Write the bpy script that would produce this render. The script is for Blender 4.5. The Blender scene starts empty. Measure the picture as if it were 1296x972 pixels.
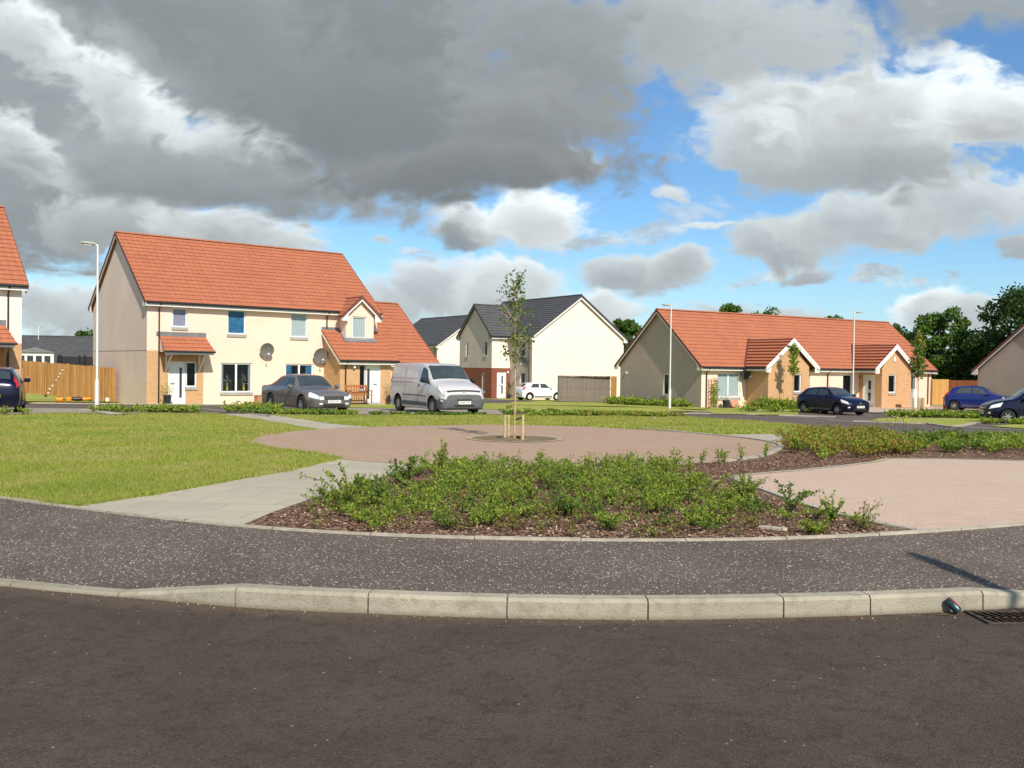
import bpy, bmesh, math, random
import numpy as np
from mathutils import Vector, Matrix

random.seed(7)
RNG = np.random.default_rng(11)
R = math.radians
scene = bpy.context.scene
COL = scene.collection

# ------------------------------------------------------------------ camera
FPX, YC, ROLL, CAMH = 1202.0, 466.0, 0.765, 1.62
cam_d = bpy.data.cameras.new('camera')
cam_d.sensor_width = 36.0
cam_d.lens = FPX / 1296.0 * 36.0
cam_d.clip_start = 0.1
cam_d.clip_end = 6000
cam = bpy.data.objects.new('camera', cam_d)
COL.objects.link(cam)
pitch = math.atan((486 - YC) / FPX)
cam.matrix_world = (Matrix.Translation((0, 0, CAMH)) @ Matrix.Rotation(R(90) - pitch, 4, 'X')
                    @ Matrix.Rotation(R(ROLL), 4, 'Z'))
scene.camera = cam

# ------------------------------------------------------------------ light
SUN_A, SUN_E = 24.0, 41.0      # degrees east of straight behind the camera, elevation
SKY_K = 0.085
scene.view_settings.view_transform = 'Standard'
scene.view_settings.look = 'None'
scene.view_settings.gamma = 1.0
scene.view_settings.exposure = 0.34
scene.view_settings.use_curve_mapping = False
to_sun = Vector((math.sin(R(SUN_A)) * math.cos(R(SUN_E)), -math.cos(R(SUN_A)) * math.cos(R(SUN_E)), math.sin(R(SUN_E))))
sun_d = bpy.data.lights.new('sun', 'SUN')
sun_d.energy = 4.3
sun_d.angle = R(0.5)
sun_d.color = (1.0, 0.915, 0.79)
sun = bpy.data.objects.new('sun', sun_d)
COL.objects.link(sun)
sun.rotation_euler = (-to_sun).to_track_quat('-Z', 'Y').to_euler()
sun.location = to_sun * 50


class NT:
    """tiny node-tree writer"""
    def __init__(s, tree):
        s.t = tree; s.nodes = tree.nodes; s.links = tree.links
    def node(s, typ, **kw):
        n = s.nodes.new(typ)
        for k, v in kw.items():
            setattr(n, k, v)
        return n
    def put(s, sock, v):
        if v is None:
            return
        if hasattr(v, 'links') or isinstance(v, bpy.types.NodeSocket):
            s.links.new(v, sock)
        else:
            if sock.type == 'RGBA' and hasattr(v, '__len__') and len(v) == 3:
                v = (*v, 1)
            sock.default_value = v
    def m(s, op, a, b=None, c=None, clamp=False):
        n = s.node('ShaderNodeMath', operation=op, use_clamp=clamp)
        s.put(n.inputs[0], a); s.put(n.inputs[1], b); s.put(n.inputs[2], c)
        return n.outputs[0]
    def mix(s, f, a, b, blend='MIX'):
        n = s.node('ShaderNodeMixRGB', blend_type=blend)
        s.put(n.inputs[0], f); s.put(n.inputs[1], a); s.put(n.inputs[2], b)
        return n.outputs[0]
    def step(s, v, lo, hi, smooth=True):
        n = s.node('ShaderNodeMapRange', interpolation_type='SMOOTHSTEP' if smooth else 'LINEAR')
        n.clamp = True
        s.put(n.inputs[0], v); n.inputs[1].default_value = lo; n.inputs[2].default_value = hi
        n.inputs[3].default_value = 0; n.inputs[4].default_value = 1
        return n.outputs[0]
    def noise(s, vec, scale, detail=4, rough=.55, dist=0.0, out=0, dims='3D'):
        n = s.node('ShaderNodeTexNoise', noise_dimensions=dims)
        s.put(n.inputs['Vector'], vec)
        n.inputs['Scale'].default_value = scale; n.inputs['Detail'].default_value = detail
        n.inputs['Roughness'].default_value = rough; n.inputs['Distortion'].default_value = dist
        return n.outputs[out]
    def comb(s, x, y, z):
        n = s.node('ShaderNodeCombineXYZ')
        s.put(n.inputs[0], x); s.put(n.inputs[1], y); s.put(n.inputs[2], z)
        return n.outputs[0]
    def ramp(s, f, stops):
        n = s.node('ShaderNodeValToRGB')
        e = n.color_ramp.elements
        while len(e) < len(stops):
            e.new(.5)
        for i, (p, c) in enumerate(stops):
            e[i].position = p; e[i].color = (*c, 1) if len(c) == 3 else c
        s.put(n.inputs[0], f)
        return n.outputs[0]


# ------------------------------------------------------------------ sky with broken cumulus
world = bpy.data.worlds.new('World')
scene.world = world
world.use_nodes = True
wt = NT(world.node_tree)
wt.nodes.clear()
w_out = wt.node('ShaderNodeOutputWorld')
w_bg = wt.node('ShaderNodeBackground')
sky = wt.node('ShaderNodeTexSky')
sky.sky_type = 'NISHITA'
sky.sun_disc = False
sky.sun_elevation = R(SUN_E)
sky.sun_rotation = R(180 - SUN_A)
sky.air_density = 1.0; sky.dust_density = 0.4; sky.ozone_density = 2.2
tc = wt.node('ShaderNodeTexCoord')
sep = wt.node('ShaderNodeSeparateXYZ')
wt.links.new(tc.outputs['Generated'], sep.inputs[0])
dx, dy, dz = sep.outputs
inv = wt.m('MAXIMUM', dy, 0.12)
U = wt.m('DIVIDE', dx, inv)
V = wt.m('DIVIDE', dz, inv)
front = wt.step(dy, 0.15, 0.45)
uv = wt.comb(U, wt.m('MULTIPLY', V, 1.5), 0)
n_big = wt.noise(uv, 4.5, 3, .5)
n_mid = wt.noise(uv, 11.0, 7, .6, 0.25)
n_fine = wt.noise(wt.comb(wt.m('ADD', U, 3.1), wt.m('MULTIPLY', V, 1.9), 2), 26.0, 6, .62)
wob = wt.noise(uv, 7.0, 4, .6, 0, 1)
ws = wt.node('ShaderNodeSeparateColor'); wt.links.new(wob, ws.inputs[0])
Uw = wt.m('MULTIPLY_ADD', wt.m('SUBTRACT', ws.outputs[0], .5), .10, U)
Vw = wt.m('MULTIPLY_ADD', wt.m('SUBTRACT', ws.outputs[1], .5), .07, V)
vor = wt.node('ShaderNodeTexVoronoi'); vor.feature = 'F1'; vor.inputs['Scale'].default_value = 13
try: vor.inputs['Detail'].default_value = 2
except Exception: pass
wt.links.new(wt.comb(Uw, wt.m('MULTIPLY', Vw, 1.35), n_big), vor.inputs['Vector'])
puff = wt.m('SUBTRACT', .45, vor.outputs['Distance'])
edge = wt.m('ADD', wt.m('ADD', wt.m('MULTIPLY', wt.m('SUBTRACT', n_mid, .5), 1.2), wt.m('MULTIPLY', wt.m('SUBTRACT', n_fine, .5), .7)), wt.m('MULTIPLY', puff, .55))
shade_n = wt.m('ADD', wt.m('MULTIPLY', wt.m('SUBTRACT', n_mid, .5), 1.3), wt.m('MULTIPLY', wt.m('SUBTRACT', n_fine, .5), .8))
blue = wt.mix(1.0, sky.outputs[0], (SKY_K * .82, SKY_K * 1.12, SKY_K * 1.34), 'MULTIPLY')
# thin bright haze low down
low = wt.m('SUBTRACT', 1.0, wt.step(dz, 0.0, 0.16))
col = wt.mix(wt.m('MULTIPLY', low, .25), blue, (.50, .62, .72))
def GREY(l, t=0.0):
    l = .062 + l * .88
    return (l * (.925 - t), l * 1.0, l * (1.02 + t))

# px centre, px radii, tilt deg, bottom luminance, top luminance, softness, tint
# broken low cumulus towards the horizon
lowm = wt.m('MULTIPLY', wt.step(V, .01, .05), wt.m('SUBTRACT', 1.0, wt.step(V, .11, .24)))
n_low = wt.noise(wt.comb(wt.m('ADD', U, 5.2), wt.m('MULTIPLY', V, 2.6), 0), 9.0, 7, .6, .3)
a_low = wt.m('MULTIPLY', wt.m('MULTIPLY', wt.step(wt.m('ADD', n_low, wt.m('MULTIPLY', puff, .10)), .50, .60), lowm), .85)
col = wt.mix(a_low, col, wt.mix(wt.step(n_fine, .35, .65), GREY(.40, .03), GREY(.66, .0)))
CLOUDS = [
    (648, 448, 900, 46, 0, .52, .70, .8, .04),
    (120, 390, 190, 50, 0, .28, .72, .4, .02),
    (330, 90, 420, 190, -10, .20, .30, .5, .02),
    (150, 230, 230, 110, -8, .22, .34, .5, .02),
    (465, 312, 26, 9, 0, .45, .60, .7, .02),
    (842, 240, 22, 14, 0, .52, .72, .6, .0),
    (885, 284, 70, 6, 10, .62, .76, .8, .0),
    (545, 366, 84, 48, 0, .32, .74, .3, .01),
    (640, 368, 92, 46, 0, .34, .80, .3, .0),
    (470, 400, 74, 32, 0, .32, .52, .6, .04),
    (795, 352, 66, 34, 0, .26, .62, .25, .01),
    (850, 338, 50, 34, 0, .28, .66, .25, .01),
    (770, 388, 70, 20, 0, .45, .82, .4, .0),
    (600, 282, 74, 36, -6, .36, .80, .25, -.01),
    (676, 276, 84, 44, -6, .40, 1.0, .22, -.02),
    (985, 300, 84, 48, 4, .28, .60, .3, .02),
    (1090, 284, 110, 56, 0, .32, .68, .3, .01),
    (1205, 262, 130, 58, 0, .34, .72, .3, .01),
    (1020, 352, 46, 11, 0, .30, .42, .6, .04),
    (1290, 318, 40, 20, 0, .30, .46, .5, .04),
    (1170, 386, 60, 24, 10, .34, .95, .3, .0),
    (1225, 398, 70, 20, 0, .34, .66, .4, .02),
    (960, 402, 130, 18, 0, .42, .58, .7, .03),
    (985, 165, 125, 86, 0, .30, .80, .35, .0),
    (1110, 155, 170, 100, 0, .30, .92, .3, -.02),
    (1245, 150, 120, 62, 0, .32, .94, .28, -.02),
    (1080, 215, 200, 44, 0, .26, .46, .4, .02),
    (1190, 10, 190, 46, 0, .26, .36, .6, .03),
    (930, 44, 250, 96, 0, .38, .56, .6, .0),
    (830, 40, 150, 90, 0, .30, .46, .6, .0),
    (20, 70, 300, 170, -38, .22, .40, .4, .03),
    (40, 250, 250, 100, -4, .18, .36, .4, .03),
    (30, 192, 90, 40, -30, .26, .80, .35, .0),
    (150, 285, 140, 40, -8, .24, .56, .35, .02),
    (300, 296, 120, 36, -6, .28, .80, .3, .0),
    (50, 60, 120, 42, -40, .36, .92, .4, -.01),
    (160, 136, 130, 54, -30, .34, .92, .35, -.01),
    (290, 186, 120, 52, -16, .32, .86, .35, -.01),
    (290, 230, 290, 58, -8, .18, .34, .45, .03),
    (700, 205, 76, 34, 0, .26, .60, .35, .0),
    (440, 50, 385, 135, -10, .155, .24, .45, .03),
    (505, 150, 315, 100, -6, .14, .23, .5, .03),
    (240, 10, 240, 70, -14, .19, .27, .5, .035),
    (690, 70, 150, 120, 0, .19, .34, .5, .015),
    (660, 160, 130, 80, 0, .16, .28, .5, .015),
    (570, 222, 270, 40, 3, .12, .22, .5, .02),
    (575, 303, 40, 18, -20, .18, .34, .4, .05),
]
for (cx, cy, rx, ry, tilt, lb, lt, soft, tint) in CLOUDS:
    u0 = (cx - 648) / FPX
    v0 = (YC + (cx - 648) * math.tan(R(ROLL)) - cy) / FPX
    ru, rv = rx / FPX, ry / FPX
    ct, st = math.cos(R(tilt)), math.sin(R(tilt))
    du = wt.m('SUBTRACT', Uw, u0); dv = wt.m('SUBTRACT', Vw, v0)
    a = wt.m('MULTIPLY_ADD', du, ct / ru, wt.m('MULTIPLY', dv, st / ru))
    b = wt.m('MULTIPLY_ADD', du, -st / rv, wt.m('MULTIPLY', dv, ct / rv))
    rr = wt.m('SQRT', wt.m('ADD', wt.m('MULTIPLY', a, a), wt.m('MULTIPLY', b, b)))
    dens = wt.m('ADD', wt.m('SUBTRACT', 1.20, rr), wt.m('MULTIPLY', edge, .75))
    al = wt.m('MULTIPLY', wt.step(dens, -.04, .18 + soft * .75), .96)
    rim = wt.m('SUBTRACT', 1.0, wt.step(dens, .05, .75))
    lum = wt.m('ADD', wt.m('MULTIPLY_ADD', b, .50, .36), wt.m('ADD', wt.m('MULTIPLY', shade_n, .45), wt.m('MULTIPLY', rim, .38)), None, True)
    cc = wt.mix(lum, GREY(lb, tint), GREY(lt, tint * .3))
    al = wt.m('MULTIPLY', al, front)
    col = wt.mix(al, col, cc)
# everywhere else: loose cloud cover of the same kind
gv = wt.comb(dx, dy, wt.m('MULTIPLY', dz, 2.2))
gn = wt.noise(gv, 2.2, 7, .6, .2)
ga = wt.m('MULTIPLY', wt.step(gn, .46, .62), wt.m('SUBTRACT', 1.0, front))
gc = wt.mix(wt.noise(gv, 4.0, 5, .6), GREY(.30, .0), GREY(.85, -.03))
col = wt.mix(ga, col, gc)
wt.links.new(col, w_bg.inputs[0])
w_bg.inputs[1].default_value = 1.0
wt.links.new(w_bg.outputs[0], w_out.inputs[0])
world.cycles.sampling_method = 'MANUAL'
world.cycles.sample_map_resolution = 512


# ------------------------------------------------------------------ ground height, survey helper
def gz(x, y):
    z = float(np.interp(y, [0, 9, 22, 57, 85, 4000], [.17, .17, .17, -.60, -.95, -.95]))
    w = float(np.interp(y, [20, 35, 50, 56], [0, 1, 1, 0]))
    return z - .013 * min(20, max(0.0, x - 5)) * w


def gza(x, y):
    z = np.interp(y, [0, 9, 22, 57, 85, 4000], [.17, .17, .17, -.60, -.95, -.95])
    w = np.interp(y, [20, 35, 50, 56], [0, 1, 1, 0])
    return z - .013 * np.clip(x - 5, 0, 20) * w


def G(px, py):
    """where a point measured in the photograph lies on the ground"""
    r = R(ROLL); ddx = px - 648; ddy = 486 - py
    a = ddx * math.cos(r) - ddy * math.sin(r); b = ddx * math.sin(r) + ddy * math.cos(r)
    p = math.atan((486 - YC) / FPX)
    Y = FPX * math.cos(p) + b * math.sin(p); Z = -FPX * math.sin(p) + b * math.cos(p)
    zz = .1; t = 0
    for _ in range(80):
        t = (zz - CAMH) / Z
        zz = .5 * zz + .5 * gz(a * t, Y * t)
    return (a * t, Y * t)


# ------------------------------------------------------------------ mesh helpers
class MB:
    def __init__(s):
        s.v = []; s.f = []; s.mi = []
    def face(s, pts, mi=0):
        i = len(s.v); s.v += [tuple(p) for p in pts]; s.f.append(tuple(range(i, i + len(pts)))); s.mi.append(mi); return s
    def box(s, x0, x1, y0, y1, z0, z1, mi=0, rot=None, org=(0, 0, 0)):
        P = [(x0, y0, z0), (x1, y0, z0), (x1, y1, z0), (x0, y1, z0), (x0, y0, z1), (x1, y0, z1), (x1, y1, z1), (x0, y1, z1)]
        if rot is not None:
            P = [tuple(rot @ Vector(p) + Vector(org)) for p in P]
        i = len(s.v); s.v += P
        for q in ((0, 3, 2, 1), (4, 5, 6, 7), (0, 1, 5, 4), (1, 2, 6, 5), (2, 3, 7, 6), (3, 0, 4, 7)):
            s.f.append(tuple(i + k for k in q)); s.mi.append(mi)
        return s
    def prism(s, poly, e, mi=0):
        """poly: 3D points (planar), extruded by vector e"""
        n = len(poly); i = len(s.v); e = Vector(e)
        s.v += [tuple(p) for p in poly] + [tuple(Vector(p) + e) for p in poly]
        s.f.append(tuple(range(i, i + n))[::-1]); s.mi.append(mi)
        s.f.append(tuple(range(i + n, i + 2 * n))); s.mi.append(mi)
        for k in range(n):
            k2 = (k + 1) % n
            s.f.append((i + k, i + k2, i + n + k2, i + n + k)); s.mi.append(mi)
        return s
    def tube(s, pts, r, n=8, mi=0, cap=True):
        """pts: list of 3D points; r: radius or list"""
        pts = [Vector(p) for p in pts]
        rs = r if hasattr(r, '__len__') else [r] * len(pts)
        i0 = len(s.v); ref = Vector((0, 0, 1))
        d0 = (pts[-1] - pts[0]).normalized()
        if abs(d0.z) > .9:
            ref = Vector((1, 0, 0))
        for k, p in enumerate(pts):
            d = (pts[min(k + 1, len(pts) - 1)] - pts[max(k - 1, 0)]).normalized()
            a = d.cross(ref).normalized(); b = d.cross(a).normalized()
            for j in range(n):
                t = 2 * math.pi * j / n
                s.v.append(tuple(p + (a * math.cos(t) + b * math.sin(t)) * rs[k]))
        for k in range(len(pts) - 1):
            for j in range(n):
                j2 = (j + 1) % n
                s.f.append((i0 + k * n + j, i0 + k * n + j2, i0 + (k + 1) * n + j2, i0 + (k + 1) * n + j)); s.mi.append(mi)
        if cap:
            s.f.append(tuple(i0 + j for j in range(n))); s.mi.append(mi)
            e = i0 + (len(pts) - 1) * n
            s.f.append(tuple(e + j for j in range(n))[::-1]); s.mi.append(mi)
        return s
    def lathe(s, prof, c=(0, 0, 0), axis='Z', n=24, mi=0):
        """prof: list of (radius, height)"""
        i0 = len(s.v)
        for (r, h) in prof:
            for j in range(n):
                t = 2 * math.pi * j / n
                a, b = r * math.cos(t), r * math.sin(t)
                p = (a, b, h) if axis == 'Z' else ((h, a, b) if axis == 'X' else (a, h, b))
                s.v.append((p[0] + c[0], p[1] + c[1], p[2] + c[2]))
        for k in range(len(prof) - 1):
            for j in range(n):
                j2 = (j + 1) % n
                s.f.append((i0 + k * n + j, i0 + k * n + j2, i0 + (k + 1) * n + j2, i0 + (k + 1) * n + j)); s.mi.append(mi)
        return s
    def build(s, name, mats, parent=None, smooth=False, bevel=0):
        me = bpy.data.meshes.new(name)
        me.from_pydata(s.v, [], s.f)
        mats = mats if isinstance(mats, (list, tuple)) else [mats]
        for mm in mats:
            me.materials.append(mm)
        if len(mats) > 1:
            me.polygons.foreach_set('material_index', s.mi)
        bm = bmesh.new(); bm.from_mesh(me)
        if smooth:
            bmesh.ops.remove_doubles(bm, verts=bm.verts, dist=1e-5)
        bmesh.ops.recalc_face_normals(bm, faces=bm.faces)
        bm.to_mesh(me); bm.free()
        if smooth:
            me.polygons.foreach_set('use_smooth', [True] * len(me.polygons))
            try:
                me.set_sharp_from_angle(angle=R(38))
            except Exception:
                pass
        o = bpy.data.objects.new(name, me)
        COL.objects.link(o)
        if parent:
            o.parent = parent
        if bevel:
            b = o.modifiers.new('bevel', 'BEVEL'); b.width = bevel; b.segments = 2; b.limit_method = 'ANGLE'
        return o


def tag(o, label=None, cat=None, group=None, kind=None):
    if label: o['label'] = label
    if cat: o['category'] = cat
    if group: o['group'] = group
    if kind: o['kind'] = kind
    return o


def empty(name, loc, rz=0, label=None, cat=None, group=None):
    o = bpy.data.objects.new(name, None)
    o.empty_display_size = .3
    COL.objects.link(o)
    o.location = loc; o.rotation_euler = (0, 0, rz)
    return tag(o, label, cat, group)


def leaf_mesh(name, C, size, mat, parent=None, up=None, aspect=.55, flat=0.0, rng=RNG):
    """one diamond-shaped leaf per centre"""
    n = len(C)
    d = rng.normal(size=(n, 3))
    if up is not None:
        d = d * (1 - up[1]) + np.array(up[0]) * up[1] * 1.6
    d /= np.linalg.norm(d, axis=1)[:, None]
    q = rng.normal(size=(n, 3)); q -= (q * d).sum(1)[:, None] * d
    if flat:
        q[:, 2] *= (1 - flat)
    q /= np.linalg.norm(q, axis=1)[:, None]
    s = (size if hasattr(size, '__len__') else np.full(n, size)) * rng.uniform(.7, 1.3, n)
    s = s[:, None]
    P = np.empty((n, 4, 3))
    P[:, 0] = C; P[:, 1] = C + d * s * .5 + q * s * aspect * .5
    P[:, 2] = C + d * s; P[:, 3] = C + d * s * .5 - q * s * aspect * .5
    return quad_mesh(name, P, mat, parent)


def quad_mesh(name, P, mat, parent=None):
    n = len(P); k = P.shape[1]
    me = bpy.data.meshes.new(name)
    me.vertices.add(n * k); me.vertices.foreach_set('co', P.reshape(-1).astype(np.float32))
    me.loops.add(n * k); me.loops.foreach_set('vertex_index', np.arange(n * k, dtype=np.int32))
    me.polygons.add(n); me.polygons.foreach_set('loop_start', np.arange(0, n * k, k, dtype=np.int32))
    try:
        me.polygons.foreach_set('loop_total', np.full(n, k, dtype=np.int32))
    except Exception:
        pass
    me.update(calc_edges=True)
    me.materials.append(mat)
    o = bpy.data.objects.new(name, me); COL.objects.link(o)
    if parent: o.parent = parent
    return o


def inside(poly, X, Y):
    c = np.zeros(len(X), bool); j = len(poly) - 1
    for i in range(len(poly)):
        xi, yi = poly[i]; xj, yj = poly[j]
        if yi != yj:
            c ^= ((yi > Y) != (yj > Y)) & (X < (xj - xi) * (Y - yi) / (yj - yi) + xi)
        j = i
    return c


def sheet(name, poly, off, mat, step=2.5, kind='structure', label=None, cat=None):
    """thin ground covering cut to an outline and laid on the terrain"""
    bm = bmesh.new()
    vs = [bm.verts.new((x, y, 0)) for x, y in poly]
    bm.faces.new(vs)
    xs = [p[0] for p in poly]; ys = [p[1] for p in poly]
    for k in range(int(min(xs) // step) + 1, int(max(xs) // step) + 1):
        bmesh.ops.bisect_plane(bm, geom=bm.verts[:] + bm.edges[:] + bm.faces[:], plane_co=(k * step, 0, 0), plane_no=(1, 0, 0))
    cuts = set([22, 57, 85, 35, 50, 56, 20, 9] + [k * step for k in range(int(min(ys) // step) + 1, int(max(ys) // step) + 1)])
    for yv in cuts:
        if min(ys) < yv < max(ys):
            bmesh.ops.bisect_plane(bm, geom=bm.verts[:] + bm.edges[:] + bm.faces[:], plane_co=(0, yv, 0), plane_no=(0, 1, 0))
    bmesh.ops.triangulate(bm, faces=bm.faces[:])
    for v in bm.verts:
        v.co.z = gz(v.co.x, v.co.y) + off
    bmesh.ops.recalc_face_normals(bm, faces=bm.faces[:])
    me = bpy.data.meshes.new(name)
    for f in bm.faces:
        if f.normal.z < 0:
            f.normal_flip()
    bm.to_mesh(me); bm.free()
    me.materials.append(mat)
    o = bpy.data.objects.new(name, me); COL.objects.link(o)
    return tag(o, label, cat, None, kind)


# ------------------------------------------------------------------ materials
def new_mat(name):
    m = bpy.data.materials.new(name); m.use_nodes = True
    t = NT(m.node_tree)
    b = m.node_tree.nodes['Principled BSDF']
    return m, t, b


def mat(name, col, rough=.7, var=.1, scale=3.0, bump=0.0, bscale=60.0, metal=0.0, spec=.4, coat=0.0, dirt=0.0, detail=4):
    m, t, b = new_mat(name)
    co = t.node('ShaderNodeTexCoord').outputs['Object']
    n = t.noise(co, scale, detail, .6)
    lo = tuple(c * (1 - var) for c in col); hi = tuple(min(1, c * (1 + var)) for c in col)
    c = t.mix(t.step(n, .3, .7), lo, hi)
    if dirt:
        n2 = t.noise(co, scale * .35, 6, .65)
        c = t.mix(t.m('MULTIPLY', t.step(n2, .5, .75), dirt), c, tuple(k * .55 for k in col))
    t.put(b.inputs['Base Color'], c)
    b.inputs['Roughness'].default_value = rough
    b.inputs['Metallic'].default_value = metal
    b.inputs['Specular IOR Level'].default_value = spec
    if coat:
        b.inputs['Coat Weight'].default_value = coat; b.inputs['Coat Roughness'].default_value = .05
    if bump:
        bn = t.node('ShaderNodeBump'); bn.inputs['Strength'].default_value = 1.0; bn.inputs['Distance'].default_value = bump
        t.put(bn.inputs['Height'], t.noise(co, bscale, 3, .6))
        t.links.new(bn.outputs[0], b.inputs['Normal'])
    return m


def leaf_mat(name, cols, trans=.35, rough=.55):
    m, t, b = new_mat(name)
    g = t.node('ShaderNodeNewGeometry')
    c = t.ramp(g.outputs['Random Per Island'], [(i / (len(cols) - 1), k) for i, k in enumerate(cols)])
    t.put(b.inputs['Base Color'], c)
    b.inputs['Roughness'].default_value = rough
    b.inputs['Specular IOR Level'].default_value = .3
    tr = t.node('ShaderNodeBsdfTranslucent')
    t.put(tr.inputs[0], t.mix(1.0, c, (1.0, 1.15, .55), 'MULTIPLY'))
    mx = t.node('ShaderNodeMixShader'); mx.inputs[0].default_value = trans
    t.links.new(b.outputs[0], mx.inputs[1]); t.links.new(tr.outputs[0], mx.inputs[2])
    t.links.new(mx.outputs[0], m.node_tree.nodes['Material Output'].inputs[0])
    return m


def ground_grass():
    m, t, b = new_mat('grass_ground')
    co = t.node('ShaderNodeTexCoord').outputs['Object']
    n1 = t.noise(co, .35, 5, .6); n2 = t.noise(co, 2.2, 5, .65, .4); n3 = t.noise(co, 30, 3, .7)
    c = t.mix(t.step(n1, .35, .68), (.27, .31, .055), (.39, .385, .10))
    c = t.mix(t.m('MULTIPLY', t.step(n2, .52, .74), .65), c, (.33, .29, .10))
    c = t.mix(t.m('MULTIPLY', t.step(n3, .5, .8), .5), c, (.11, .16, .03))
    t.put(b.inputs['Base Color'], c); b.inputs['Roughness'].default_value = .9; b.inputs['Specular IOR Level'].default_value = .1
    bn = t.node('ShaderNodeBump'); bn.inputs['Distance'].default_value = .03
    t.put(bn.inputs['Height'], n3); t.links.new(bn.outputs[0], b.inputs['Normal'])
    return m


def road_mat():
    m, t, b = new_mat('road_asphalt')
    co = t.node('ShaderNodeTexCoord').outputs['Object']
    n1 = t.noise(co, .9, 6, .65, .3); n2 = t.noise(t.comb(t.m('MULTIPLY', t.node('ShaderNodeSeparateXYZ').outputs[0], 1), 0, 0) if False else co, 7, 7, .75, .8); n3 = t.noise(co, 160, 2, .6)
    c = t.mix(t.step(n1, .3, .7), (.070, .0535, .041), (.090, .0695, .054))
    c = t.mix(t.m('MULTIPLY', t.step(n2, .47, .64), .6), c, (.042, .034, .028))
    v = t.node('ShaderNodeTexVoronoi'); t.put(v.inputs['Vector'], co); v.inputs['Scale'].default_value = 110
    vs = t.node('ShaderNodeSeparateColor'); t.links.new(v.outputs['Color'], vs.inputs[0])
    c = t.mix(t.m('MULTIPLY', t.step(vs.outputs[0], .80, 1.0), .55), c, (.13, .115, .10))
    c = t.mix(t.m('MULTIPLY', t.step(vs.outputs[1], .82, .95), .6), c, (.030, .025, .023))
    v2 = t.node('ShaderNodeTexVoronoi'); t.put(v2.inputs['Vector'], co); v2.inputs['Scale'].default_value = 16
    v2s = t.node('ShaderNodeSeparateColor'); t.links.new(v2.outputs['Color'], v2s.inputs[0])
    pale = t.m('MULTIPLY', t.m('LESS_THAN', v2.outputs['Distance'], .11), t.m('GREATER_THAN', v2s.outputs[2], .982))
    c = t.mix(t.m('MULTIPLY', pale, .7), c, (.34, .31, .26))
    s_ = t.node('ShaderNodeSeparateXYZ'); t.put(s_.inputs[0], co)
    dk = t.m('SUBTRACT', t.m('MULTIPLY_ADD', t.m('MULTIPLY', s_.outputs[0], s_.outputs[0]), .048, 6.12), s_.outputs[1])
    grit = t.m('SUBTRACT', 1.0, t.step(t.m('ADD', dk, t.m('MULTIPLY', t.m('SUBTRACT', n2, .5), .35)), .02, .22))
    c = t.mix(t.m('MULTIPLY', grit, .55), c, (.125, .095, .066))
    trk = t.m('ABSOLUTE', t.m('SUBTRACT', dk, 2.1))
    c = t.mix(t.m('MULTIPLY', t.m('SUBTRACT', 1.0, t.step(t.m('ADD', trk, t.m('MULTIPLY', n1, .3)), .1, .6)), .22), c, (.050, .041, .035))
    t.put(b.inputs['Base Color'], c)
    b.inputs['Roughness'].default_value = .92; b.inputs['Specular IOR Level'].default_value = .12
    bn = t.node('ShaderNodeBump'); bn.inputs['Distance'].default_value = .004; bn.inputs['Strength'].default_value = .9
    t.put(bn.inputs['Height'], t.m('ADD', t.m('MULTIPLY', v.outputs['Distance'], -1.2), t.m('MULTIPLY', n2, .6)))
    t.links.new(bn.outputs[0], b.inputs['Normal'])
    return m


def footway_mat():
    m, t, b = new_mat('chipped_asphalt')
    co = t.node('ShaderNodeTexCoord').outputs['Object']
    n1 = t.noise(co, .8, 5, .6); n2 = t.noise(co, 9, 4, .7)
    c = t.mix(t.step(n1, .3, .7), (.086, .068, .052), (.112, .090, .071))
    c = t.mix(t.m('MULTIPLY', t.step(n2, .5, .75), .4), c, (.056, .047, .039))
    def chips(scale, dens, size, colr, cur, off):
        v = t.node('ShaderNodeTexVoronoi')
        mp = t.node('ShaderNodeVectorMath', operation='ADD'); t.put(mp.inputs[0], co); mp.inputs[1].default_value = off
        t.links.new(mp.outputs[0], v.inputs['Vector']); v.inputs['Scale'].default_value = scale
        s = t.node('ShaderNodeSeparateColor'); t.links.new(v.outputs['Color'], s.inputs[0])
        thr = t.m('SUBTRACT', 1.0, t.m('MULTIPLY', t.step(n1, .25, .75), dens * .5))
        on = t.m('MULTIPLY', t.m('GREATER_THAN', s.outputs[0], t.m('SUBTRACT', thr, dens * .6)),
                 t.m('LESS_THAN', v.outputs['Distance'], t.m('MULTIPLY_ADD', s.outputs[1], size * .6, size * .55)))
        return t.mix(on, cur, t.mix(s.outputs[2], colr[0], colr[1]))
    c = chips(66, .32, .37, ((.50, .46, .40), (.30, .24, .20)), c, (0, 0, 0))
    c = chips(48, .20, .36, ((.70, .64, .55), (.50, .42, .34)), c, (7.3, 2.1, .4))
    c = chips(110, .42, .45, ((.26, .22, .19), (.16, .12, .10)), c, (3.3, 5.1, .9))
    t.put(b.inputs['Base Color'], c)
    b.inputs['Roughness'].default_value = .85; b.inputs['Specular IOR Level'].default_value = .2
    bn = t.node('ShaderNodeBump'); bn.inputs['Distance'].default_value = .003
    t.put(bn.inputs['Height'], t.noise(co, 90, 3, .7)); t.links.new(bn.outputs[0], b.inputs['Normal'])
    return m


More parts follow.
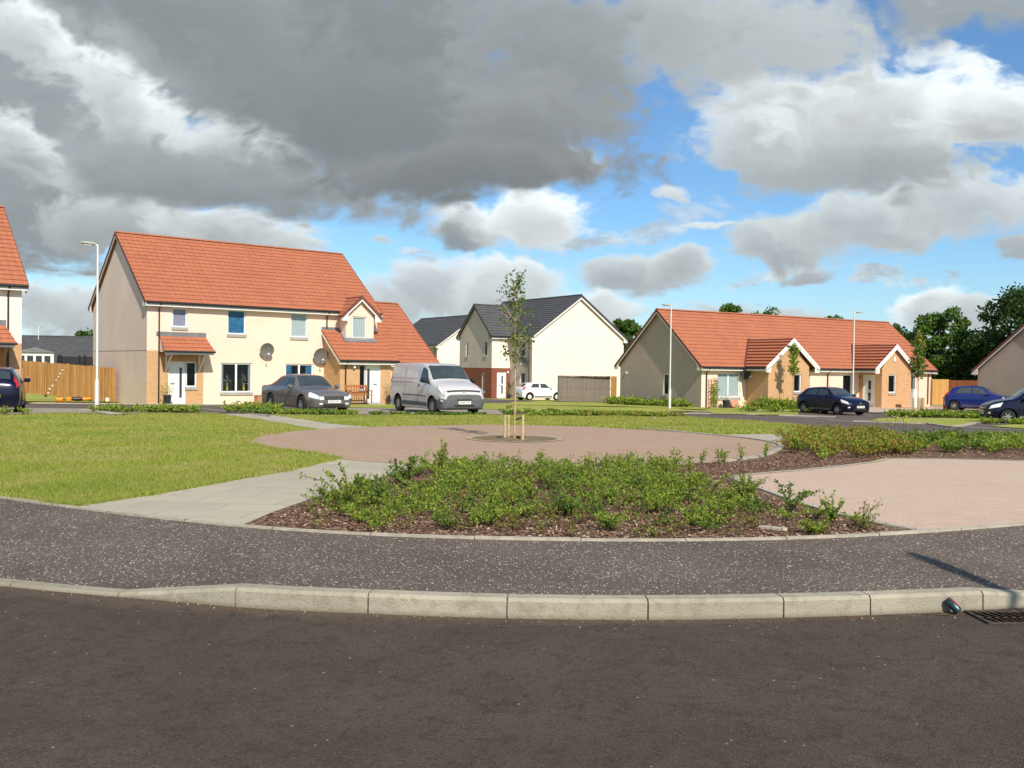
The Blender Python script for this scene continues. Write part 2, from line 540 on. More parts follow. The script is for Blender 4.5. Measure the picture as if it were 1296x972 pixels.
def block_mat(name, c1, c2, cm, bw, bh, mortar, rot=0.0, vary=.5, stain=(.5, .4, .35), staink=.35, mort_bias=.1):
    m, t, b = new_mat(name)
    co = t.node('ShaderNodeTexCoord').outputs['Object']
    mp = t.node('ShaderNodeMapping'); mp.inputs['Rotation'].default_value = (0, 0, rot); t.put(mp.inputs['Vector'], co)
    br = t.node('ShaderNodeTexBrick')
    t.links.new(mp.outputs[0], br.inputs['Vector'])
    br.inputs['Scale'].default_value = 1.0
    br.inputs['Brick Width'].default_value = bw; br.inputs['Row Height'].default_value = bh
    br.inputs['Mortar Size'].default_value = mortar; br.inputs['Mortar Smooth'].default_value = .3
    br.inputs['Bias'].default_value = 0.0
    t.put(br.inputs['Color1'], c1); t.put(br.inputs['Color2'], c2); t.put(br.inputs['Mortar'], cm)
    n1 = t.noise(co, .45, 6, .65, .3); n2 = t.noise(co, 6.0, 5, .7)
    c = t.mix(t.m('MULTIPLY', t.step(n1, .42, .72), staink), br.outputs[0], stain)
    c = t.mix(t.m('MULTIPLY', t.step(n2, .45, .8), .25), c, tuple(k * .7 for k in c1))
    t.put(b.inputs['Base Color'], c)
    b.inputs['Roughness'].default_value = .88; b.inputs['Specular IOR Level'].default_value = .2
    bn = t.node('ShaderNodeBump'); bn.inputs['Distance'].default_value = .004
    t.put(bn.inputs['Height'], t.m('SUBTRACT', t.m('MULTIPLY', n2, .4), br.outputs['Fac'])); t.links.new(bn.outputs[0], b.inputs['Normal'])
    return m


def brick_mat(name, c1, c2, cm):
    """vertical brickwork; horizontal coordinate is x+y so it works on every wall"""
    m, t, b = new_mat(name)
    co = t.node('ShaderNodeTexCoord').outputs['Object']
    s = t.node('ShaderNodeSeparateXYZ'); t.put(s.inputs[0], co)
    v = t.comb(t.m('ADD', s.outputs[0], s.outputs[1]), s.outputs[2], 0)
    br = t.node('ShaderNodeTexBrick'); t.put(br.inputs['Vector'], v)
    br.inputs['Scale'].default_value = 1.0
    br.inputs['Brick Width'].default_value = .225; br.inputs['Row Height'].default_value = .075
    br.inputs['Mortar Size'].default_value = .006; br.inputs['Mortar Smooth'].default_value = .2
    t.put(br.inputs['Color1'], c1); t.put(br.inputs['Color2'], c2); t.put(br.inputs['Mortar'], cm)
    n = t.noise(co, 1.3, 5, .6)
    c = t.mix(t.m('MULTIPLY', t.step(n, .45, .75), .3), br.outputs[0], tuple(k * .8 for k in c1))
    t.put(b.inputs['Base Color'], c); b.inputs['Roughness'].default_value = .85; b.inputs['Specular IOR Level'].default_value = .2
    bn = t.node('ShaderNodeBump'); bn.inputs['Distance'].default_value = .006
    t.put(bn.inputs['Height'], t.m('SUBTRACT', 1.0, br.outputs['Fac'])); t.links.new(bn.outputs[0], b.inputs['Normal'])
    return m


def render_mat(name, col, grime=.24):
    """dry-dash wall render: fine grain, faint streaks and patches"""
    m, t, b = new_mat(name)
    co = t.node('ShaderNodeTexCoord').outputs['Object']
    s = t.node('ShaderNodeSeparateXYZ'); t.put(s.inputs[0], co)
    n1 = t.noise(co, .5, 5, .6); n2 = t.noise(co, 70, 2, .6)
    st = t.noise(t.comb(t.m('MULTIPLY', t.m('ADD', s.outputs[0], s.outputs[1]), 1.1), 0, t.m('MULTIPLY', s.outputs[2], .25)), 1.0, 5, .6)
    c = t.mix(t.step(n1, .3, .7), tuple(k * .94 for k in col), tuple(min(1, k * 1.04) for k in col))
    c = t.mix(t.m('MULTIPLY', t.step(st, .5, .78), grime), c, tuple(k * .7 for k in col))
    c = t.mix(t.m('MULTIPLY', t.step(n2, .5, .8), .22), c, tuple(k * .72 for k in col))
    t.put(b.inputs['Base Color'], c); b.inputs['Roughness'].default_value = .92; b.inputs['Specular IOR Level'].default_value = .1
    bn = t.node('ShaderNodeBump'); bn.inputs['Distance'].default_value = .004
    t.put(bn.inputs['Height'], n2); t.links.new(bn.outputs[0], b.inputs['Normal'])
    return m


def tile_mat(name, col, var, axis, flatk=1.0):
    """interlocking roof tiles: rolls along the eaves direction, each tile a slightly different tone"""
    m, t, b = new_mat(name)
    co = t.node('ShaderNodeTexCoord').outputs['Object']
    s = t.node('ShaderNodeSeparateXYZ'); t.put(s.inputs[0], co)
    a = s.outputs[axis]
    k = t.m('MULTIPLY', a, 1 / .30)
    cell = t.node('ShaderNodeTexWhiteNoise', noise_dimensions='2D')
    t.put(cell.inputs['Vector'], t.comb(t.m('FLOOR', k), t.m('FLOOR', t.m('MULTIPLY', s.outputs[2], 1 / .215)), 0))
    n1 = t.noise(co, .6, 6, .65)
    c = t.mix(cell.outputs['Value'], tuple(x * (1 - var) for x in col), tuple(x * (1 + var) for x in col))
    c = t.mix(t.m('MULTIPLY', t.step(n1, .45, .72), .38), c, tuple(x * .74 for x in col))
    n3 = t.noise(co, 25, 3, .6)
    c = t.mix(t.m('MULTIPLY', t.step(n3, .5, .8), .15), c, tuple(x * .7 for x in col))
    t.put(b.inputs['Base Color'], c); b.inputs['Roughness'].default_value = .75; b.inputs['Specular IOR Level'].default_value = .25
    w = t.m('ABSOLUTE', t.m('SINE', t.m('MULTIPLY', k, math.pi)))
    bn = t.node('ShaderNodeBump'); bn.inputs['Distance'].default_value = .03 * flatk; bn.inputs['Strength'].default_value = .8
    t.put(bn.inputs['Height'], t.m('POWER', w, .5)); t.links.new(bn.outputs[0], b.inputs['Normal'])
    return m


def wood_mat(name, c1, c2, axis=0, board=.1):
    m, t, b = new_mat(name)
    co = t.node('ShaderNodeTexCoord').outputs['Object']
    s = t.node('ShaderNodeSeparateXYZ'); t.put(s.inputs[0], co)
    wn = t.node('ShaderNodeTexWhiteNoise', noise_dimensions='1D')
    t.put(wn.inputs['W'], t.m('FLOOR', t.m('MULTIPLY', s.outputs[axis], 1 / board)))
    n = t.noise(t.comb(t.m('MULTIPLY', s.outputs[0], 18), t.m('MULTIPLY', s.outputs[1], 18), t.m('MULTIPLY', s.outputs[2], 1.6)), 1.0, 5, .6)
    c = t.mix(t.m('ADD', t.m('MULTIPLY', wn.outputs['Value'], .6), t.m('MULTIPLY', t.step(n, .3, .7), .4)), c1, c2)
    t.put(b.inputs['Base Color'], c); b.inputs['Roughness'].default_value = .8; b.inputs['Specular IOR Level'].default_value = .2
    return m


def glass_mat(name, tint=(.02, .03, .04), tr=.86):
    m, t, b = new_mat(name)
    t.put(b.inputs['Base Color'], tint); b.inputs['Roughness'].default_value = .03
    b.inputs['Specular IOR Level'].default_value = .9
    tp = t.node('ShaderNodeBsdfTransparent'); tp.inputs[0].default_value = (.93, .96, .97, 1)
    mx = t.node('ShaderNodeMixShader'); mx.inputs[0].default_value = tr
    t.links.new(b.outputs[0], mx.inputs[1]); t.links.new(tp.outputs[0], mx.inputs[2])
    t.links.new(mx.outputs[0], m.node_tree.nodes['Material Output'].inputs[0])
    return m


def mulch_mat():
    m, t, b = new_mat('bark_mulch_ground')
    co = t.node('ShaderNodeTexCoord').outputs['Object']
    v = t.node('ShaderNodeTexVoronoi'); t.put(v.inputs['Vector'], t.noise(co, 3, 2, .5, 0, 1) if False else co); v.inputs['Scale'].default_value = 28
    s = t.node('ShaderNodeSeparateColor'); t.links.new(v.outputs['Color'], s.inputs[0])
    c = t.ramp(s.outputs[0], [(0, (.075, .040, .026)), (.45, (.155, .085, .052)), (.8, (.23, .135, .085)), (1, (.36, .27, .18))])
    t.put(b.inputs['Base Color'], c); b.inputs['Roughness'].default_value = .95; b.inputs['Specular IOR Level'].default_value = .1
    bn = t.node('ShaderNodeBump'); bn.inputs['Distance'].default_value = .02
    t.put(bn.inputs['Height'], t.m('ADD', s.outputs[1], t.noise(co, 40, 3, .6))); t.links.new(bn.outputs[0], b.inputs['Normal'])
    return m


def kerb_mat():
    m, t, b = new_mat('kerb_concrete')
    co = t.node('ShaderNodeTexCoord').outputs['Object']
    s = t.node('ShaderNodeSeparateXYZ'); t.put(s.inputs[0], co)
    n1 = t.noise(co, 1.1, 4, .6); n2 = t.noise(co, 9, 6, .7, .4); n3 = t.noise(co, 70, 3, .7)
    c = t.mix(t.step(n1, .3, .7), (.31, .285, .215), (.40, .365, .28))
    c = t.mix(t.m('MULTIPLY', t.step(n2, .46, .68), .55), c, (.20, .18, .13))
    c = t.mix(t.m('MULTIPLY', t.step(n3, .5, .8), .35), c, (.27, .24, .19))
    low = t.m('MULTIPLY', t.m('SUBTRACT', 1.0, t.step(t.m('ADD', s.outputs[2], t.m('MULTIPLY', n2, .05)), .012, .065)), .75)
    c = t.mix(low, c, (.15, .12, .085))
    t.put(b.inputs['Base Color'], c); b.inputs['Roughness'].default_value = .9; b.inputs['Specular IOR Level'].default_value = .15
    bn = t.node('ShaderNodeBump'); bn.inputs['Distance'].default_value = .006
    t.put(bn.inputs['Height'], t.m('ADD', n3, t.m('MULTIPLY', n2, 1.5))); t.links.new(bn.outputs[0], b.inputs['Normal'])
    return m


M = {}
M['grass'] = ground_grass()
M['road'] = road_mat()
M['footway'] = footway_mat()
M['mulch'] = mulch_mat()
M['kerb'] = kerb_mat()
M['edging'] = mat('edging_concrete', (.40, .36, .28), .85, .15, 8, .003, 60, dirt=.45)
M['slabs'] = block_mat('concrete_flags', (.45, .405, .305), (.40, .36, .275), (.36, .32, .245), .9, .45, .010, .12, stain=(.30, .28, .21), staink=.75)
M['circle'] = block_mat('buff_block_paving', (.42, .295, .205), (.37, .255, .175), (.33, .23, .16), .2, .1, .006, .4, stain=(.37, .28, .19), staink=.7)
M['pink'] = block_mat('pink_block_paving', (.54, .40, .30), (.49, .36, .27), (.45, .33, .25), .2, .1, .004, .1, stain=(.52, .42, .31), staink=.7)
M['ringblock'] = block_mat('tan_block_trim', (.46, .36, .25), (.40, .31, .22), (.30, .23, .16), .2, .1, .006, .3, stain=(.36, .28, .2), staink=.4)
M['paleblock'] = block_mat('pale_block_trim', (.46, .42, .33), (.40, .36, .28), (.28, .25, .2), .2, .1, .006, .3, stain=(.36, .33, .26), staink=.4)
M['greyroad'] = mat('courtyard_asphalt', (.125, .10, .085), .9, .18, 1.2, .003, 90, spec=.15)
M['greypath'] = mat('weathered_paving', (.30, .265, .21), .9, .15, 2.0, .003, 60, spec=.15)
M['soil'] = mat('tree_pit_soil', (.20, .155, .09), .95, .3, 9, .02, 40, spec=.1)
M['cream'] = render_mat('cream_render', (.85, .63, .50))
M['buffgable'] = render_mat('buff_render', (.80, .65, .55))
M['shadedrender'] = render_mat('shaded_buff_render', (.46, .365, .29))  # darker copy of the wall render: the gables' shade is put into the colour
M['h3side'] = render_mat('shaded_pale_render', (.56, .465, .41))  # pale render darkened, so the side walls carry shade in their base colour
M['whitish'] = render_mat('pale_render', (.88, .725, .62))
M['brick'] = brick_mat('buff_orange_brick', (.64, .37, .18), (.54, .31, .145), (.56, .43, .30))
M['redbrick'] = brick_mat('red_brick', (.27, .075, .045), (.21, .055, .035), (.26, .17, .13))
M['tileX'] = tile_mat('terracotta_tiles', (.40, .142, .074), .05, 0)
M['tileY'] = tile_mat('terracotta_tiles_side', (.40, .142, .074), .05, 1)
M['slateX'] = tile_mat('grey_roof_tiles', (.085, .085, .088), .10, 0)
M['slateY'] = tile_mat('grey_roof_tiles_side', (.085, .085, .088), .10, 1)
M['verge'] = mat('dark_red_verge', (.16, .05, .035), .7, .1)
M['vergegrey'] = mat('dark_grey_verge', (.05, .05, .055), .7, .1)
M['white'] = mat('white_upvc', (.80, .79, .76), .35, .03, 2, spec=.5)
M['fascia'] = mat('white_fascia', (.76, .74, .69), .5, .04, 2)
M['sill'] = mat('grey_concrete_sill', (.36, .34, .31), .85, .1, 6)
M['void'] = mat('dark_hole', (.002, .002, .002), 1.0, 0, spec=0)
M['lead'] = mat('lead_flashing', (.17, .175, .18), .6, .15, 4)
M['black'] = mat('black_plastic', (.018, .018, .018), .4, .1)
M['brown'] = mat('brown_plastic_pipe', (.055, .022, .015), .4, .1)
M['darkglass'] = mat('dark_glass', (.045, .055, .056), .05, .2, 1.5, spec=.9)
M['glass'] = glass_mat('window_glass')
M['blind'] = mat('pale_blind', (.74, .80, .79), .8, .04, 4)
M['blueblind'] = mat('blue_curtain', (.04, .22, .42), .8, .3, 6)
M['lilac'] = mat('lilac_net_curtain', (.50, .46, .60), .8, .15, 8)
M['curtain'] = mat('grey_curtain', (.42, .41, .40), .8, .15, 12)
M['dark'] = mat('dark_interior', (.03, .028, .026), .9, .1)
M['fence'] = wood_mat('orange_fence_timber', (.32, .155, .045), (.62, .36, .13), 0, .10)
M['fence2'] = wood_mat('golden_gate_timber', (.48, .26, .075), (.60, .36, .13), 0, .12)
M['fence3'] = wood_mat('red_brown_fence_timber', (.17, .055, .022), (.26, .09, .035), 0, .10)
M['fence4'] = wood_mat('grey_brown_fence_timber', (.16, .135, .11), (.20, .17, .14), 0, .14)
M['bench'] = wood_mat('stained_bench_timber', (.30, .10, .035), (.42, .16, .06), 2, .08)
M['stake'] = mat('pale_softwood', (.50, .38, .20), .8, .2, 12)
M['trunk'] = mat('young_birch_bark', (.46, .30, .17), .7, .25, 14, .003, 40)
M['bark'] = mat('grey_brown_bark', (.12, .09, .065), .9, .3, 8, .02, 20)
M['galv'] = mat('pale_galvanised_steel', (.68, .67, .64), .45, .06, 2, metal=.0, spec=.5)
M['dish'] = mat('grey_satellite_dish', (.17, .165, .155), .5, .08, 3)
M['dishdark'] = mat('dark_satellite_dish', (.055, .055, .06), .5, .08, 3)
M['rubber'] = mat('tyre_rubber', (.018, .018, .018), .8, .1)
M['alloy'] = mat('wheel_silver', (.42, .42, .43), .35, .06, metal=.6)
M['lampwhite'] = mat('clear_lamp_lens', (.78, .78, .76), .08, .15, 20, spec=.9)
M['lampred'] = mat('red_lamp_lens', (.42, .018, .02), .1, .1, spec=.9)
M['amber'] = mat('amber_lens', (.6, .2, .03), .15, .1, spec=.8)
M['platewhite'] = mat('white_number_plate', (.80, .80, .76), .4, .02)
M['plateyellow'] = mat('yellow_number_plate', (.75, .52, .03), .4, .02)
M['greyplastic'] = mat('grey_bumper_plastic', (.10, .105, .11), .6, .1)
M['chrome'] = mat('chrome', (.6, .6, .6), .12, .02, metal=1.0)
M['pot'] = mat('dark_plant_pot', (.022, .022, .035), .5, .1)
M['terracotta'] = mat('terracotta_pot', (.45, .22, .14), .8, .12, 8)
M['orangeplastic'] = mat('orange_plastic', (.85, .25, .02), .4, .05)
M['yellowvase'] = mat('yellow_vase', (.55, .50, .04), .4, .1)
M['redplastic'] = mat('red_plastic', (.35, .03, .02), .5, .1)


def paint(name, col, metal=.3):
    return mat(name, col, .24, .03, 1.0, metal=metal, spec=.45, coat=.6 if max(col) > .1 else .22)


M['p_grey'] = paint('grey_car_paint', (.175, .166, .152), .3)
M['p_silver'] = paint('silver_van_paint', (.58, .565, .545), .1)
M['p_navy'] = paint('navy_car_paint', (.006, .007, .028), .2)
M['p_blue'] = paint('blue_car_paint', (.008, .022, .17), .2)
M['p_white'] = paint('white_car_paint', (.80, .80, .78), 0)
M['p_navy2'] = paint('dark_blue_car_paint', (.004, .005, .024), .2)

M['l_shrub'] = leaf_mat('shrub_leaves', [(.09, .14, .02), (.19, .28, .035), (.30, .385, .05), (.45, .49, .08)], .42)
M['l_dark'] = leaf_mat('dark_shrub_leaves', [(.07, .12, .022), (.13, .21, .036), (.23, .31, .055)], .4)
M['l_red'] = leaf_mat('red_tinged_leaves', [(.26, .08, .03), (.36, .24, .04), (.38, .36, .05), (.20, .28, .04), (.38, .20, .05), (.18, .26, .035), (.30, .34, .05)], .38)
M['l_weed'] = leaf_mat('weed_leaves', [(.10, .15, .025), (.20, .26, .04), (.30, .28, .06), (.24, .12, .05), (.16, .22, .03)], .35)
M['l_tree'] = leaf_mat('tree_leaves', [(.035, .075, .013), (.065, .13, .02), (.11, .19, .03), (.18, .26, .045)], .35)
M['l_treedk'] = leaf_mat('dark_tree_leaves', [(.02, .045, .010), (.038, .078, .015), (.07, .125, .024)], .3)
M['l_birch'] = leaf_mat('birch_leaves', [(.08, .15, .03), (.13, .21, .045), (.20, .28, .065)], .45)
M['l_yellow'] = leaf_mat('yellow_flowers', [(.55, .50, .03), (.65, .60, .08), (.4, .45, .05)], .3)
M['l_grass'] = leaf_mat('grass_blades', [(.27, .33, .05), (.33, .375, .06), (.38, .40, .075), (.45, .43, .12)], .42)
_g = M['l_grass'].node_tree; _t = NT(_g)
_n = _t.noise(_t.node('ShaderNodeTexCoord').outputs['Object'], .9, 6, .65, .5)
for _nd in _g.nodes:
    if _nd.type == 'BSDF_PRINCIPLED':
        _src = _nd.inputs['Base Color'].links[0].from_socket
        _n2 = _t.noise(_t.node('ShaderNodeTexCoord').outputs['Object'], .33, 4, .6)
        _mx = _t.mix(_t.m('MULTIPLY', _t.step(_n, .44, .62), .8), _src, (.47, .41, .15))
        _mx = _t.mix(_t.m('MULTIPLY', _t.step(_n2, .50, .66), .45), _mx, (.20, .28, .05))
        _g.links.new(_mx, _nd.inputs['Base Color'])
M['chip'] = leaf_mat('bark_chips', [(.08, .042, .026), (.155, .082, .05), (.22, .125, .075), (.31, .20, .13), (.47, .38, .27)], 0)
M['stem'] = mat('brown_stems', (.10, .07, .04), .8, .2)

# ================================================================== GROUND
KERB = [(-30, 16.2), (-12, 10.2), (-6, 7.55), (-4.07, 6.95), (-3.14, 6.66), (-2.23, 6.43), (-1.83, 6.32), (-0.90, 6.19), (0.02, 6.12), (0.91, 6.13), (1.80, 6.23), (2.42, 6.33), (3.24, 6.50), (3.75, 6.64), (5.0, 7.05), (7, 7.85), (12, 10.2), (30, 19.5)]
EDGE = [(-30, 21.5), (-12, 14.2), (-7.5, 11.35), (-5.43, 10.07), (-4.39, 9.46), (-3.28, 8.87), (-2.45, 8.50), (-1.27, 8.16), (-0.04, 8.02), (1.03, 8.03), (2.21, 8.18), (3.27, 8.46), (3.75, 8.64), (4.98, 9.18), (6.4, 9.90), (12, 13.4), (30, 24.5)]


def smooth_curve(pts):
    xs = np.array([p[0] for p in pts]); ys = np.array([p[1] for p in pts])
    d = np.gradient(ys, xs)
    def f(x):
        x = np.asarray(x, float); k = np.clip(np.searchsorted(xs, x) - 1, 0, len(xs) - 2)
        h = xs[k + 1] - xs[k]; t = (x - xs[k]) / h
        return ((2 * t**3 - 3 * t**2 + 1) * ys[k] + (t**3 - 2 * t**2 + t) * h * d[k] + (-2 * t**3 + 3 * t**2) * ys[k + 1] + (t**3 - t**2) * h * d[k + 1])
    return f


kf, ef = smooth_curve(KERB), smooth_curve(EDGE)


def kerb_h(x):
    return float(np.interp(x, [-2.72, -1.83, 3.24, 4.3], [.022, .13, .13, .025]))


SX = np.concatenate([np.linspace(-30, -7, 24), np.linspace(-6.8, 8, 149), np.linspace(8.5, 30, 24)])


def normal_at(f, x):
    e = .05; s = (f(x + e) - f(x - e)) / (2 * e); n = np.array([-s, 1.0]); return n / np.linalg.norm(n)


# carriageway
road = MB()
ys = [-40, -20, -10, -5, 0, 2, 4, 5]
for a, b in zip(SX[:-1], SX[1:]):
    for y0, y1 in zip(ys[:-1], ys[1:]):
        road.face([(a, y0, 0), (b, y0, 0), (b, y1, 0), (a, y1, 0)])
    road.face([(a, 5, 0), (b, 5, 0), (b, float(kf(b)) + .06, 0), (a, float(kf(a)) + .06, 0)])
o = road.build('road', M['road']); tag(o, kind='structure')

# kerb stones (one run, joints every 0.915 m)
kb = MB()
arc = [0.0]; xsK = np.linspace(-20, 20, 4001); yk = kf(xsK)
arc = np.concatenate([[0], np.cumsum(np.hypot(np.diff(xsK), np.diff(yk)))])
x_ref = -1.83
s_ref = np.interp(x_ref, xsK, arc)
cuts = [s_ref + .915 * k for k in range(-16, 17)]
# the photo's stones to the right of 1.8 are two short ones, then full
edges = [float(np.interp(c, arc, xsK)) for c in cuts]
edges = [e for e in edges if e < 1.9] + [2.42, 3.26, 4.15, 5.0, 5.85, 6.7, 7.5, 8.3]
for e0, e1 in zip(edges[:-1], edges[1:]):
    a, b = e0 + .005, e1 - .005
    P = []
    for x in np.linspace(a, b, 5):
        n = normal_at(kf, x); p = np.array([x, float(kf(x))]); h = kerb_h(x)
        P.append([(p[0], p[1], -.05), (p[0] + n[0] * .004, p[1] + n[1] * .004, h - .022), (p[0] + n[0] * .022, p[1] + n[1] * .022, h), (p[0] + n[0] * .125, p[1] + n[1] * .125, h + .002), (p[0] + n[0] * .125, p[1] + n[1] * .125, -.05)])
    for q0, q1 in zip(P[:-1], P[1:]):
        for k in range(5):
            kb.face([q0[k], q1[k], q1[(k + 1) % 5], q0[(k + 1) % 5]])
    kb.face(P[0]); kb.face(P[-1][::-1])
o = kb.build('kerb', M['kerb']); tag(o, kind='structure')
jt = MB()
for a, b in zip(SX[:-1], SX[1:]):
    na, nb = normal_at(kf, a), normal_at(kf, b)
    pa = np.array([a, float(kf(a))]) + na * .012; pb = np.array([b, float(kf(b))]) + nb * .012
    qa = pa + na * .11; qb = pb + nb * .11
    jt.face([(pa[0], pa[1], kerb_h(a) - .03), (pb[0], pb[1], kerb_h(b) - .03), (qb[0], qb[1], kerb_h(b) - .01), (qa[0], qa[1], kerb_h(a) - .01)])
o = jt.build('kerb_bedding', M['edging']); tag(o, kind='structure')

# footway between kerb and edging
fw = MB(); NS = 8
rows = []
for x in SX:
    n = normal_at(kf, x); p0 = np.array([x, float(kf(x))]) + n * .127
    m_ = normal_at(ef, x); p1 = np.array([x, float(ef(x))])
    row = []
    for k in range(NS + 1):
        t = k / NS; p = p0 * (1 - t) + p1 * t
        row.append((p[0], p[1], (kerb_h(x) - .004) * (1 - t)**1.0 + .166 * t))
    rows.append(row)
for r0, r1 in zip(rows[:-1], rows[1:]):
    for k in range(NS):
        fw.face([r0[k], r1[k], r1[k + 1], r0[k + 1]])
o = fw.build('pavement', M['footway'], smooth=True); tag(o, kind='structure')

# concrete edging strip
ed = MB()
ecut = np.arange(-12, 12, .9)
for e0, e1 in zip(ecut[:-1], ecut[1:]):
    xs_ = np.linspace(e0 + .004, e1 - .004, 5)
    wd = .055
    jit = random.uniform(-.004, .004)
    for a, b in zip(xs_[:-1], xs_[1:]):
        na, nb = normal_at(ef, a), normal_at(ef, b)
        pa = np.array([a, float(ef(a))]) - na * .006; pb = np.array([b, float(ef(b))]) - nb * .006
        qa = pa + na * wd; qb = pb + nb * wd; zt = .186 + jit
        ed.face([(pa[0], pa[1], .1), (pb[0], pb[1], .1), (pb[0], pb[1], zt), (pa[0], pa[1], zt)])
        ed.face([(pa[0], pa[1], zt), (pb[0], pb[1], zt), (qb[0], qb[1], zt), (qa[0], qa[1], zt)])
        ed.face([(qa[0], qa[1], zt), (qb[0], qb[1], zt), (qb[0], qb[1], .1), (qa[0], qa[1], .1)])
o = ed.build('edging_strip', M['edging']); tag(o, kind='structure')

# terrain: from the edging out to the horizon
tm = MB()
yl = [12, 14, 16, 18, 20, 22, 25, 28, 31, 35, 38, 42, 46, 50, 53, 56, 57, 60, 65, 70, 78, 85, 110, 160, 260, 500, 1200, 3500]
XX = sorted(set([-3500, -1200, -400, -150, -80, -50, -30] + [round(v, 3) for v in SX if abs(v) <= 30][::4] + [30, 5, 25, 50, 80, 150, 400, 1200, 3500]))
for a, b in zip(XX[:-1], XX[1:]):
    fa = float(ef(max(-30, min(30, a)))) + .02; fb = float(ef(max(-30, min(30, b)))) + .02
    ya = [fa] + [fa + (26 - fa) * k / 6 for k in range(1, 7)] + [y for y in yl if y > 26]
    yb = [fb] + [fb + (26 - fb) * k / 6 for k in range(1, 7)] + [y for y in yl if y > 26]
    for k in range(len(ya) - 1):
        P = [(a, ya[k]), (b, yb[k]), (b, yb[k + 1]), (a, ya[k + 1])]
        tm.face([(x, y, gz(x, y) - (.012 if y < 200 else .012)) for x, y in P])
o = tm.build('ground', M['grass']); tag(o, kind='structure')


def ecurve(x0, x1, n=12, off=.05):
    xs_ = np.linspace(x0, x1, n)
    return [(float(x), float(ef(x)) + off) for x in xs_]


# circle outline: smooth closed curve through the surveyed points
CIRC = [G(*p) for p in [(552, 538.6), (640, 538), (735, 540), (800, 543.5), (880, 549), (945, 555.5), (981, 562), (982, 569), (960, 577.5)]]
CIRC += [(3.35, 15.15), (2.2, 14.2), (1.0, 13.75), (-.2, 13.75)]
CIRC += [G(*p) for p in [(545, 589), (485, 585.5), (428, 581), (392, 573), (345, 567), (318, 562.5), (311, 558), (322, 553), (345, 549), (372, 546), (408, 543.3), (470, 540.5)]]


def closed_smooth(P, n=6):
    P = np.array(P); out = []; N = len(P)
    for i in range(N):
        p0, p1, p2, p3 = P[i - 1], P[i], P[(i + 1) % N], P[(i + 2) % N]
        for k in range(n):
            t = k / n
            out.append(tuple(.5 * ((2 * p1) + (-p0 + p2) * t + (2 * p0 - 5 * p1 + 4 * p2 - p3) * t * t + (-p0 + 3 * p1 - 3 * p2 + p3) * t**3)))
    return out


CIRCS = closed_smooth(CIRC)
sheet('paved_circle', CIRCS, .006, M['circle'])
# pale ring of blocks round the tree pit, and the soil in it
PC = (0.06, 19.45)
ringo = MB()
for k in range(48):
    t0, t1 = 2 * math.pi * k / 48, 2 * math.pi * (k + 1) / 48
    P = [(PC[0] + r * math.cos(t), PC[1] + r * math.sin(t), .186) for r, t in ((.88, t0), (1.0, t0), (1.0, t1), (.88, t1))]
    ringo.face(P)
    ringo.face([(PC[0] + .88 * math.cos(t), PC[1] + .88 * math.sin(t), z) for t, z in ((t0, .15), (t0, .186), (t1, .186), (t1, .15))])
o = ringo.build('tree_pit_ring', M['ringblock']); tag(o, kind='structure')
so = MB()
for k in range(48):
    t0, t1 = 2 * math.pi * k / 48, 2 * math.pi * (k + 1) / 48
    for r0, r1 in ((0, .3), (.3, .6), (.6, .885)):
        hh = lambda r, t: .181 + (.035 * math.sin(3 * t + 5 * r) + .02) * (1 - r / .9)
        so.face([(PC[0] + r * math.cos(t), PC[1] + r * math.sin(t), hh(r, t)) for r, t in ((r0, t0), (r1, t0), (r1, t1), (r0, t1))])
o = so.build('tree_pit_soil', M['soil'], smooth=True); tag(o, kind='structure')

# pale trim visible along the right of the circle
trim = MB()
N = len(CIRCS)
rim = [p for p in CIRCS if (p[0] > 3.2 and p[1] > 15.0)]
rim.sort(key=lambda p: math.atan2(p[1] - 19.3, p[0]))
for p, q in zip(rim[:-1], rim[1:]):
    p, q = np.array(p), np.array(q); c = np.array([0, 19.3])
    a = p + (p - c) / np.linalg.norm(p - c) * .10; b = q + (q - c) / np.linalg.norm(q - c) * .10
    trim.face([(p[0], p[1], .20), (q[0], q[1], .20), (b[0], b[1], .20), (a[0], a[1], .20)])
    trim.face([(p[0], p[1], .17), (q[0], q[1], .17), (q[0], q[1], .20), (p[0], p[1], .20)])
    trim.face([(a[0], a[1], .17), (b[0], b[1], .17), (b[0], b[1], .20), (a[0], a[1], .20)])
o = trim.build('circle_edging', M['paleblock']); tag(o, kind='structure')

# flag path from the pavement to the circle
PATH = ecurve(-4.38, -2.42, 8, .048) + [(-2.34, 9.35), (-2.16, 10.33), (-2.02, 11.23), (-1.44, 13.2), (-1.0, 14.15)] + \
       [G(545, 588.5), G(485, 585), (-2.66, 14.9), (-3.08, 12.95), (-3.43, 11.9), (-3.90, 10.5)]
sheet('path', PATH, .002, M['slabs'])
# narrow far path
P2 = [G(*p) for p in [(405, 543.6), (380, 539.5), (330, 531.5), (290, 525.5), (250, 520.5), (225, 518), (240, 516.5), (262, 517.3), (300, 520.3), (340, 525), (380, 530), (420, 536.5), (470, 540.6)]]
sheet('far_path', P2, .003, M['slabs'])
sheet('side_path', [G(*p) for p in [(885, 549.6), (920, 550), (985, 549.5), (1060, 553), (1045, 557), (985, 558), (950, 555.8)]], .002, M['paleblock'])

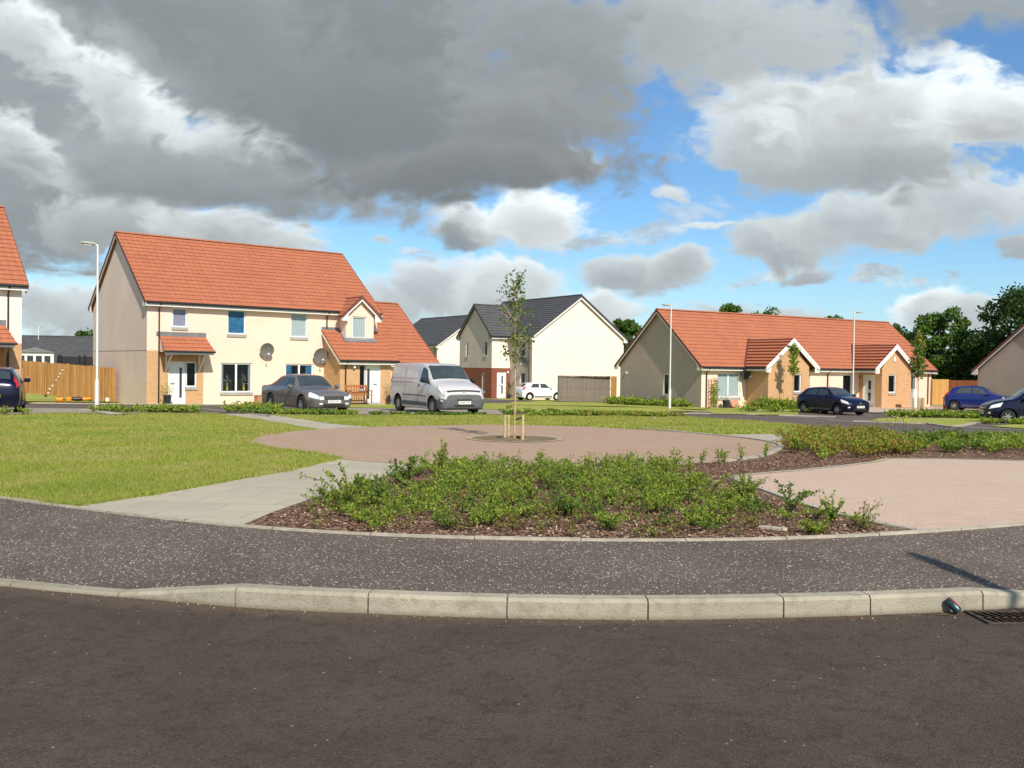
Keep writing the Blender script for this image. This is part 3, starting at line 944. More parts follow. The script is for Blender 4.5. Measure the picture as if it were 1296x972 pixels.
# mulched planting bed in front of and beside the circle
near_arc = [p for p in CIRCS if p[1] < 19.5 and p[0] > -1.25]
near_arc.sort(key=lambda p: math.atan2(p[1] - 19.3, p[0]))
BED = ecurve(-2.44, 3.74, 22, .05) + [(3.51, 9.06), (3.28, 9.74), (3.12, 10.7), (3.02, 11.8), (2.92, 12.6), (2.98, 13.15), (3.56, 13.61), (4.12, 14.0), (5.1, 14.81), (5.9, 15.6), (6.35, 16.25), (7.45, 16.3), (8.69, 16.15), (11, 16.1), (16, 16.6), (22, 18.0),
                                    (22, 23.5), (14, 21.9), (11.57, 21.6), (8.69, 21.7), (7.25, 21.65), (6.1, 21.0), (5.55, 20.0)] + near_arc[::-1] + [(-1.2, 13.9), (-1.44, 13.2), (-2.02, 11.23), (-2.16, 10.33), (-2.34, 9.35)]
# keep only the arc points in order from right to left
sheet('planting_bed', BED, -.002, M['mulch'], step=1.5)
PINK = ecurve(3.76, 13, 20, .05) + [(16, 16.3), (11, 15.9), (8.69, 15.98), (7.45, 16.12), (6.45, 16.1), (6.0, 15.45), (5.15, 14.68), (4.16, 13.88), (3.6, 13.48), (2.96, 13.02), (3.02, 12.6), (3.12, 11.8), (3.22, 10.7), (3.38, 9.74), (3.61, 9.06)]
sheet('paved_forecourt', PINK, .005, M['pink'])
# its dark and pale block border along the bed
bd = MB()
line = [(3.80, 8.70), (3.55, 9.06), (3.32, 9.74), (3.16, 10.7), (3.06, 11.8), (2.96, 12.6), (3.0, 13.08), (3.58, 13.54), (4.14, 13.93), (5.12, 14.74), (5.95, 15.52), (6.4, 16.16), (7.45, 16.2), (8.69, 16.05), (11, 15.98), (16, 16.4)]
for (x0, y0), (x1, y1) in zip(line[:-1], line[1:]):
    d = np.array([x1 - x0, y1 - y0]); L = np.linalg.norm(d); n = np.array([d[1], -d[0]]) / L
    a, b = np.array([x0, y0]), np.array([x1, y1])
    bd.face([(a[0], a[1], .181), (b[0], b[1], .181), (b[0] + n[0] * .09, b[1] + n[1] * .09, .181), (a[0] + n[0] * .09, a[1] + n[1] * .09, .181)])
    bd.face([(a[0], a[1], .15), (b[0], b[1], .15), (b[0], b[1], .181), (a[0], a[1], .181)])
o = bd.build('forecourt_edging', M['paleblock']); tag(o, kind='structure')

# courtyard roads behind the lawns
sheet('courtyard_road', [G(*p) for p in [(-250, 527), (0, 525.2), (60, 523.5), (130, 524.5), (300, 524), (450, 525.5), (600, 525), (760, 525.5), (840, 526.2), (900, 530), (1000, 536), (1060, 542), (1120, 548), (1296, 560), (1500, 572)]] +
      [(34, 30), (40, 45), (34, 54)] + [G(*p) for p in [(1210, 519), (1150, 518.5), (1040, 519.5), (940, 521), (860, 520.5), (780, 520), (700, 517)]] +
      [(4, 60), (1, 70), (-2, 74), (-7, 62), (-7, 50)] + [(-9, 47.0), (-19, 44.5), (-30, 42), (-45, 42)], .004, M['greyroad'])
sheet('pale_parking_bay', [G(*p) for p in [(-120, 526), (0, 524.6), (60, 523.2), (120, 522.5), (118, 517.8), (60, 517), (-120, 517)]], .012, M['greypath'])
sheet('pale_parking_bay', [G(*p) for p in [(440, 524.5), (640, 524.5), (660, 519.5), (640, 515.5), (440, 515.5)]], .012, M['greypath'])
# white flush kerb lines
def strip(name, pts, w, z, m):
    b = MB()
    for (x0, y0), (x1, y1) in zip(pts[:-1], pts[1:]):
        n_ = max(1, int(math.hypot(x1 - x0, y1 - y0) / 2))
        for k in range(n_):
            a = np.array([x0 + (x1 - x0) * k / n_, y0 + (y1 - y0) * k / n_]); c = np.array([x0 + (x1 - x0) * (k + 1) / n_, y0 + (y1 - y0) * (k + 1) / n_])
            d = c - a; n = np.array([-d[1], d[0]]) / max(1e-6, np.linalg.norm(d)) * w / 2
            za, zc = gz(*a) + z, gz(*c) + z
            q = [(a[0] - n[0], a[1] - n[1]), (c[0] - n[0], c[1] - n[1]), (c[0] + n[0], c[1] + n[1]), (a[0] + n[0], a[1] + n[1])]
            b.face([(q[0][0], q[0][1], za), (q[1][0], q[1][1], zc), (q[2][0], q[2][1], zc), (q[3][0], q[3][1], za)])
            for i_, j_ in ((0, 1), (3, 2)):
                b.face([(q[i_][0], q[i_][1], za - z - .01), (q[j_][0], q[j_][1], zc - z - .01), (q[j_][0], q[j_][1], zc), (q[i_][0], q[i_][1], za)])
    o_ = b.build(name, m); return tag(o_, kind='structure')


strip('kerb_line', [G(*p) for p in [(985, 527), (1040, 530.5), (1090, 535.5)]], .12, .02, M['edging'])
strip('kerb_line', [G(*p) for p in [(1080, 533.5), (1140, 535.8), (1175, 537), (1205, 541.5), (1296, 545.5), (1400, 549)]], .16, .05, M['edging'])
strip('kerb_line', [G(*p) for p in [(1205, 541), (1243, 534.3)]], .14, .05, M['edging'])
strip('kerb_line', [G(*p) for p in [(845, 524), (880, 523.3), (940, 524.6), (960, 526)]], .5, .03, M['edging'])
strip('kerb_line', [G(*p) for p in [(985, 526.0), (1035, 527.5), (1060, 528.5)]], .45, .04, M['edging'])
strip('kerb_line', [G(*p) for p in [(1095, 521.5), (1160, 520.5), (1200, 521)]], .5, .04, M['edging'])
strip('kerb_line', [(-45, 43.3), (-30, 43.3), (-19.5, 44.4), (-10.4, 46.6)], .12, .05, M['edging'])
strip('kerb_line', [G(*p) for p in [(100, 518.5), (125, 521), (150, 525.5)]], .4, .03, M['edging'])
strip('kerb_line', [G(*p) for p in [(250, 517.5), (300, 522), (340, 527)]], .12, .03, M['edging'])
# green verges on the courtyard
sheet('verge', [G(*p) for p in [(1100, 533), (1145, 535.5), (1178, 536.5), (1204, 540.5), (1243, 533.8), (1240, 530), (1150, 529.5), (1115, 530)]], .03, M['grass'])
sheet('verge', [G(*p) for p in [(1250, 540), (1296, 543.5), (1420, 549), (1420, 540), (1296, 536.5)]], .03, M['grass'])
sheet('verge', [G(*p) for p in [(640, 521), (700, 525), (760, 524.5), (838, 524), (850, 521.5), (880, 521), (850, 516.5), (760, 515.5), (700, 514), (640, 513.5)]], .03, M['grass'])
sheet('verge', [G(*p) for p in [(640, 513), (700, 513.6), (790, 515), (890, 519), (900, 516), (790, 510), (700, 509.5), (650, 509)]], .031, M['grass'])
sheet('verge', [G(*p) for p in [(436, 516.5), (505, 517), (545, 514), (512, 509), (440, 510)]], .03, M['grass'])
sheet('verge', [G(*p) for p in [(608, 518), (640, 519.5), (650, 516), (645, 511), (608, 511)]], .03, M['grass'])
sheet('verge', [G(*p) for p in [(900, 524.5), (985, 525.8), (1010, 526), (1010, 522), (900, 521.5)]], .03, M['grass'])
sheet('verge', [(-21.0, 47.3), (-31, 50.3), (-31, 55), (-20.3, 50)], .03, M['grass'])
sheet('doorstep_path', [G(*p) for p in [(1090, 521), (1160, 520), (1200, 520.5), (1240, 520), (1240, 514.5), (1180, 513.5), (1095, 515.5)]], .02, M['pink'])

# gully grating in the gutter, sunk in the road
gr = empty('drain_grating', (3.34, 6.29, 0), .03, 'black slotted drain grating in the gutter beside the dropped kerb', 'drain')
g1 = MB()
for x0, x1, y0, y1 in ((-.27, .27, -.2, -.172), (-.27, .27, .172, .2), (-.27, -.242, -.172, .172), (.242, .27, -.172, .172)):
    g1.box(x0, x1, y0, y1, .002, .014)
g1.build('frame', M['road'], gr)
g2 = MB()
for r_ in range(2):
    for k in range(7):
        x = -.235 + k * .062; y = -.155 + r_ * .165
        g2.face([(x, y + .15, .009), (x + .032, y + .15, .009), (x + .076, y, .009), (x + .040 + .004, y, .009)])
g2.build('slot', M['void'], gr)
g3 = MB().box(-.242, .242, -.172, .172, .001, .006)
g3.build('plate', M['road'], gr)
gr.scale = (.88, .8, 1)

# ================================================================== HOUSES
class House:
    def __init__(s, name, loc, th, label, cat, group=None):
        s.root = empty(name, loc, th, label, cat, group)

    def wall(s, p0, p1, zt, mats, openings=(), regions=(), gable=None, z0=-.4, name='wall', extra_s=(), extra_z=()):
        p0, p1 = Vector((*p0, 0)), Vector((*p1, 0))
        L = (p1 - p0).length; e = (p1 - p0) / L; n = Vector((e.y, -e.x, 0)); D = .10
        S = sorted(set([0, L] + [v for o in openings for v in o[:2]] + [v for r in regions for v in r[:2]] + list(extra_s)))
        Z = sorted(set([z0, zt] + [v for o in openings for v in o[2:4]] + [v for r in regions for v in r[2:4]] + list(extra_z)))
        S = [v for v in S if 0 <= v <= L]; Z = [v for v in Z if z0 <= v <= zt]
        b = MB(); P = lambda a, z, d=0: p0 + e * a + Vector((0, 0, z)) - n * d
        for a0, a1 in zip(S[:-1], S[1:]):
            for c0, c1 in zip(Z[:-1], Z[1:]):
                cx, cz = (a0 + a1) / 2, (c0 + c1) / 2
                if any(o[0] < cx < o[1] and o[2] < cz < o[3] for o in openings):
                    continue
                mi = 0
                for r in regions:
                    if r[0] < cx < r[1] and r[2] < cz < r[3]:
                        mi = r[4]
                b.face([P(a0, c0), P(a1, c0), P(a1, c1), P(a0, c1)], mi)
        for o in openings:
            a0, a1, c0, c1 = o[:4]; mi = 0
            for r in regions:
                if r[0] < (a0 + a1) / 2 < r[1] and r[2] < (c0 + c1) / 2 < r[3]:
                    mi = r[4]
            b.face([P(a0, c0), P(a0, c1), P(a0, c1, D), P(a0, c0, D)], mi); b.face([P(a1, c0), P(a1, c1), P(a1, c1, D), P(a1, c0, D)], mi)
            b.face([P(a0, c0), P(a1, c0), P(a1, c0, D), P(a0, c0, D)], mi); b.face([P(a0, c1), P(a1, c1), P(a1, c1, D), P(a0, c1, D)], mi)
        if gable:
            b.face([P(0, zt), P(L, zt), P(gable[0], gable[1])], gable[2] if len(gable) > 2 else 0)
        o_ = b.build(name, mats, s.root)
        return (p0, e, n)

    def poly(s, pts, m, name='wall'):
        b = MB(); b.face(pts); return b.build(name, m, s.root)

    def window(s, fr, a0, a1, z0, z1, lights=1, back='blind', sill=True, cover=1.0, drop=0.0, name='window', fw=.07):
        p0, e, n = fr
        def bx(b, x0, x1, c0, c1, d0, d1, mi=0):
            P = []
            for z in (c0, c1):
                for (x, d) in ((x0, d0), (x1, d0), (x1, d1), (x0, d1)):
                    P.append(p0 + e * x - n * d + Vector((0, 0, z)))
            i = len(b.v); b.v += [tuple(p) for p in P]
            for q in ((0, 3, 2, 1), (4, 5, 6, 7), (0, 1, 5, 4), (1, 2, 6, 5), (2, 3, 7, 6), (3, 0, 4, 7)):
                b.f.append(tuple(i + k for k in q)); b.mi.append(mi)
        f = MB(); w = fw
        bx(f, a0, a1, z0, z0 + w, .055, .11); bx(f, a0, a1, z1 - w, z1, .055, .11)
        bx(f, a0, a0 + w, z0 + w, z1 - w, .055, .11); bx(f, a1 - w, a1, z0 + w, z1 - w, .055, .11)
        for k in range(1, lights):
            c = a0 + (a1 - a0) * k / lights
            bx(f, c - w * .7, c + w * .7, z0 + w, z1 - w, .055, .11)
        fo = f.build(name, M['white'], s.root)
        g = MB(); bx(g, a0 + w, a1 - w, z0 + w, z1 - w, .078, .086)
        for k in range(1):
            pass
        g.build('pane', M['glass'], fo)
        if back:
            zb = z0 + w + (z1 - z0 - 2 * w) * drop
            h = (a1 - a0) * cover / 2
            for (q0, q1) in ([(a0 + .02, a1 - .02)] if cover >= 1 else [(a0 + .02, a0 + h), (a1 - h, a1 - .02)]):
                c = MB(); bx(c, q0, q1, zb, z1 - .02, .112, .118); c.build('curtain', M[back], fo)
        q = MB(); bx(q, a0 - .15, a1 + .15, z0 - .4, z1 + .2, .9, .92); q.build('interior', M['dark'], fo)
        if sill:
            q = MB(); bx(q, a0 - .03, a1 + .03, z0 - .14, z0, -.055, .06); q.build('sill', M['sill'], fo)
        return fo

    def door(s, fr, a0, a1, z1, slot=(.62, .78, .35, 1.75), handle=.15, panes=None, z0=0.0):
        p0, e, n = fr
        def bx(b, x0, x1, c0, c1, d0, d1):
            P = []
            for z in (c0, c1):
                for (x, d) in ((x0, d0), (x1, d0), (x1, d1), (x0, d1)):
                    P.append(p0 + e * x - n * d + Vector((0, 0, z)))
            i = len(b.v); b.v += [tuple(p) for p in P]
            for q in ((0, 3, 2, 1), (4, 5, 6, 7), (0, 1, 5, 4), (1, 2, 6, 5), (2, 3, 7, 6), (3, 0, 4, 7)):
                b.f.append(tuple(i + k for k in q)); b.mi.append(0)
        W = a1 - a0
        b = MB(); bx(b, a0, a1, z0, z1, .07, .12)
        for x0, x1, c0, c1 in ((a0, a0 + .06, z0, z1), (a1 - .06, a1, z0, z1), (a0 + .06, a1 - .06, z1 - .06, z1)):
            bx(b, x0, x1, c0, c1, .04, .068)
        d = b.build('door', M['white'], s.root)
        for (u0, u1, v0, v1) in (panes or [slot]):
            g = MB(); bx(g, a0 + u0 * W, a0 + u1 * W, z0 + v0, z0 + v1, .062, .069); g.build('door_glass', M['darkglass'], d)
        h = MB(); bx(h, a0 + handle * W, a0 + handle * W + .22, z0 + .98, z0 + 1.03, .045, .068); h.build('letterbox', M['lead'], d)
        h = MB(); bx(h, a0 - .05, a1 + .05, z0 - .12, z0, -.18, .12); h.build('doorstep', M['sill'], d)
        return d

    def slope(s, e0, e1, r1, r0, m, name='roof', gauge=.34, h=.037, under=.07, parent=None):
        e0, e1, r0, r1 = map(Vector, (e0, e1, r0, r1))
        ln = ((r0 + r1) / 2 - (e0 + e1) / 2).length
        nrm = (e1 - e0).cross(r0 - e0 if (r0 - e0).length > (r1 - e1).length else r1 - e1).normalized()
        if nrm.z < 0: nrm = -nrm
        N = max(2, round(ln / gauge)); b = MB()
        tri0 = (r0 - r1).length < 1e-3
        for k in range(N):
            t0, t1 = k / N, (k + 1) / N
            a0 = e0.lerp(r0, t0); a1 = e1.lerp(r1, t0); b0 = e0.lerp(r0, t1); b1 = e1.lerp(r1, t1)
            if (a0 - a1).length < .02:
                continue
            hi = nrm * h; lo = nrm * .004
            b.face([a0 + hi, a1 + hi, b1 + lo, b0 + lo] if (b0 - b1).length > 1e-3 else [a0 + hi, a1 + hi, b1 + lo])
            b.face([a0, a1, a1 + hi, a0 + hi])
        un = -nrm * under
        b.face([e0 + un, e1 + un, r1 + un, r0 + un] if not tri0 else [e0 + un, e1 + un, r1 + un])
        b.face([e0 + un, e1 + un, e1 + nrm * h, e0 + nrm * h])
        b.face([e0 + un, r0 + un, r0, e0]); b.face([e1 + un, r1 + un, r1, e1])
        return b.build(name, m, parent or s.root)

    def ridge(s, a, b_, m, r=.11, parent=None):
        a, b_ = Vector(a), Vector(b_); L = (b_ - a).length; n = max(1, int(L / .45)); b = MB()
        d = (b_ - a) / L; side = Vector((-d.y, d.x, 0)).normalized()
        for k in range(n):
            p, q = a + d * (L * k / n), a + d * (L * (k + 1) / n - .012)
            prev = None
            for j in range(7):
                t = math.pi * (j / 6) ; o_ = side * math.cos(t) * r + Vector((0, 0, math.sin(t) * r * .75 - .03))
                if prev is not None:
                    b.face([p + prev, q + prev, q + o_, p + o_])
                prev = o_
            b.face([p + side * math.cos(math.pi * j / 6) * r + Vector((0, 0, math.sin(math.pi * j / 6) * r * .75 - .03)) for j in range(7)])
        return b.build('ridge_tiles', m, parent or s.root)

    def barge(s, e0, r, e1, out, m='fascia', dk='verge', depth=.2, box_end=True):
        """white board with a dark verge line above it, along both rakes of a gable; out = unit vector out of the gable"""
        e0, r, e1, out = Vector(e0), Vector(r), Vector(e1), Vector(out)
        b = MB(); c = MB(); dz = Vector((0, 0, depth)); up = Vector((0, 0, .06))
        for a in (e0, e1):
            b.prism([a - dz * .35 - Vector((0, 0, .07)), r - dz * .35 - Vector((0, 0, .07)), r - dz - Vector((0, 0, .10)), a - dz - Vector((0, 0, .10))], -out * .03)
            c.prism([a + up * .8, r + up * .8, r - dz * .4 - Vector((0, 0, .085)), a - dz * .4 - Vector((0, 0, .085))], out * .02)
        if box_end:
            for a, q in ((e0, r), (e1, r)):
                d = (q - a); d.z = 0; d.normalize()
                k = abs((r.z - a.z)) / max(.01, math.hypot((r - a).x, (r - a).y))
                b.prism([a - Vector((0, 0, .10)), a + d * .42 + Vector((0, 0, .42 * k - .10 - depth * .9)), a + d * .42 - Vector((0, 0, depth + .10)), a - Vector((0, 0, depth + .10))], -out * .035)
        b.build('bargeboard', M[m], s.root); c.build('verge', M[dk], s.root)

    def eaves(s, a, b_, outn, gut='black', face='fascia', wallgap=.3):
        """fascia, soffit and gutter along an eaves line"""
        a, b_, n = Vector(a), Vector(b_), Vector(outn)
        f = MB(); z = Vector((0, 0, 1))
        f.prism([a - z * .05, b_ - z * .05, b_ - z * .22, a - z * .22], -n * .02)
        f.build('fascia', M[face], s.root)
        q = MB(); q.prism([a - z * .20 - n * .02, b_ - z * .20 - n * .02, b_ - z * .20 - n * wallgap, a - z * .20 - n * wallgap], z * .015)
        q.build('soffit', M[face], s.root)
        g = MB(); g.tube([a + n * .055 - z * .045, b_ + n * .055 - z * .045], .058, 8); g.build('gutter', M[gut], s.root)

    def pipe(s, x, y, z1, z0=0.0, off=.3, m='black', n=(0, -1, 0)):
        n = Vector(n); p = Vector((x, y, 0))
        MB().tube([p + n * (off + .05) + Vector((0, 0, z1 + .02)), p + n * (off + .03) + Vector((0, 0, z1 - .08)), p + n * .07 + Vector((0, 0, z1 - .34)), p + n * .07 + Vector((0, 0, z0))], .036, 8).build('downpipe', M[m], s.root)


def dish(loc, rz, label, dark=False, r=.36, az=0.0):
    t = empty('satellite_dish', loc, rz, label, 'satellite dish', 'satellite dishes on the house walls')
    m = M['dishdark'] if dark else M['dish']
    tilt = Matrix.Rotation(R(20), 3, 'X')
    b = MB(); i0 = 0; prof = [(0, .0), (r * .4, -.012), (r * .75, -.045), (r, -.085), (r, -.095), (r * .75, -.055), (0, .012)]
    b.lathe([(a, h) for a, h in prof], axis='Y', n=28)
    rot = Matrix.Rotation(az, 3, 'Z') @ tilt
    b.v = [tuple(rot @ Vector((v[0], v[1] + .0, v[2] * 1.08)) + Vector((0, -.28, 0))) for v in b.v]
    b.build('reflector', m, t, smooth=True)
    a = MB(); p0 = rot @ Vector((0, -.05, -r)) + Vector((0, -.28, 0)); p1 = rot @ Vector((0, -.42, -.12)) + Vector((0, -.28, 0))
    a.tube([p0, p1], .014, 6); a.build('arm', M['dish'], t)
    l = MB(); l.tube([p1 + Vector((0, .03, .0)), p1 + Vector((0, -.09, .03))], [.03, .045], 8); l.build('receiver', M['white'], t)
    q = MB().tube([(0, 0, -.05), (0, -.18, -.08), (0, -.28, 0)], .02, 6); q.box(-.07, .07, -.015, 0, -.16, .05); q.build('bracket', M['lead'], t)
    return t


def local(loc, th, x, y, z=0):
    c, s_ = math.cos(th), math.sin(th)
    return (loc[0] + x * c - y * s_, loc[1] + x * s_ + y * c, loc[2] + z)


# ---------------------------------------------------------------- two-storey semi on the left
T1 = R(39.46); O1 = (-17.765, 46.157, -.37)
K1 = 3.775 / 4.725     # roof slope
h1 = House('semi_detached_house', O1, T1, 'cream two-storey house with terracotta roof, door canopy and a dormer over its right-hand porch', 'house')
D1 = 8.85; HE = 5.0; RY = 4.425; RZ = HE + K1 * (RY + .3)
zeave = lambda y, z0=5.0, y0=-.3: z0 + K1 * (y - y0)
wz = zeave(0) - .14
xr = 12.95
fr = h1.wall((0, 0), (xr, 0), wz, [M['cream'], M['brick']],
             openings=[(1.22, 1.98, 3.80, 4.76), (4.06, 5.05, 3.55, 4.80), (7.58, 8.57, 3.50, 4.80), (3.71, 5.43, .55, 2.07), (7.29, 8.95, .9, 2.07),
                       (1.05, 1.93, 0, 2.1), (1.93, 2.48, .83, 2.1)],
             regions=[(0, 2.82, -.4, 2.62, 1)])
h1.window(fr, 1.22, 1.98, 3.80, 4.76, 1, 'lilac')
h1.window(fr, 4.06, 5.05, 3.55, 4.80, 1, 'blueblind')
h1.window(fr, 7.58, 8.57, 3.50, 4.80, 1, 'blind')
wv = h1.window(fr, 3.71, 5.43, .55, 2.07, 2, 'curtain', cover=.22)
h1.window(fr, 7.29, 8.95, .9, 2.07, 2, 'blueblind', cover=.5)
h1.window(fr, 1.93, 2.48, .83, 2.1, 1, None)
h1.door(fr, 1.05, 1.93, 2.1, slot=(.66, .80, .3, 1.8), handle=.14)
frg = h1.wall((0, D1), (0, 0), wz, [M['buffgable']], gable=(D1 - RY, zeave(RY) - .10), extra_z=(2.62,))
MB().box(-.006, -.001, 0.02, D1, 2.61, 2.632).build('joint_trim', M['lead'], h1.root)
h1.wall((xr, 0), (xr, D1), wz, [M['buffgable']], gable=(RY, zeave(RY) - .10))
h1.wall((xr, D1), (0, D1), wz, [M['cream']])
vo = .18
h1.slope((-vo, -.3, HE), (xr + vo, -.3, HE), (xr + vo, RY, RZ), (-vo, RY, RZ), M['tileX'])
h1.slope((xr + vo, D1 + .3, HE), (-vo, D1 + .3, HE), (-vo, RY, RZ), (xr + vo, RY, RZ), M['tileX'])
h1.ridge((-vo, RY, RZ + .03), (xr + vo, RY, RZ + .03), M['tileX'])
h1.barge((-vo, -.3, HE), (-vo, RY, RZ), (-vo, D1 + .3, HE), (-1, 0, 0), depth=.13)
h1.barge((xr + vo, -.3, HE), (xr + vo, RY, RZ), (xr + vo, D1 + .3, HE), (1, 0, 0))
h1.eaves((-vo + .05, -.3, HE), (10.35, -.3, HE), (0, -1, 0))
h1.eaves((-vo + .05, D1 + .3, HE), (xr, D1 + .3, HE), (0, 1, 0))
h1.pipe(.57, 0, HE - .03)
h1.pipe(9.72, 0, HE - .03, 4.05)
# door canopy: little lean-to roof on timber brackets
h1.slope((.50, -1.0, 2.60), (3.02, -1.0, 2.60), (2.90, 0, 3.34), (.62, 0, 3.34), M['tileX'], name='canopy_roof')
MB().prism([(.52, -.98, 2.56), (.60, -.02, 3.25), (.60, -.02, 2.56)], (.03, 0, 0)).build('canopy_cheek', M['whitish'], h1.root)
MB().prism([(2.96, -.98, 2.56), (2.88, -.02, 3.25), (2.88, -.02, 2.56)], (-.03, 0, 0)).build('canopy_cheek', M['whitish'], h1.root)
MB().box(.54, 2.98, -.97, -.95, 2.44, 2.58).build('canopy_fascia', M['fascia'], h1.root)
MB().tube([(.5, -1.06, 2.58), (3.02, -1.06, 2.58)], .05, 8).build('canopy_gutter', M['black'], h1.root)
MB().box(.45, 2.95, -.012, -.001, 3.33, 3.56).build('canopy_flashing', M['lead'], h1.root)
for x in (.92, 2.58):
    b = MB(); b.box(x - .04, x + .04, -.86, -.003, 2.38, 2.46); b.box(x - .04, x + .04, -.08, -.003, 1.62, 2.38)
    b.prism([(x - .035, -.80, 2.37), (x - .035, -.70, 2.37), (x - .035, -.081, 1.80), (x - .035, -.081, 1.66)], (.07, 0, 0))
    b.build('canopy_bracket', M['whitish'], h1.root)
# right-hand porch with catslide roof
PX0, PX1, PY = 9.58, 12.80, -1.8
pz = lambda y: 2.30 + K1 * (y + 2.1)
frp = h1.wall((PX0, PY), (PX1, PY), 2.42, [M['brick']], openings=[(10.80 - PX0, 11.15 - PX0, .72, 2.06), (11.17 - PX0, 12.13 - PX0, 0, 2.1)])
h1.door(frp, 11.17 - PX0, 12.13 - PX0, 2.1, slot=(.14, .30, .2, 1.85), handle=.55)
h1.window(frp, 10.80 - PX0, 11.15 - PX0, .72, 2.06, 1, None, fw=.035)
h1.poly([(PX0, 0, -.4), (PX0, PY, -.4), (PX0, PY, pz(PY) - .1), (PX0, -.002, pz(0) - .1)], M['brick'])
h1.poly([(PX1, 0, -.4), (PX1, PY, -.4), (PX1, PY, pz(PY) - .1), (PX1, -.002, pz(0) - .1)], M['brick'])
h1.slope((9.40, -2.1, 2.30), (13.12, -2.1, 2.30), (13.12, -.02, pz(-.02)), (9.40, -.02, pz(-.02)), M['tileX'], name='porch_roof')
h1.eaves((9.40, -2.1, 2.30), (13.12, -2.1, 2.30), (0, -1, 0))
MB().prism([(9.40, -2.1, 2.24), (9.40, -.02, pz(-.02) - .06), (9.40, -.02, pz(-.02) - .24), (9.40, -2.1, 2.06)], (.03, 0, 0)).build('bargeboard', M['fascia'], h1.root)
MB().box(9.42, 10.72, -.02, -.004, pz(0) - .02, pz(0) + .14).build('flashing', M['lead'], h1.root)
h1.pipe(9.90, PY, 2.27)
# dormer
DX0, DX1, DY = 10.52, 12.28, -.74
dz0 = pz(DY) + .0
frd = h1.wall((DX0, DY), (DX1, DY), 4.86, [M['cream']], openings=[(.40, 1.30, 3.52, 4.74)], z0=3.30, gable=((DX1 - DX0) / 2, 4.86 + .93))
h1.window(frd, .40, 1.30, 3.52, 4.74, 1, 'blind')
h1.poly([(DX0, DY, 3.3), (DX0, DY, 4.86), (DX0, .25, 4.86), (DX0, -.02, 4.0)], M['whitish'])
h1.poly([(DX1, DY, 3.3), (DX1, DY, 4.86), (DX1, .25, 4.86), (DX1, -.02, 4.0)], M['whitish'])
mx_ = (DX0 + DX1) / 2; ez = 4.72; rz_ = 5.84; ex = 1.27
yb = -.3 + (ez - HE) / K1; yr = -.3 + (rz_ - HE) / K1
h1.slope((mx_ - ex, DY - .22, ez), (mx_ - ex, yb + .1, ez), (mx_, yr + .05, rz_), (mx_, DY - .22, rz_), M['tileY'], name='dormer_roof', h=.03)
h1.slope((mx_ + ex, yb + .1, ez), (mx_ + ex, DY - .22, ez), (mx_, DY - .22, rz_), (mx_, yr + .05, rz_), M['tileY'], name='dormer_roof', h=.03)
h1.ridge((mx_, DY - .2, rz_ + .02), (mx_, yr, rz_ + .02), M['tileY'], .09)
h1.barge((mx_ - ex, DY - .22, ez + .02), (mx_, DY - .22, rz_ + .02), (mx_ + ex, DY - .22, ez + .02), (0, -1, 0), depth=.17)
MB().tube([(mx_ - ex - .05, DY - .2, ez - .03), (mx_ - ex - .05, yb, ez - .03)], .045, 6).build('dormer_gutter', M['black'], h1.root)
MB().tube([(mx_ + ex + .05, DY - .2, ez - .03), (mx_ + ex + .05, 0, ez - .03)], .045, 6).build('dormer_gutter', M['black'], h1.root)
MB().prism([(DX0 - .16, DY - .13, pz(DY - .13) + .045), (DX1 + .16, DY - .13, pz(DY - .13) + .045), (DX1 + .16, DY - .003, pz(DY) + .16), (DX0 - .16, DY - .003, pz(DY) + .16)], (0, 0, .012)).build('dormer_flashing', M['lead'], h1.root)
MB().prism([(DX0 - .12, DY, pz(DY) + .05), (DX0 - .003, DY, pz(DY) + .06), (DX0 - .003, -.02, pz(0) + .06), (DX0 - .12, -.02, pz(0) + .05)], (0, 0, .012)).build('dormer_flashing', M['lead'], h1.root)
# lower wing on the right
WX = 16.95
wzr = 2.20 + K1 * (RY + .3)
h1.wall((xr + .01, 0), (WX, 0), 2.20 + K1 * .3 - .12, [M['cream']], openings=[(1.6, 3.0, .9, 1.98)])
h1.wall((WX, 0), (WX, D1), 2.20 + K1 * .3 - .12, [M['buffgable']], gable=(RY, wzr - .1))
h1.slope((xr + vo + .01, -.3, 2.20), (WX + vo, -.3, 2.20), (WX + vo, RY, wzr), (xr + vo + .01, RY, wzr), M['tileX'], name='wing_roof')
h1.slope((WX + vo, D1 + .3, 2.2), (xr + vo, D1 + .3, 2.2), (xr + vo, RY, wzr), (WX + vo, RY, wzr), M['tileX'], name='wing_roof')
h1.ridge((xr + vo, RY, wzr + .03), (WX + vo, RY, wzr + .03), M['tileX'])
h1.eaves((xr + vo, -.3, 2.20), (WX + vo, -.3, 2.20), (0, -1, 0))
h1.barge((WX + vo, -.3, 2.2), (WX + vo, RY, wzr), (WX + vo, D1 + .3, 2.2), (1, 0, 0))
# security lamp by the porch door, vent tile
MB().box(10.34, 10.46, PY - .12, PY - .003, 2.02, 2.10).lathe([(.03, 0), (.07, .03), (.055, .14), (.0, .16)], (10.40, PY - .13, 1.86), n=10).build('wall_lantern', M['white'], h1.root)
MB().box(13.5, 13.75, .55, .80, 2.2 + K1 * .85, 2.2 + K1 * .85 + .28).build('vent_tile', M['vergegrey'], h1.root)

dish(local(O1, T1, 6.1, -.003, 2.80), T1, 'grey satellite dish between the two pairs of ground floor windows', az=-.25)
dish(local(O1, T1, 9.25, -.003, 2.55), T1, 'largest grey satellite dish, in the corner left of the brick porch', r=.42, az=-.25)

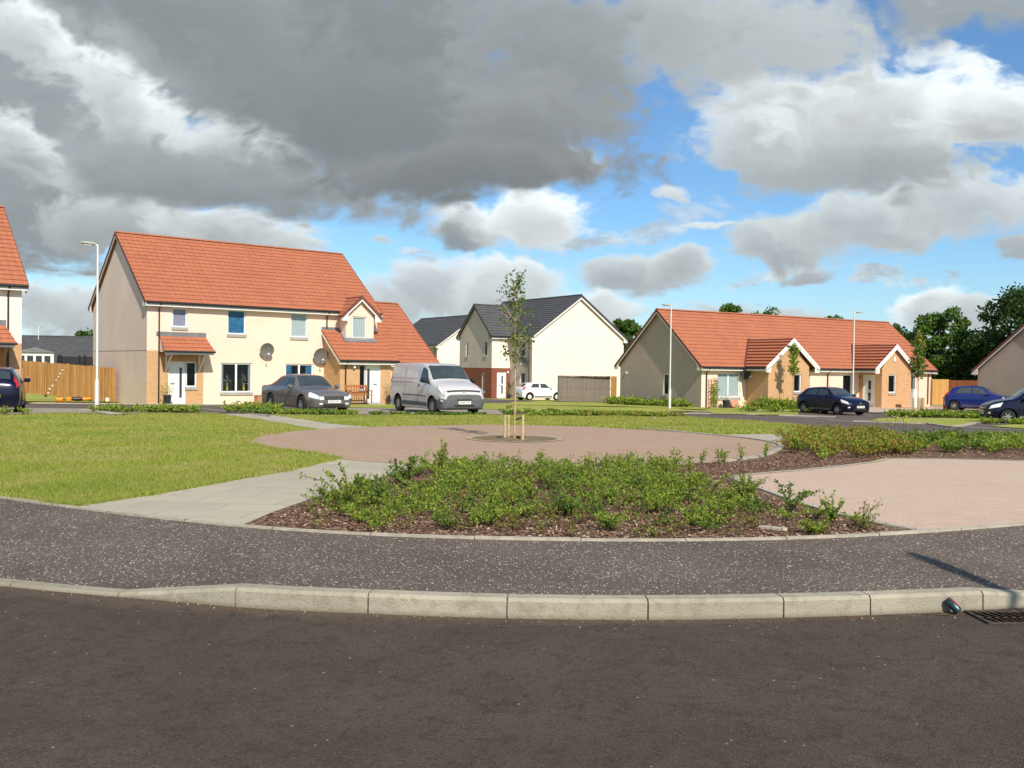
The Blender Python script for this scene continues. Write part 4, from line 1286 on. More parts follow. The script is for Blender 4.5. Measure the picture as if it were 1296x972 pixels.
# vases in the window, pots and bench by the doors
for k, x in enumerate((4.12, 5.02)):
    t = empty('vase_of_flowers', local(O1, T1, x, .135, .645), T1, ['yellow vase of pale flowers behind the left pane of the ground floor window', 'yellow vase of pale flowers behind the right pane of the ground floor window'][k], 'vase', 'vases on the window sill')
    MB().lathe([(.0, 0), (.05, 0), (.06, .1), (.035, .30), (.05, .38)], n=12).build('vase', M['yellowvase'], t, smooth=True)
    C = RNG.normal(size=(60, 3)) * (.08, .01, .13) + (0, 0, .58)
    leaf_mesh('flowers', C, .06, M['curtain'], t)


def pot_plant(loc, label, potm, r, h, leafm, n, spread, lh, flowers=0, cat='plant pot'):
    t = empty('potted_plant', loc, 0, label, cat)
    MB().lathe([(0, .0), (r * .78, 0), (r, h * .92), (r * 1.06, h * .92), (r * 1.06, h), (r * .9, h), (r * .85, h * .9), (0, h * .9)], n=16).build('pot', potm, t, smooth=True)
    if n:
        d = RNG.normal(size=(n, 3)); C = d * (spread * .5, spread * .5, lh * .35) + (0, 0, h + lh * .45)
        C[:, 2] = np.maximum(C[:, 2], h * .95)
        leaf_mesh('foliage', C, .07, leafm, t)
    if flowers:
        C = RNG.normal(size=(flowers, 3)) * (spread * .5, spread * .5, lh * .3) + (0, 0, h + lh * .6)
        leaf_mesh('blooms', C, .06, M['l_yellow'], t)
    return t


pot_plant(local(O1, T1, .82, -.55, .04), 'dark pot of yellow flowers beside the white door of the canopied entrance', M['pot'], .19, .42, M['l_shrub'], 160, .34, .5, 60)
pot_plant(local(O1, T1, 12.55, -2.15, .04), 'dark pot of green leaves right of the porch door, behind the silver van', M['pot'], .20, .35, M['l_dark'], 200, .34, .6)
t = empty('terracotta_planter', local(O1, T1, 5.7, -.5, 0), T1 + .2, 'pale brown square planter on the path under the ground floor window', 'planter')
MB().box(-.32, .32, -.15, .15, .0, .38).box(-.34, .34, -.17, .17, .36, .41).build('box', M['terracotta'], t)
MB().box(-.28, .28, -.11, .11, .40, .42).build('soil', M['soil'], t)

bn = empty('garden_bench', local(O1, T1, 10.35, -2.45, 0.02), T1, 'slatted orange-brown wooden bench in front of the brick porch', 'bench')
for k in range(4):
    MB().box(-.68, .68, -.30 + k * .12, -.205 + k * .12, .42, .445).build('seat_slat', M['bench'], bn)
b = MB()
for k in range(9):
    b.box(-.6 + k * .145, -.555 + k * .145, .20, .225, .48, .86)
b.box(-.70, .70, .195, .235, .86, .95); b.box(-.66, .66, .195, .235, .46, .51)
b.build('backrest', M['bench'], bn)
for sx in (-.68, .62):
    for y0 in (-.31, .19):
        MB().box(sx, sx + .06, y0, y0 + .05, 0, .66 if y0 < 0 else .95).build('leg', M['bench'], bn)
    MB().box(sx - .01, sx + .07, -.34, .19, .64, .68).build('armrest', M['bench'], bn)

# ---------------------------------------------------------------- the house at the left edge
T0 = T1; 
L0 = 9.0
ux, uy = math.cos(T0), math.sin(T0)
cr = (-20.25, 39.2)          # its front right-hand corner
O0 = (cr[0] - ux * L0, cr[1] - uy * L0, -.25)
h0 = House('terraced_house', O0, T0, 'pale two-storey house with terracotta roof cut off by the left edge', 'house')
fr0 = h0.wall((0, 0), (L0, 0), wz, [M['whitish'], M['brick']], openings=[(1.5, 2.6, 3.5, 4.8), (5.2, 6.2, 3.5, 4.8), (2.2, 3.9, .55, 2.07), (7.15, 8.05, 0, 2.1)],
              regions=[(6.6, L0, -.4, 2.62, 1)])
h0.window(fr0, 1.5, 2.6, 3.5, 4.8); h0.window(fr0, 5.2, 6.2, 3.5, 4.8); h0.window(fr0, 2.2, 3.9, .55, 2.07, 2, 'curtain', cover=.3)
h0.door(fr0, 7.15, 8.05, 2.1)
h0.wall((L0, 0), (L0, D1), wz, [M['buffgable']], gable=(RY, zeave(RY) - .1))
h0.wall((0, D1), (0, 0), wz, [M['buffgable']], gable=(D1 - RY, zeave(RY) - .1))
h0.wall((L0, D1), (0, D1), wz, [M['whitish']])
h0.slope((-vo, -.3, HE), (L0 + vo, -.3, HE), (L0 + vo, RY, RZ), (-vo, RY, RZ), M['tileX'])
h0.slope((L0 + vo, D1 + .3, HE), (-vo, D1 + .3, HE), (-vo, RY, RZ), (L0 + vo, RY, RZ), M['tileX'])
h0.ridge((-vo, RY, RZ + .03), (L0 + vo, RY, RZ + .03), M['tileX'])
h0.barge((L0 + vo, -.3, HE), (L0 + vo, RY, RZ), (L0 + vo, D1 + .3, HE), (1, 0, 0))
h0.eaves((-vo, -.3, HE), (L0 + vo - .03, -.3, HE), (0, -1, 0))
h0.pipe(L0 - .52, 0, HE - .03)
h0.slope((6.6, -1.0, 2.60), (8.62, -1.0, 2.60), (8.38, 0, 3.34), (6.7, 0, 3.34), M['tileX'], name='canopy_roof')
MB().box(6.6, 8.42, -.012, -.001, 3.33, 3.56).build('canopy_flashing', M['lead'], h0.root)
MB().box(6.65, 8.55, -.97, -.95, 2.44, 2.58).build('canopy_fascia', M['fascia'], h0.root)
MB().tube([(6.6, -1.06, 2.58), (8.62, -1.06, 2.58)], .05, 8).build('canopy_gutter', M['black'], h0.root)
for x in (6.95, 8.3):
    b = MB(); b.box(x - .04, x + .04, -.86, -.003, 2.38, 2.46); b.box(x - .04, x + .04, -.08, -.003, 1.62, 2.38)
    b.prism([(x - .035, -.80, 2.37), (x - .035, -.70, 2.37), (x - .035, -.081, 1.80), (x - .035, -.081, 1.66)], (.07, 0, 0)); b.build('canopy_bracket', M['fence'], h0.root)

# ---------------------------------------------------------------- long bungalow on the right
T2 = R(31.89); O2 = (11.314, 56.747, -.59)
K2 = 3.583 / 4.185
h2 = House('bungalow', O2, T2, 'long single-storey bungalow with terracotta roof and two brick gabled porches', 'bungalow')
D2 = 7.77; E2 = 2.454; RY2 = D2 / 2; z2 = lambda y: E2 + K2 * (y + .3); RZ2 = z2(RY2)
XR2 = 22.3; w2z = z2(0) - .13
fr2 = h2.wall((0, 0), (XR2, 0), w2z, [M['cream'], M['brick']],
              openings=[(1.29, 3.18, .60, 2.09), (8.2, 9.5, .9, 2.05), (12.72, 13.63, .55, 2.09), (19.2, 20.6, .6, 2.09)])
h2.window(fr2, 1.29, 3.18, .60, 2.09, 2, 'blind')
h2.window(fr2, 8.2, 9.5, .9, 2.05, 2, 'blind')
h2.window(fr2, 12.72, 13.63, .55, 2.09, 1, None)
h2.window(fr2, 19.2, 20.6, .6, 2.09, 2, 'curtain', cover=.4)
frg2 = h2.wall((0, D2), (0, 0), w2z, [M['shadedrender']], openings=[(D2 - 3.45, D2 - 2.95, .66, 2.0)], gable=(D2 - RY2, RZ2 - .1))
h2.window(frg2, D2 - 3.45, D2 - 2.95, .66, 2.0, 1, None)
h2.wall((XR2, 0), (XR2, D2), w2z, [M['shadedrender']], gable=(RY2, RZ2 - .1))
h2.wall((XR2, D2), (0, D2), w2z, [M['cream']])
v2 = .27
h2.slope((-v2, -.3, E2), (XR2 + v2, -.3, E2), (XR2 + v2, RY2, RZ2), (-v2, RY2, RZ2), M['tileX'])
h2.slope((XR2 + v2, D2 + .3, E2), (-v2, D2 + .3, E2), (-v2, RY2, RZ2), (XR2 + v2, RY2, RZ2), M['tileX'])
h2.ridge((-v2, RY2, RZ2 + .03), (XR2 + v2, RY2, RZ2 + .03), M['tileX'])
h2.barge((-v2, -.3, E2), (-v2, RY2, RZ2), (-v2, D2 + .3, E2), (-1, 0, 0), depth=.13)
h2.barge((XR2 + v2, -.3, E2), (XR2 + v2, RY2, RZ2), (XR2 + v2, D2 + .3, E2), (1, 0, 0))
for a, b_ in ((-v2 + .05, 3.36), (7.35, 13.45), (17.7, XR2 + v2 - .03)):
    h2.eaves((a, -.3, E2), (b_, -.3, E2), (0, -1, 0))
h2.pipe(.36, 0, E2 - .03, m='brown'); h2.pipe(11.14, 0, E2 - .03); h2.pipe(21.85, 0, E2 - .03, m='brown')
MB().box(14.35, 14.45, -.10, -.003, 1.85, 2.0).build('wall_lantern', M['black'], h2.root)
MB().box(-.06, -.003, 7.02, 7.16, 1.94, 2.08).build('wall_sensor', M['white'], h2.root)


def gablet(x0, x1, wx0, wx1, wins, sensor=False, side_door=False):
    """brick-fronted gabled porch: eave tips x0..x1, wall wx0..wx1, front wall 1.8 m forward"""
    PYf = -1.8; mx = (x0 + x1) / 2; rz = E2 + (x1 - x0) / 2 * .745
    f_ = h2.wall((wx0, PYf), (wx1, PYf), E2 + .08, [M['brick']], openings=[(a - wx0, b - wx0, c, d) for a, b, c, d in wins], gable=(mx - wx0, rz - .18))
    for a, b, c, d in wins:
        h2.window(f_, a - wx0, b - wx0, c, d, 1, 'curtain', cover=.3)
    fs_ = h2.wall((wx0, -.001), (wx0, PYf), E2 + .1, [M['brick']], openings=[(.30, 1.27, 0, 2.1)] if side_door else ())
    if side_door:
        h2.door(fs_, .30, 1.27, 2.1, panes=[(.40, .62, 1.1, 1.7), (.40, .62, .35, .9)], handle=.38)
    h2.poly([(wx1, PYf, -.4), (wx1, 0, -.4), (wx1, 0, E2 + .1), (wx1, PYf, E2 + .1)], M['brick'])
    yf = PYf - .22; yv = -.3; yt = -.3 + (rz - E2) / K2
    h2.slope((x0, yf, E2), (x0, yv + .02, E2), (mx, yt, rz), (mx, yf, rz), M['tileY'], name='porch_roof', h=.09)
    h2.slope((x1, yv + .02, E2), (x1, yf, E2), (mx, yf, rz), (mx, yt, rz), M['tileY'], name='porch_roof', h=.09)
    h2.ridge((mx, yf, rz + .02), (mx, yt - .1, rz + .02), M['verge'], .09)
    h2.barge((x0, yf, E2 + .02), (mx, yf, rz + .02), (x1, yf, E2 + .02), (0, -1, 0), depth=.2, dk='fascia')
    h2.eaves((x0, yf + .05, E2), (x0, -.3, E2), (-1, 0, 0)); h2.eaves((x1, yf + .05, E2), (x1, -.3, E2), (1, 0, 0))
    b = MB()
    for sx, xx in ((1, x0), (-1, x1)):
        b.tube([(xx, yv, E2 + .10), (mx, yt, rz + .10)], .05, 5)
    b.build('valley', M['verge'], h2.root)
    if sensor:
        MB().box(mx - .10, mx + .10, PYf - .07, PYf - .003, 3.0, 3.3).build('alarm_box', M['white'], h2.root)


gablet(3.30, 8.02, 3.72, 7.30, [(5.95, 6.62, .98, 2.10)])
gablet(13.40, 17.78, 14.0 + .36, 17.45, [(15.05, 15.85, .91, 2.12)], True, True)
dish(local(O2, T2, 3.42, -.003, 2.12), T2, 'dark satellite dish under the bungalow eaves beside the brick porch', True, .40, -.1)
t = empty('trellis', local(O2, T2, .88, -.06, 0), T2, 'brown wooden trellis with a climbing plant left of the bungalow window', 'trellis')
b = MB()
for k in range(4): b.box(-.36 + k * .23, -.335 + k * .23, -.02, 0, 0, 1.75)
for k in range(8): b.box(-.38, .38, -.035, -.02, .1 + k * .22, .125 + k * .22)
b.build('lattice', M['bench'], t)
C = RNG.normal(size=(420, 3)) * (.17, .07, .42) + (.05, -.12, .75); C[:, 2] = np.abs(C[:, 2])
leaf_mesh('climber', C, .11, M['l_shrub'], t)
pot_plant(local(O2, T2, 1.55, -.5, 0.0), 'black pot with a small dark shrub under the bungalow window', M['pot'], .21, .45, M['l_dark'], 60, .3, .3)
t = empty('paving_offcut', local(O2, T2, 2.45, -.35, 0), T2, 'brownish pink slab leaning on the bungalow wall under its window', 'slab')
b = MB(); b.prism([(-.36, -.12, .02), (.30, -.12, .02), (.34, .22, .46), (-.28, .22, .44)], (0, -.05, .02)); b.build('slab', M['terracotta'], t)

# ---------------------------------------------------------------- grey-roofed houses in the middle distance
T3 = R(33); O3 = (1.56, 75.0, -.80)
def grey_block(h, W, D, m1, m2, openings_g=(), rise=3.45, sidewin=(), hidden_left=0.0, eave=5.0):
    k = rise / (W / 2 + .28); zz = eave
    frg_ = h.wall((0, 0), (W, 0), zz + .08, [m1], openings=[o[:4] for o in openings_g], gable=(W / 2, zz + rise - .08))
    for o_ in openings_g: h.window(frg_, *o_[:4])
    h.wall((W, 0), (W, D), zz + .08, [m2]); h.wall((W, D), (0, D), zz + .08, [m1], gable=(W / 2, zz + rise - .08))
    frl = h.wall((0, D), (0, 0), zz + .08, [m2], openings=[(D - o[1], D - o[0], o[2], o[3]) for o in sidewin])
    for o_ in sidewin: h.window(frl, D - o_[1], D - o_[0], o_[2], o_[3], 1, 'curtain', cover=.6)
    h.slope((-.28, D + .2, zz), (-.28, -.2, zz), (W / 2, -.2, zz + rise), (W / 2, D + .2, zz + rise), M['slateY'])
    h.slope((W + .28, -.2, zz), (W + .28, D + .2, zz), (W / 2, D + .2, zz + rise), (W / 2, -.2, zz + rise), M['slateY'])
    h.ridge((W / 2, -.2, zz + rise + .03), (W / 2, D + .2, zz + rise + .03), M['slateY'])
    h.barge((-.28, -.2, zz), (W / 2, -.2, zz + rise), (W + .28, -.2, zz), (0, -1, 0), dk='vergegrey', depth=.24)
    h.eaves((-.28, D, zz), (-.28, -.15, zz), (-1, 0, 0)); h.eaves((W + .28, -.15, zz), (W + .28, D, zz), (1, 0, 0))
    return frg_, frl


h3 = House('grey_roofed_house', O3, T3, 'pale two-storey house with grey tiled roofs and red brick entrance behind the young tree', 'house')
W3 = 9.3
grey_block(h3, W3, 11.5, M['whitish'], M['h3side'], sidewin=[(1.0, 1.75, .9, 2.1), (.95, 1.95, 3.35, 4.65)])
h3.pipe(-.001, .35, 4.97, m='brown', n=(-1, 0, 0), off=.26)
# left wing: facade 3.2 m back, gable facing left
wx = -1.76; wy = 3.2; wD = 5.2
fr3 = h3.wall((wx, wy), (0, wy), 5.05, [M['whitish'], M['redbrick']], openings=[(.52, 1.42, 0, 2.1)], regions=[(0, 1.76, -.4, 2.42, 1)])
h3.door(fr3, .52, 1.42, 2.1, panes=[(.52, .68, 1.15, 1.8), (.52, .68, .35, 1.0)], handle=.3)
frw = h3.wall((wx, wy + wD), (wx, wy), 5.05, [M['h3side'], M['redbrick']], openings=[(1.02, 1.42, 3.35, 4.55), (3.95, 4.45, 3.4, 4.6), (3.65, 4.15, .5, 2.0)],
              regions=[(0, wD, -.4, 2.42, 1)], gable=(wD / 2, 5.05 + 2.5))
h3.window(frw, 1.02, 1.42, 3.35, 4.55, 1, None); h3.window(frw, 3.95, 4.45, 3.4, 4.6, 1, None); h3.window(frw, 3.65, 4.15, .5, 2.0, 1, 'curtain')
kk = 2.66 / (wD / 2 + .25)
h3.slope((wx - .22, wy - .25, 5.0), (.3, wy - .25, 5.0), (2.9, wy + wD / 2, 5.0 + 2.66), (wx - .22, wy + wD / 2, 5.0 + 2.66), M['slateX'])
h3.slope((.3, wy + wD + .25, 5.0), (wx - .22, wy + wD + .25, 5.0), (wx - .22, wy + wD / 2, 7.66), (2.9, wy + wD / 2, 7.66), M['slateX'])
h3.ridge((wx - .22, wy + wD / 2, 7.69), (3.0, wy + wD / 2, 7.69), M['slateX'])
h3.barge((wx - .22, wy - .25, 5.0), (wx - .22, wy + wD / 2, 7.66), (wx - .22, wy + wD + .25, 5.0), (-1, 0, 0), dk='vergegrey', m='lead', depth=.12)
h3.eaves((wx - .2, wy - .25, 5.0), (-.28, wy - .25, 5.0), (0, -1, 0))
MB().box(-.30, -.20, wy - .12, wy - .003, 2.0, 2.2).build('wall_lantern', M['white'], h3.root)
t_ = dish(local(O3, T3, -.003, .75, 3.0), T3 - math.pi / 2, 'grey satellite dish high on the shaded side wall behind the young tree', r=.42, az=.4)
pot_plant(local(O3, T3, -.32, wy - .45, 0), 'dark red bush beside the red brick entrance', M['pot'], .16, .3, M['l_dark'], 120, .35, .9)
h4 = House('grey_roofed_house', (-8.25, 104.2, -.95), R(34), 'pale house with a grey tiled roof half hidden beyond the terracotta wing', 'house')
grey_block(h4, 9.6, 12.5, M['whitish'], M['shadedrender'], rise=3.5)
h4.pipe(-.001, .4, 4.97, n=(-1, 0, 0), off=.26)
# the next bungalow, cut by the right edge: gable faces left
T5 = R(31.89)
O5 = (34.6, 54.0, -.62)
h5 = House('bungalow', O5, T5, 'shade-toned bungalow gable with terracotta roof at the right edge behind the cars', 'bungalow')
D5 = 8.6; RZ5 = z2(D5 / 2)
h5.wall((0, 0), (14, 0), w2z, [M['cream']]); h5.wall((0, D5), (0, 0), w2z, [M['shadedrender']], gable=(D5 / 2, RZ5 - .1))
h5.wall((14, 0), (14, D5), w2z, [M['shadedrender']], gable=(D5 / 2, RZ5 - .1)); h5.wall((14, D5), (0, D5), w2z, [M['cream']])
h5.slope((-v2, -.3, E2), (14.2, -.3, E2), (14.2, D5 / 2, RZ5), (-v2, D5 / 2, RZ5), M['tileX'])
h5.slope((14.2, D5 + .3, E2), (-v2, D5 + .3, E2), (-v2, D5 / 2, RZ5), (14.2, D5 / 2, RZ5), M['tileX'])
h5.ridge((-v2, D5 / 2, RZ5 + .03), (14.2, D5 / 2, RZ5 + .03), M['tileX'])
h5.barge((-v2, -.3, E2), (-v2, D5 / 2, RZ5), (-v2, D5 + .3, E2), (-1, 0, 0), depth=.13)
# far dark roof behind the left fence
h6 = House('distant_bungalow', (-62, 95, -1.2), R(5), 'long low house with a dark grey roof far behind the left fence', 'house')
h6.wall((0, 0), (30, 0), 2.5, [M['cream']]); h6.wall((30, 0), (30, 9), 2.5, [M['cream']], gable=(4.5, 5.2)); h6.wall((0, 9), (0, 0), 2.5, [M['cream']], gable=(4.5, 5.2)); h6.wall((30, 9), (0, 9), 2.5, [M['cream']])
h6.slope((-.2, -.3, 2.5), (30.2, -.3, 2.5), (30.2, 4.5, 5.55), (-.2, 4.5, 5.55), M['slateX']); h6.slope((30.2, 9.3, 2.5), (-.2, 9.3, 2.5), (-.2, 4.5, 5.55), (30.2, 4.5, 5.55), M['slateX'])
h6.ridge((-.2, 4.5, 5.58), (30.2, 4.5, 5.58), M['slateX'])

# ================================================================== FENCES
def board_fence(name, a, b_, h, m, label, za=None, zb=None, cat='fence', board=.1, cap=True, gap=.006, rails_back=True, top=.0, mpost=None):
    a, b_ = np.array(a, float), np.array(b_, float); L = float(np.linalg.norm(b_ - a)); ang = math.atan2(b_[1] - a[1], b_[0] - a[0])
    za = gz(*a) if za is None else za; zb = gz(*b_) if zb is None else zb
    r = empty(name, (a[0], a[1], za), ang, label, cat)
    B = MB(); n = int(L / board); dz = zb - za
    rg = random.Random(len(label))
    for k in range(n):
        x0 = k * L / n; x1 = (k + 1) * L / n - gap; z = dz * x0 / L; yy = rg.uniform(-.006, .006); zt = h + rg.uniform(-.012, .012)
        B.box(x0, x1, -.02 + yy, 0 + yy, z + .03, z + zt)
    B.build('boards', m, r)
    Rl = MB()
    for zr in (.25, h * .5, h - .22):
        Rl.prism([(0, .008, zr), (L, .008, zr + dz), (L, .008, zr + .08 + dz), (0, .008, zr + .08)], (0, .045, 0))
    Rl.build('rails', m, r)
    k = 0
    while k * 1.8 <= L + .1:
        x = min(L, k * 1.8); z = dz * x / L
        MB().box(x - .045, x + .045, .055, .145, z - .1, z + h + .03).build('post', mpost or m, r); k += 1
    return r


board_fence('timber_fence', (-27.1, 52.6), (-20.55, 49.15), 1.80, M['fence'], 'orange-stained close-boarded fence left of the semi gable', za=-.12, zb=-.45, gap=.016)
board_fence('timber_fence', (-28.3, 46.0), (-27.15, 52.6), 1.78, M['fence3'], 'dark red-brown return of fence beside the house at the left edge', za=-.25, zb=-.32)
gt = board_fence('side_gate', (30.25, 68.35), (31.45, 68.4), 1.85, M['fence2'], 'golden new timber gate right of the long bungalow', za=-.62, zb=-.62, cat='gate', board=.14)
board_fence('timber_fence', (31.50, 68.42), (34.9, 67.2), 1.8, M['fence3'], 'red-brown stained fence between the golden gate and the right bungalow', za=-.62, zb=-.62)
board_fence('screen_fence', (3.30, 67.6), (7.0, 67.75), 1.82, M['fence4'], 'grey-brown boarded screen beside the white hatchback', za=-.72, zb=-.72, board=.14)
MB_ = MB().box(3.28, 7.02, 67.50, 67.72, 1.105, 1.15); o = MB_.build('screen_capping', M['fence4'])
o.parent = bpy.data.objects['screen_fence']; o.matrix_parent_inverse = Matrix.Identity(4)
o.location = (0, 0, 0)
# put the capping in the fence's own frame
inv_ = (Matrix.Translation(bpy.data.objects['screen_fence'].location) @ Matrix.Rotation(bpy.data.objects['screen_fence'].rotation_euler.z, 4, 'Z')).inverted()
o.data.transform(inv_)
board_fence('timber_fence', (7.05, 67.75), (7.72, 70.2), 1.85, M['fence'], 'narrow orange fence panel between the grey screen and the bungalow', za=-.72, zb=-.74)

# ================================================================== VEHICLES
def pchip(xs, ys, x):
    xs = np.asarray(xs, float); ys = np.asarray(ys, float); h = np.diff(xs); dl = np.diff(ys) / h
    d = np.zeros(len(xs)); d[0] = dl[0]; d[-1] = dl[-1]
    for i in range(1, len(xs) - 1):
        if dl[i - 1] * dl[i] > 0:
            w1, w2 = 2 * h[i] + h[i - 1], h[i] + 2 * h[i - 1]
            d[i] = (w1 + w2) / (w1 / dl[i - 1] + w2 / dl[i])
    x = np.asarray(x, float); k = np.clip(np.searchsorted(xs, x) - 1, 0, len(xs) - 2)
    t = (x - xs[k]) / h[k]; hk = h[k]
    return ((2 * t**3 - 3 * t**2 + 1) * ys[k] + (t**3 - 2 * t**2 + t) * hk * d[k] + (-2 * t**3 + 3 * t**2) * ys[k + 1] + (t**3 - t**2) * hk * d[k + 1])


class Body:
    """body surface from stations (x, z_bottom, hw_sill, hw_mid, hw_belt, z_belt, hw_roof, z_edge, z_top)"""
    def __init__(s, st):
        s.st = np.array(st, float); s.L = s.st[-1, 0]
    def ctrl(s, x):
        q = [float(pchip(s.st[:, 0], s.st[:, k], x)) for k in range(1, 9)]
        zb, ws, wm, wb, zbt, wr, ze, zt = q
        zs = zb + .10
        return np.array([(0, zb), (ws * .90, zb), (ws, zs), (wm, zs + (zbt - zs) * .55), (wb, zbt), (wr, ze), (wr * .62, ze + (zt - ze) * .72), (0, zt)])
    def ring(s, x, vs):
        C = s.ctrl(x); out = []
        for v in vs:
            k = min(6, int(v)); t = v - k
            p1, p2 = C[k], C[k + 1]
            p0 = C[k - 1] if k > 0 else np.array([-C[1][0], C[1][1]]); p3 = C[k + 2] if k < 6 else np.array([-C[6][0], C[6][1]])
            cr_ = .5 * ((2 * p1) + (-p0 + p2) * t + (2 * p0 - 5 * p1 + 4 * p2 - p3) * t * t + (-p0 + 3 * p1 - 3 * p2 + p3) * t**3)
            ln = p1 + (p2 - p1) * t
            out.append(cr_ * .55 + ln * .45)
        return np.array(out)
    def P(s, x, v, side=1):
        r = s.ring(x, [v])[0]; return np.array([x, side * r[0], r[1]])
    def Nn(s, x, v, side):
        e = .02
        a = s.P(min(s.L, x + e), v, side) - s.P(max(0, x - e), v, side); b = s.P(x, min(7, v + e), side) - s.P(x, max(0, v - e), side)
        n = np.cross(a, b); n /= max(1e-9, np.linalg.norm(n)); c = s.P(x, v, side) - np.array([min(max(x, .9), s.L - .9), 0, .6])
        return n if n @ c > 0 else -n
    def shell(s, name, m, parent, wells, lower=None):
        L = s.L; xs = np.unique(np.concatenate([np.linspace(0, .3, 7), np.linspace(.3, L - .3, 56), np.linspace(L - .3, L, 7)]))
        vs = np.unique(np.concatenate([np.arange(0, 7.01, .25)]))
        V = []; F = []; nv = len(vs)
        row = 2 * nv - 2
        for x in xs:
            r = s.ring(x, vs)
            V += [(x, p[0], p[1]) for p in r] + [(x, -p[0], p[1]) for p in r[-2:0:-1]]
        for i in range(len(xs) - 1):
            for j in range(row):
                a = i * row + j; b = i * row + (j + 1) % row
                F.append((a, b, b + row, a + row))
        F.append(tuple(range(row))[::-1]); F.append(tuple(range((len(xs) - 1) * row, len(xs) * row)))
        me = bpy.data.meshes.new(name); me.from_pydata(V, [], F)
        bm = bmesh.new(); bm.from_mesh(me); bmesh.ops.recalc_face_normals(bm, faces=bm.faces); bm.to_mesh(me); bm.free()
        ob = bpy.data.objects.new(name, me); COL.objects.link(ob)
        cutters = []
        for (wx_, wy_, wr_) in wells:
            c = MB().lathe([(0, -.20), (wr_, -.20), (wr_, .26), (0, .26)], (wx_, wy_, wr_ * .80 + .02), axis='Y', n=32)
            if wy_ > 0:
                c.v = [(v[0], v[1], v[2]) for v in c.v]
            co = c.build('cut', m, smooth=True)
            for p in co.data.polygons: p.use_smooth = False
            mod = ob.modifiers.new('b', 'BOOLEAN'); mod.object = co; mod.operation = 'DIFFERENCE'; mod.solver = 'EXACT'
            cutters.append(co)
        bpy.context.view_layer.update()
        dg = bpy.context.evaluated_depsgraph_get()
        me2 = bpy.data.meshes.new_from_object(ob.evaluated_get(dg))
        bpy.data.objects.remove(ob)
        for c in cutters: bpy.data.objects.remove(c)
        me2.materials.clear(); me2.materials.append(m); me2.materials.append(M['black']); me2.materials.append(M['greyplastic'])
        me2.polygons.foreach_set('use_smooth', [True] * len(me2.polygons))
        mi = []
        for p in me2.polygons:
            dark = 0
            for (wx_, wy_, wr_) in wells:
                c = p.center
                rr = math.hypot(c.x - wx_, c.z - (wr_ * .80 + .02))
                if rr < wr_ * 1.001 and (abs(rr - wr_) < .02 or abs(abs(c.y) - (abs(wy_) - .20)) < .03) and abs(p.normal.y if rr > wr_ * .97 else 0) < .3:
                    dark = 1
            if p.normal.z < -.9: dark = 1
            if not dark and lower and p.center.x < lower[0] and p.center.z < lower[1]: dark = 2
            mi.append(dark)
        me2.polygons.foreach_set('material_index', mi)
        try: me2.set_sharp_from_angle(angle=R(32))
        except Exception: pass
        me2.name = name
        o_ = bpy.data.objects.new(name, me2); COL.objects.link(o_); o_.parent = parent
        return o_
    def patch(s, name, m, parent, xa, xb, v0, v1, side=1, off=.006, nx=8, nv=6, both=False):
        """piece of the surface; xa/xb = (x at v0, x at v1)"""
        if both and v1 < 6.99:
            s.patch(name, m, parent, xa, xb, v0, v1, -1, off, nx, nv)
            return s.patch(name, m, parent, xa, xb, v0, v1, 1, off, nx, nv)
        b = MB(); sides = (side,) if not both else (1, -1)
        xa = xa if hasattr(xa, '__len__') else (xa, xa); xb = xb if hasattr(xb, '__len__') else (xb, xb)
        for sd in sides:
            G_ = []
            for j in range(nv + 1):
                t = j / nv; v = v0 + (v1 - v0) * t; r = []
                for i in range(nx + 1):
                    u = i / nx; x0 = xa[0] + (xa[1] - xa[0]) * t; x1 = xb[0] + (xb[1] - xb[0]) * t; x = x0 + (x1 - x0) * u
                    r.append(s.P(x, v, sd) + s.Nn(x, v, sd) * off)
                G_.append(r)
            for j in range(nv):
                for i in range(nx):
                    b.face([G_[j][i], G_[j][i + 1], G_[j + 1][i + 1], G_[j + 1][i]])
        return b.build(name, m, parent, smooth=True)


def wheel(parent, x, y, r, w, hub='alloy', spokes=6):
    sd = 1 if y > 0 else -1
    t = MB().lathe([(r * .62, -w / 2), (r * .93, -w / 2), (r, -w * .36), (r, w * .36), (r * .93, w / 2), (r * .62, w / 2), (r * .60, 0), (r * .62, -w / 2)], (x, y, r), axis='Y', n=32)
    w_ = empty('wheel', (0, 0, 0)); w_.parent = parent
    t.build('tyre', M['rubber'], w_, smooth=True)
    a = MB(); yo = y + sd * w * .36
    a.lathe([(r * .64, sd * w * .42), (r * .60, sd * w * .30), (r * .56, sd * w * .22)], (x, y, r), axis='Y', n=32)
    a.lathe([(0, 0), (r * .14, 0), (r * .16, -sd * .02)], (x, yo, r), axis='Y', n=16)
    if spokes:
        for k in range(spokes):
            t0 = 2 * math.pi * k / spokes + .3
            c, s_ = math.cos(t0), math.sin(t0)
            p = lambda rr, ww: (x + c * rr - s_ * ww, yo - sd * .012, r + s_ * rr + c * ww)
            a.prism([p(r * .1, -.028), p(r * .6, -.022), p(r * .6, .022), p(r * .1, .028)], (0, sd * .018, 0))
    else:
        a.lathe([(r * .16, -sd * .004), (r * .36, sd * .006), (r * .58, -sd * .012)], (x, yo, r), axis='Y', n=32)
        for k in range(8):
            t0 = 2 * math.pi * k / 8; 
    a.build('rim', M[hub], w_, smooth=True)
    MB().lathe([(0, -sd * .05), (r * .60, -sd * .05)], (x, yo, r), axis='Y', n=24).build('brake_disc', M['dark'], w_)
    return w_


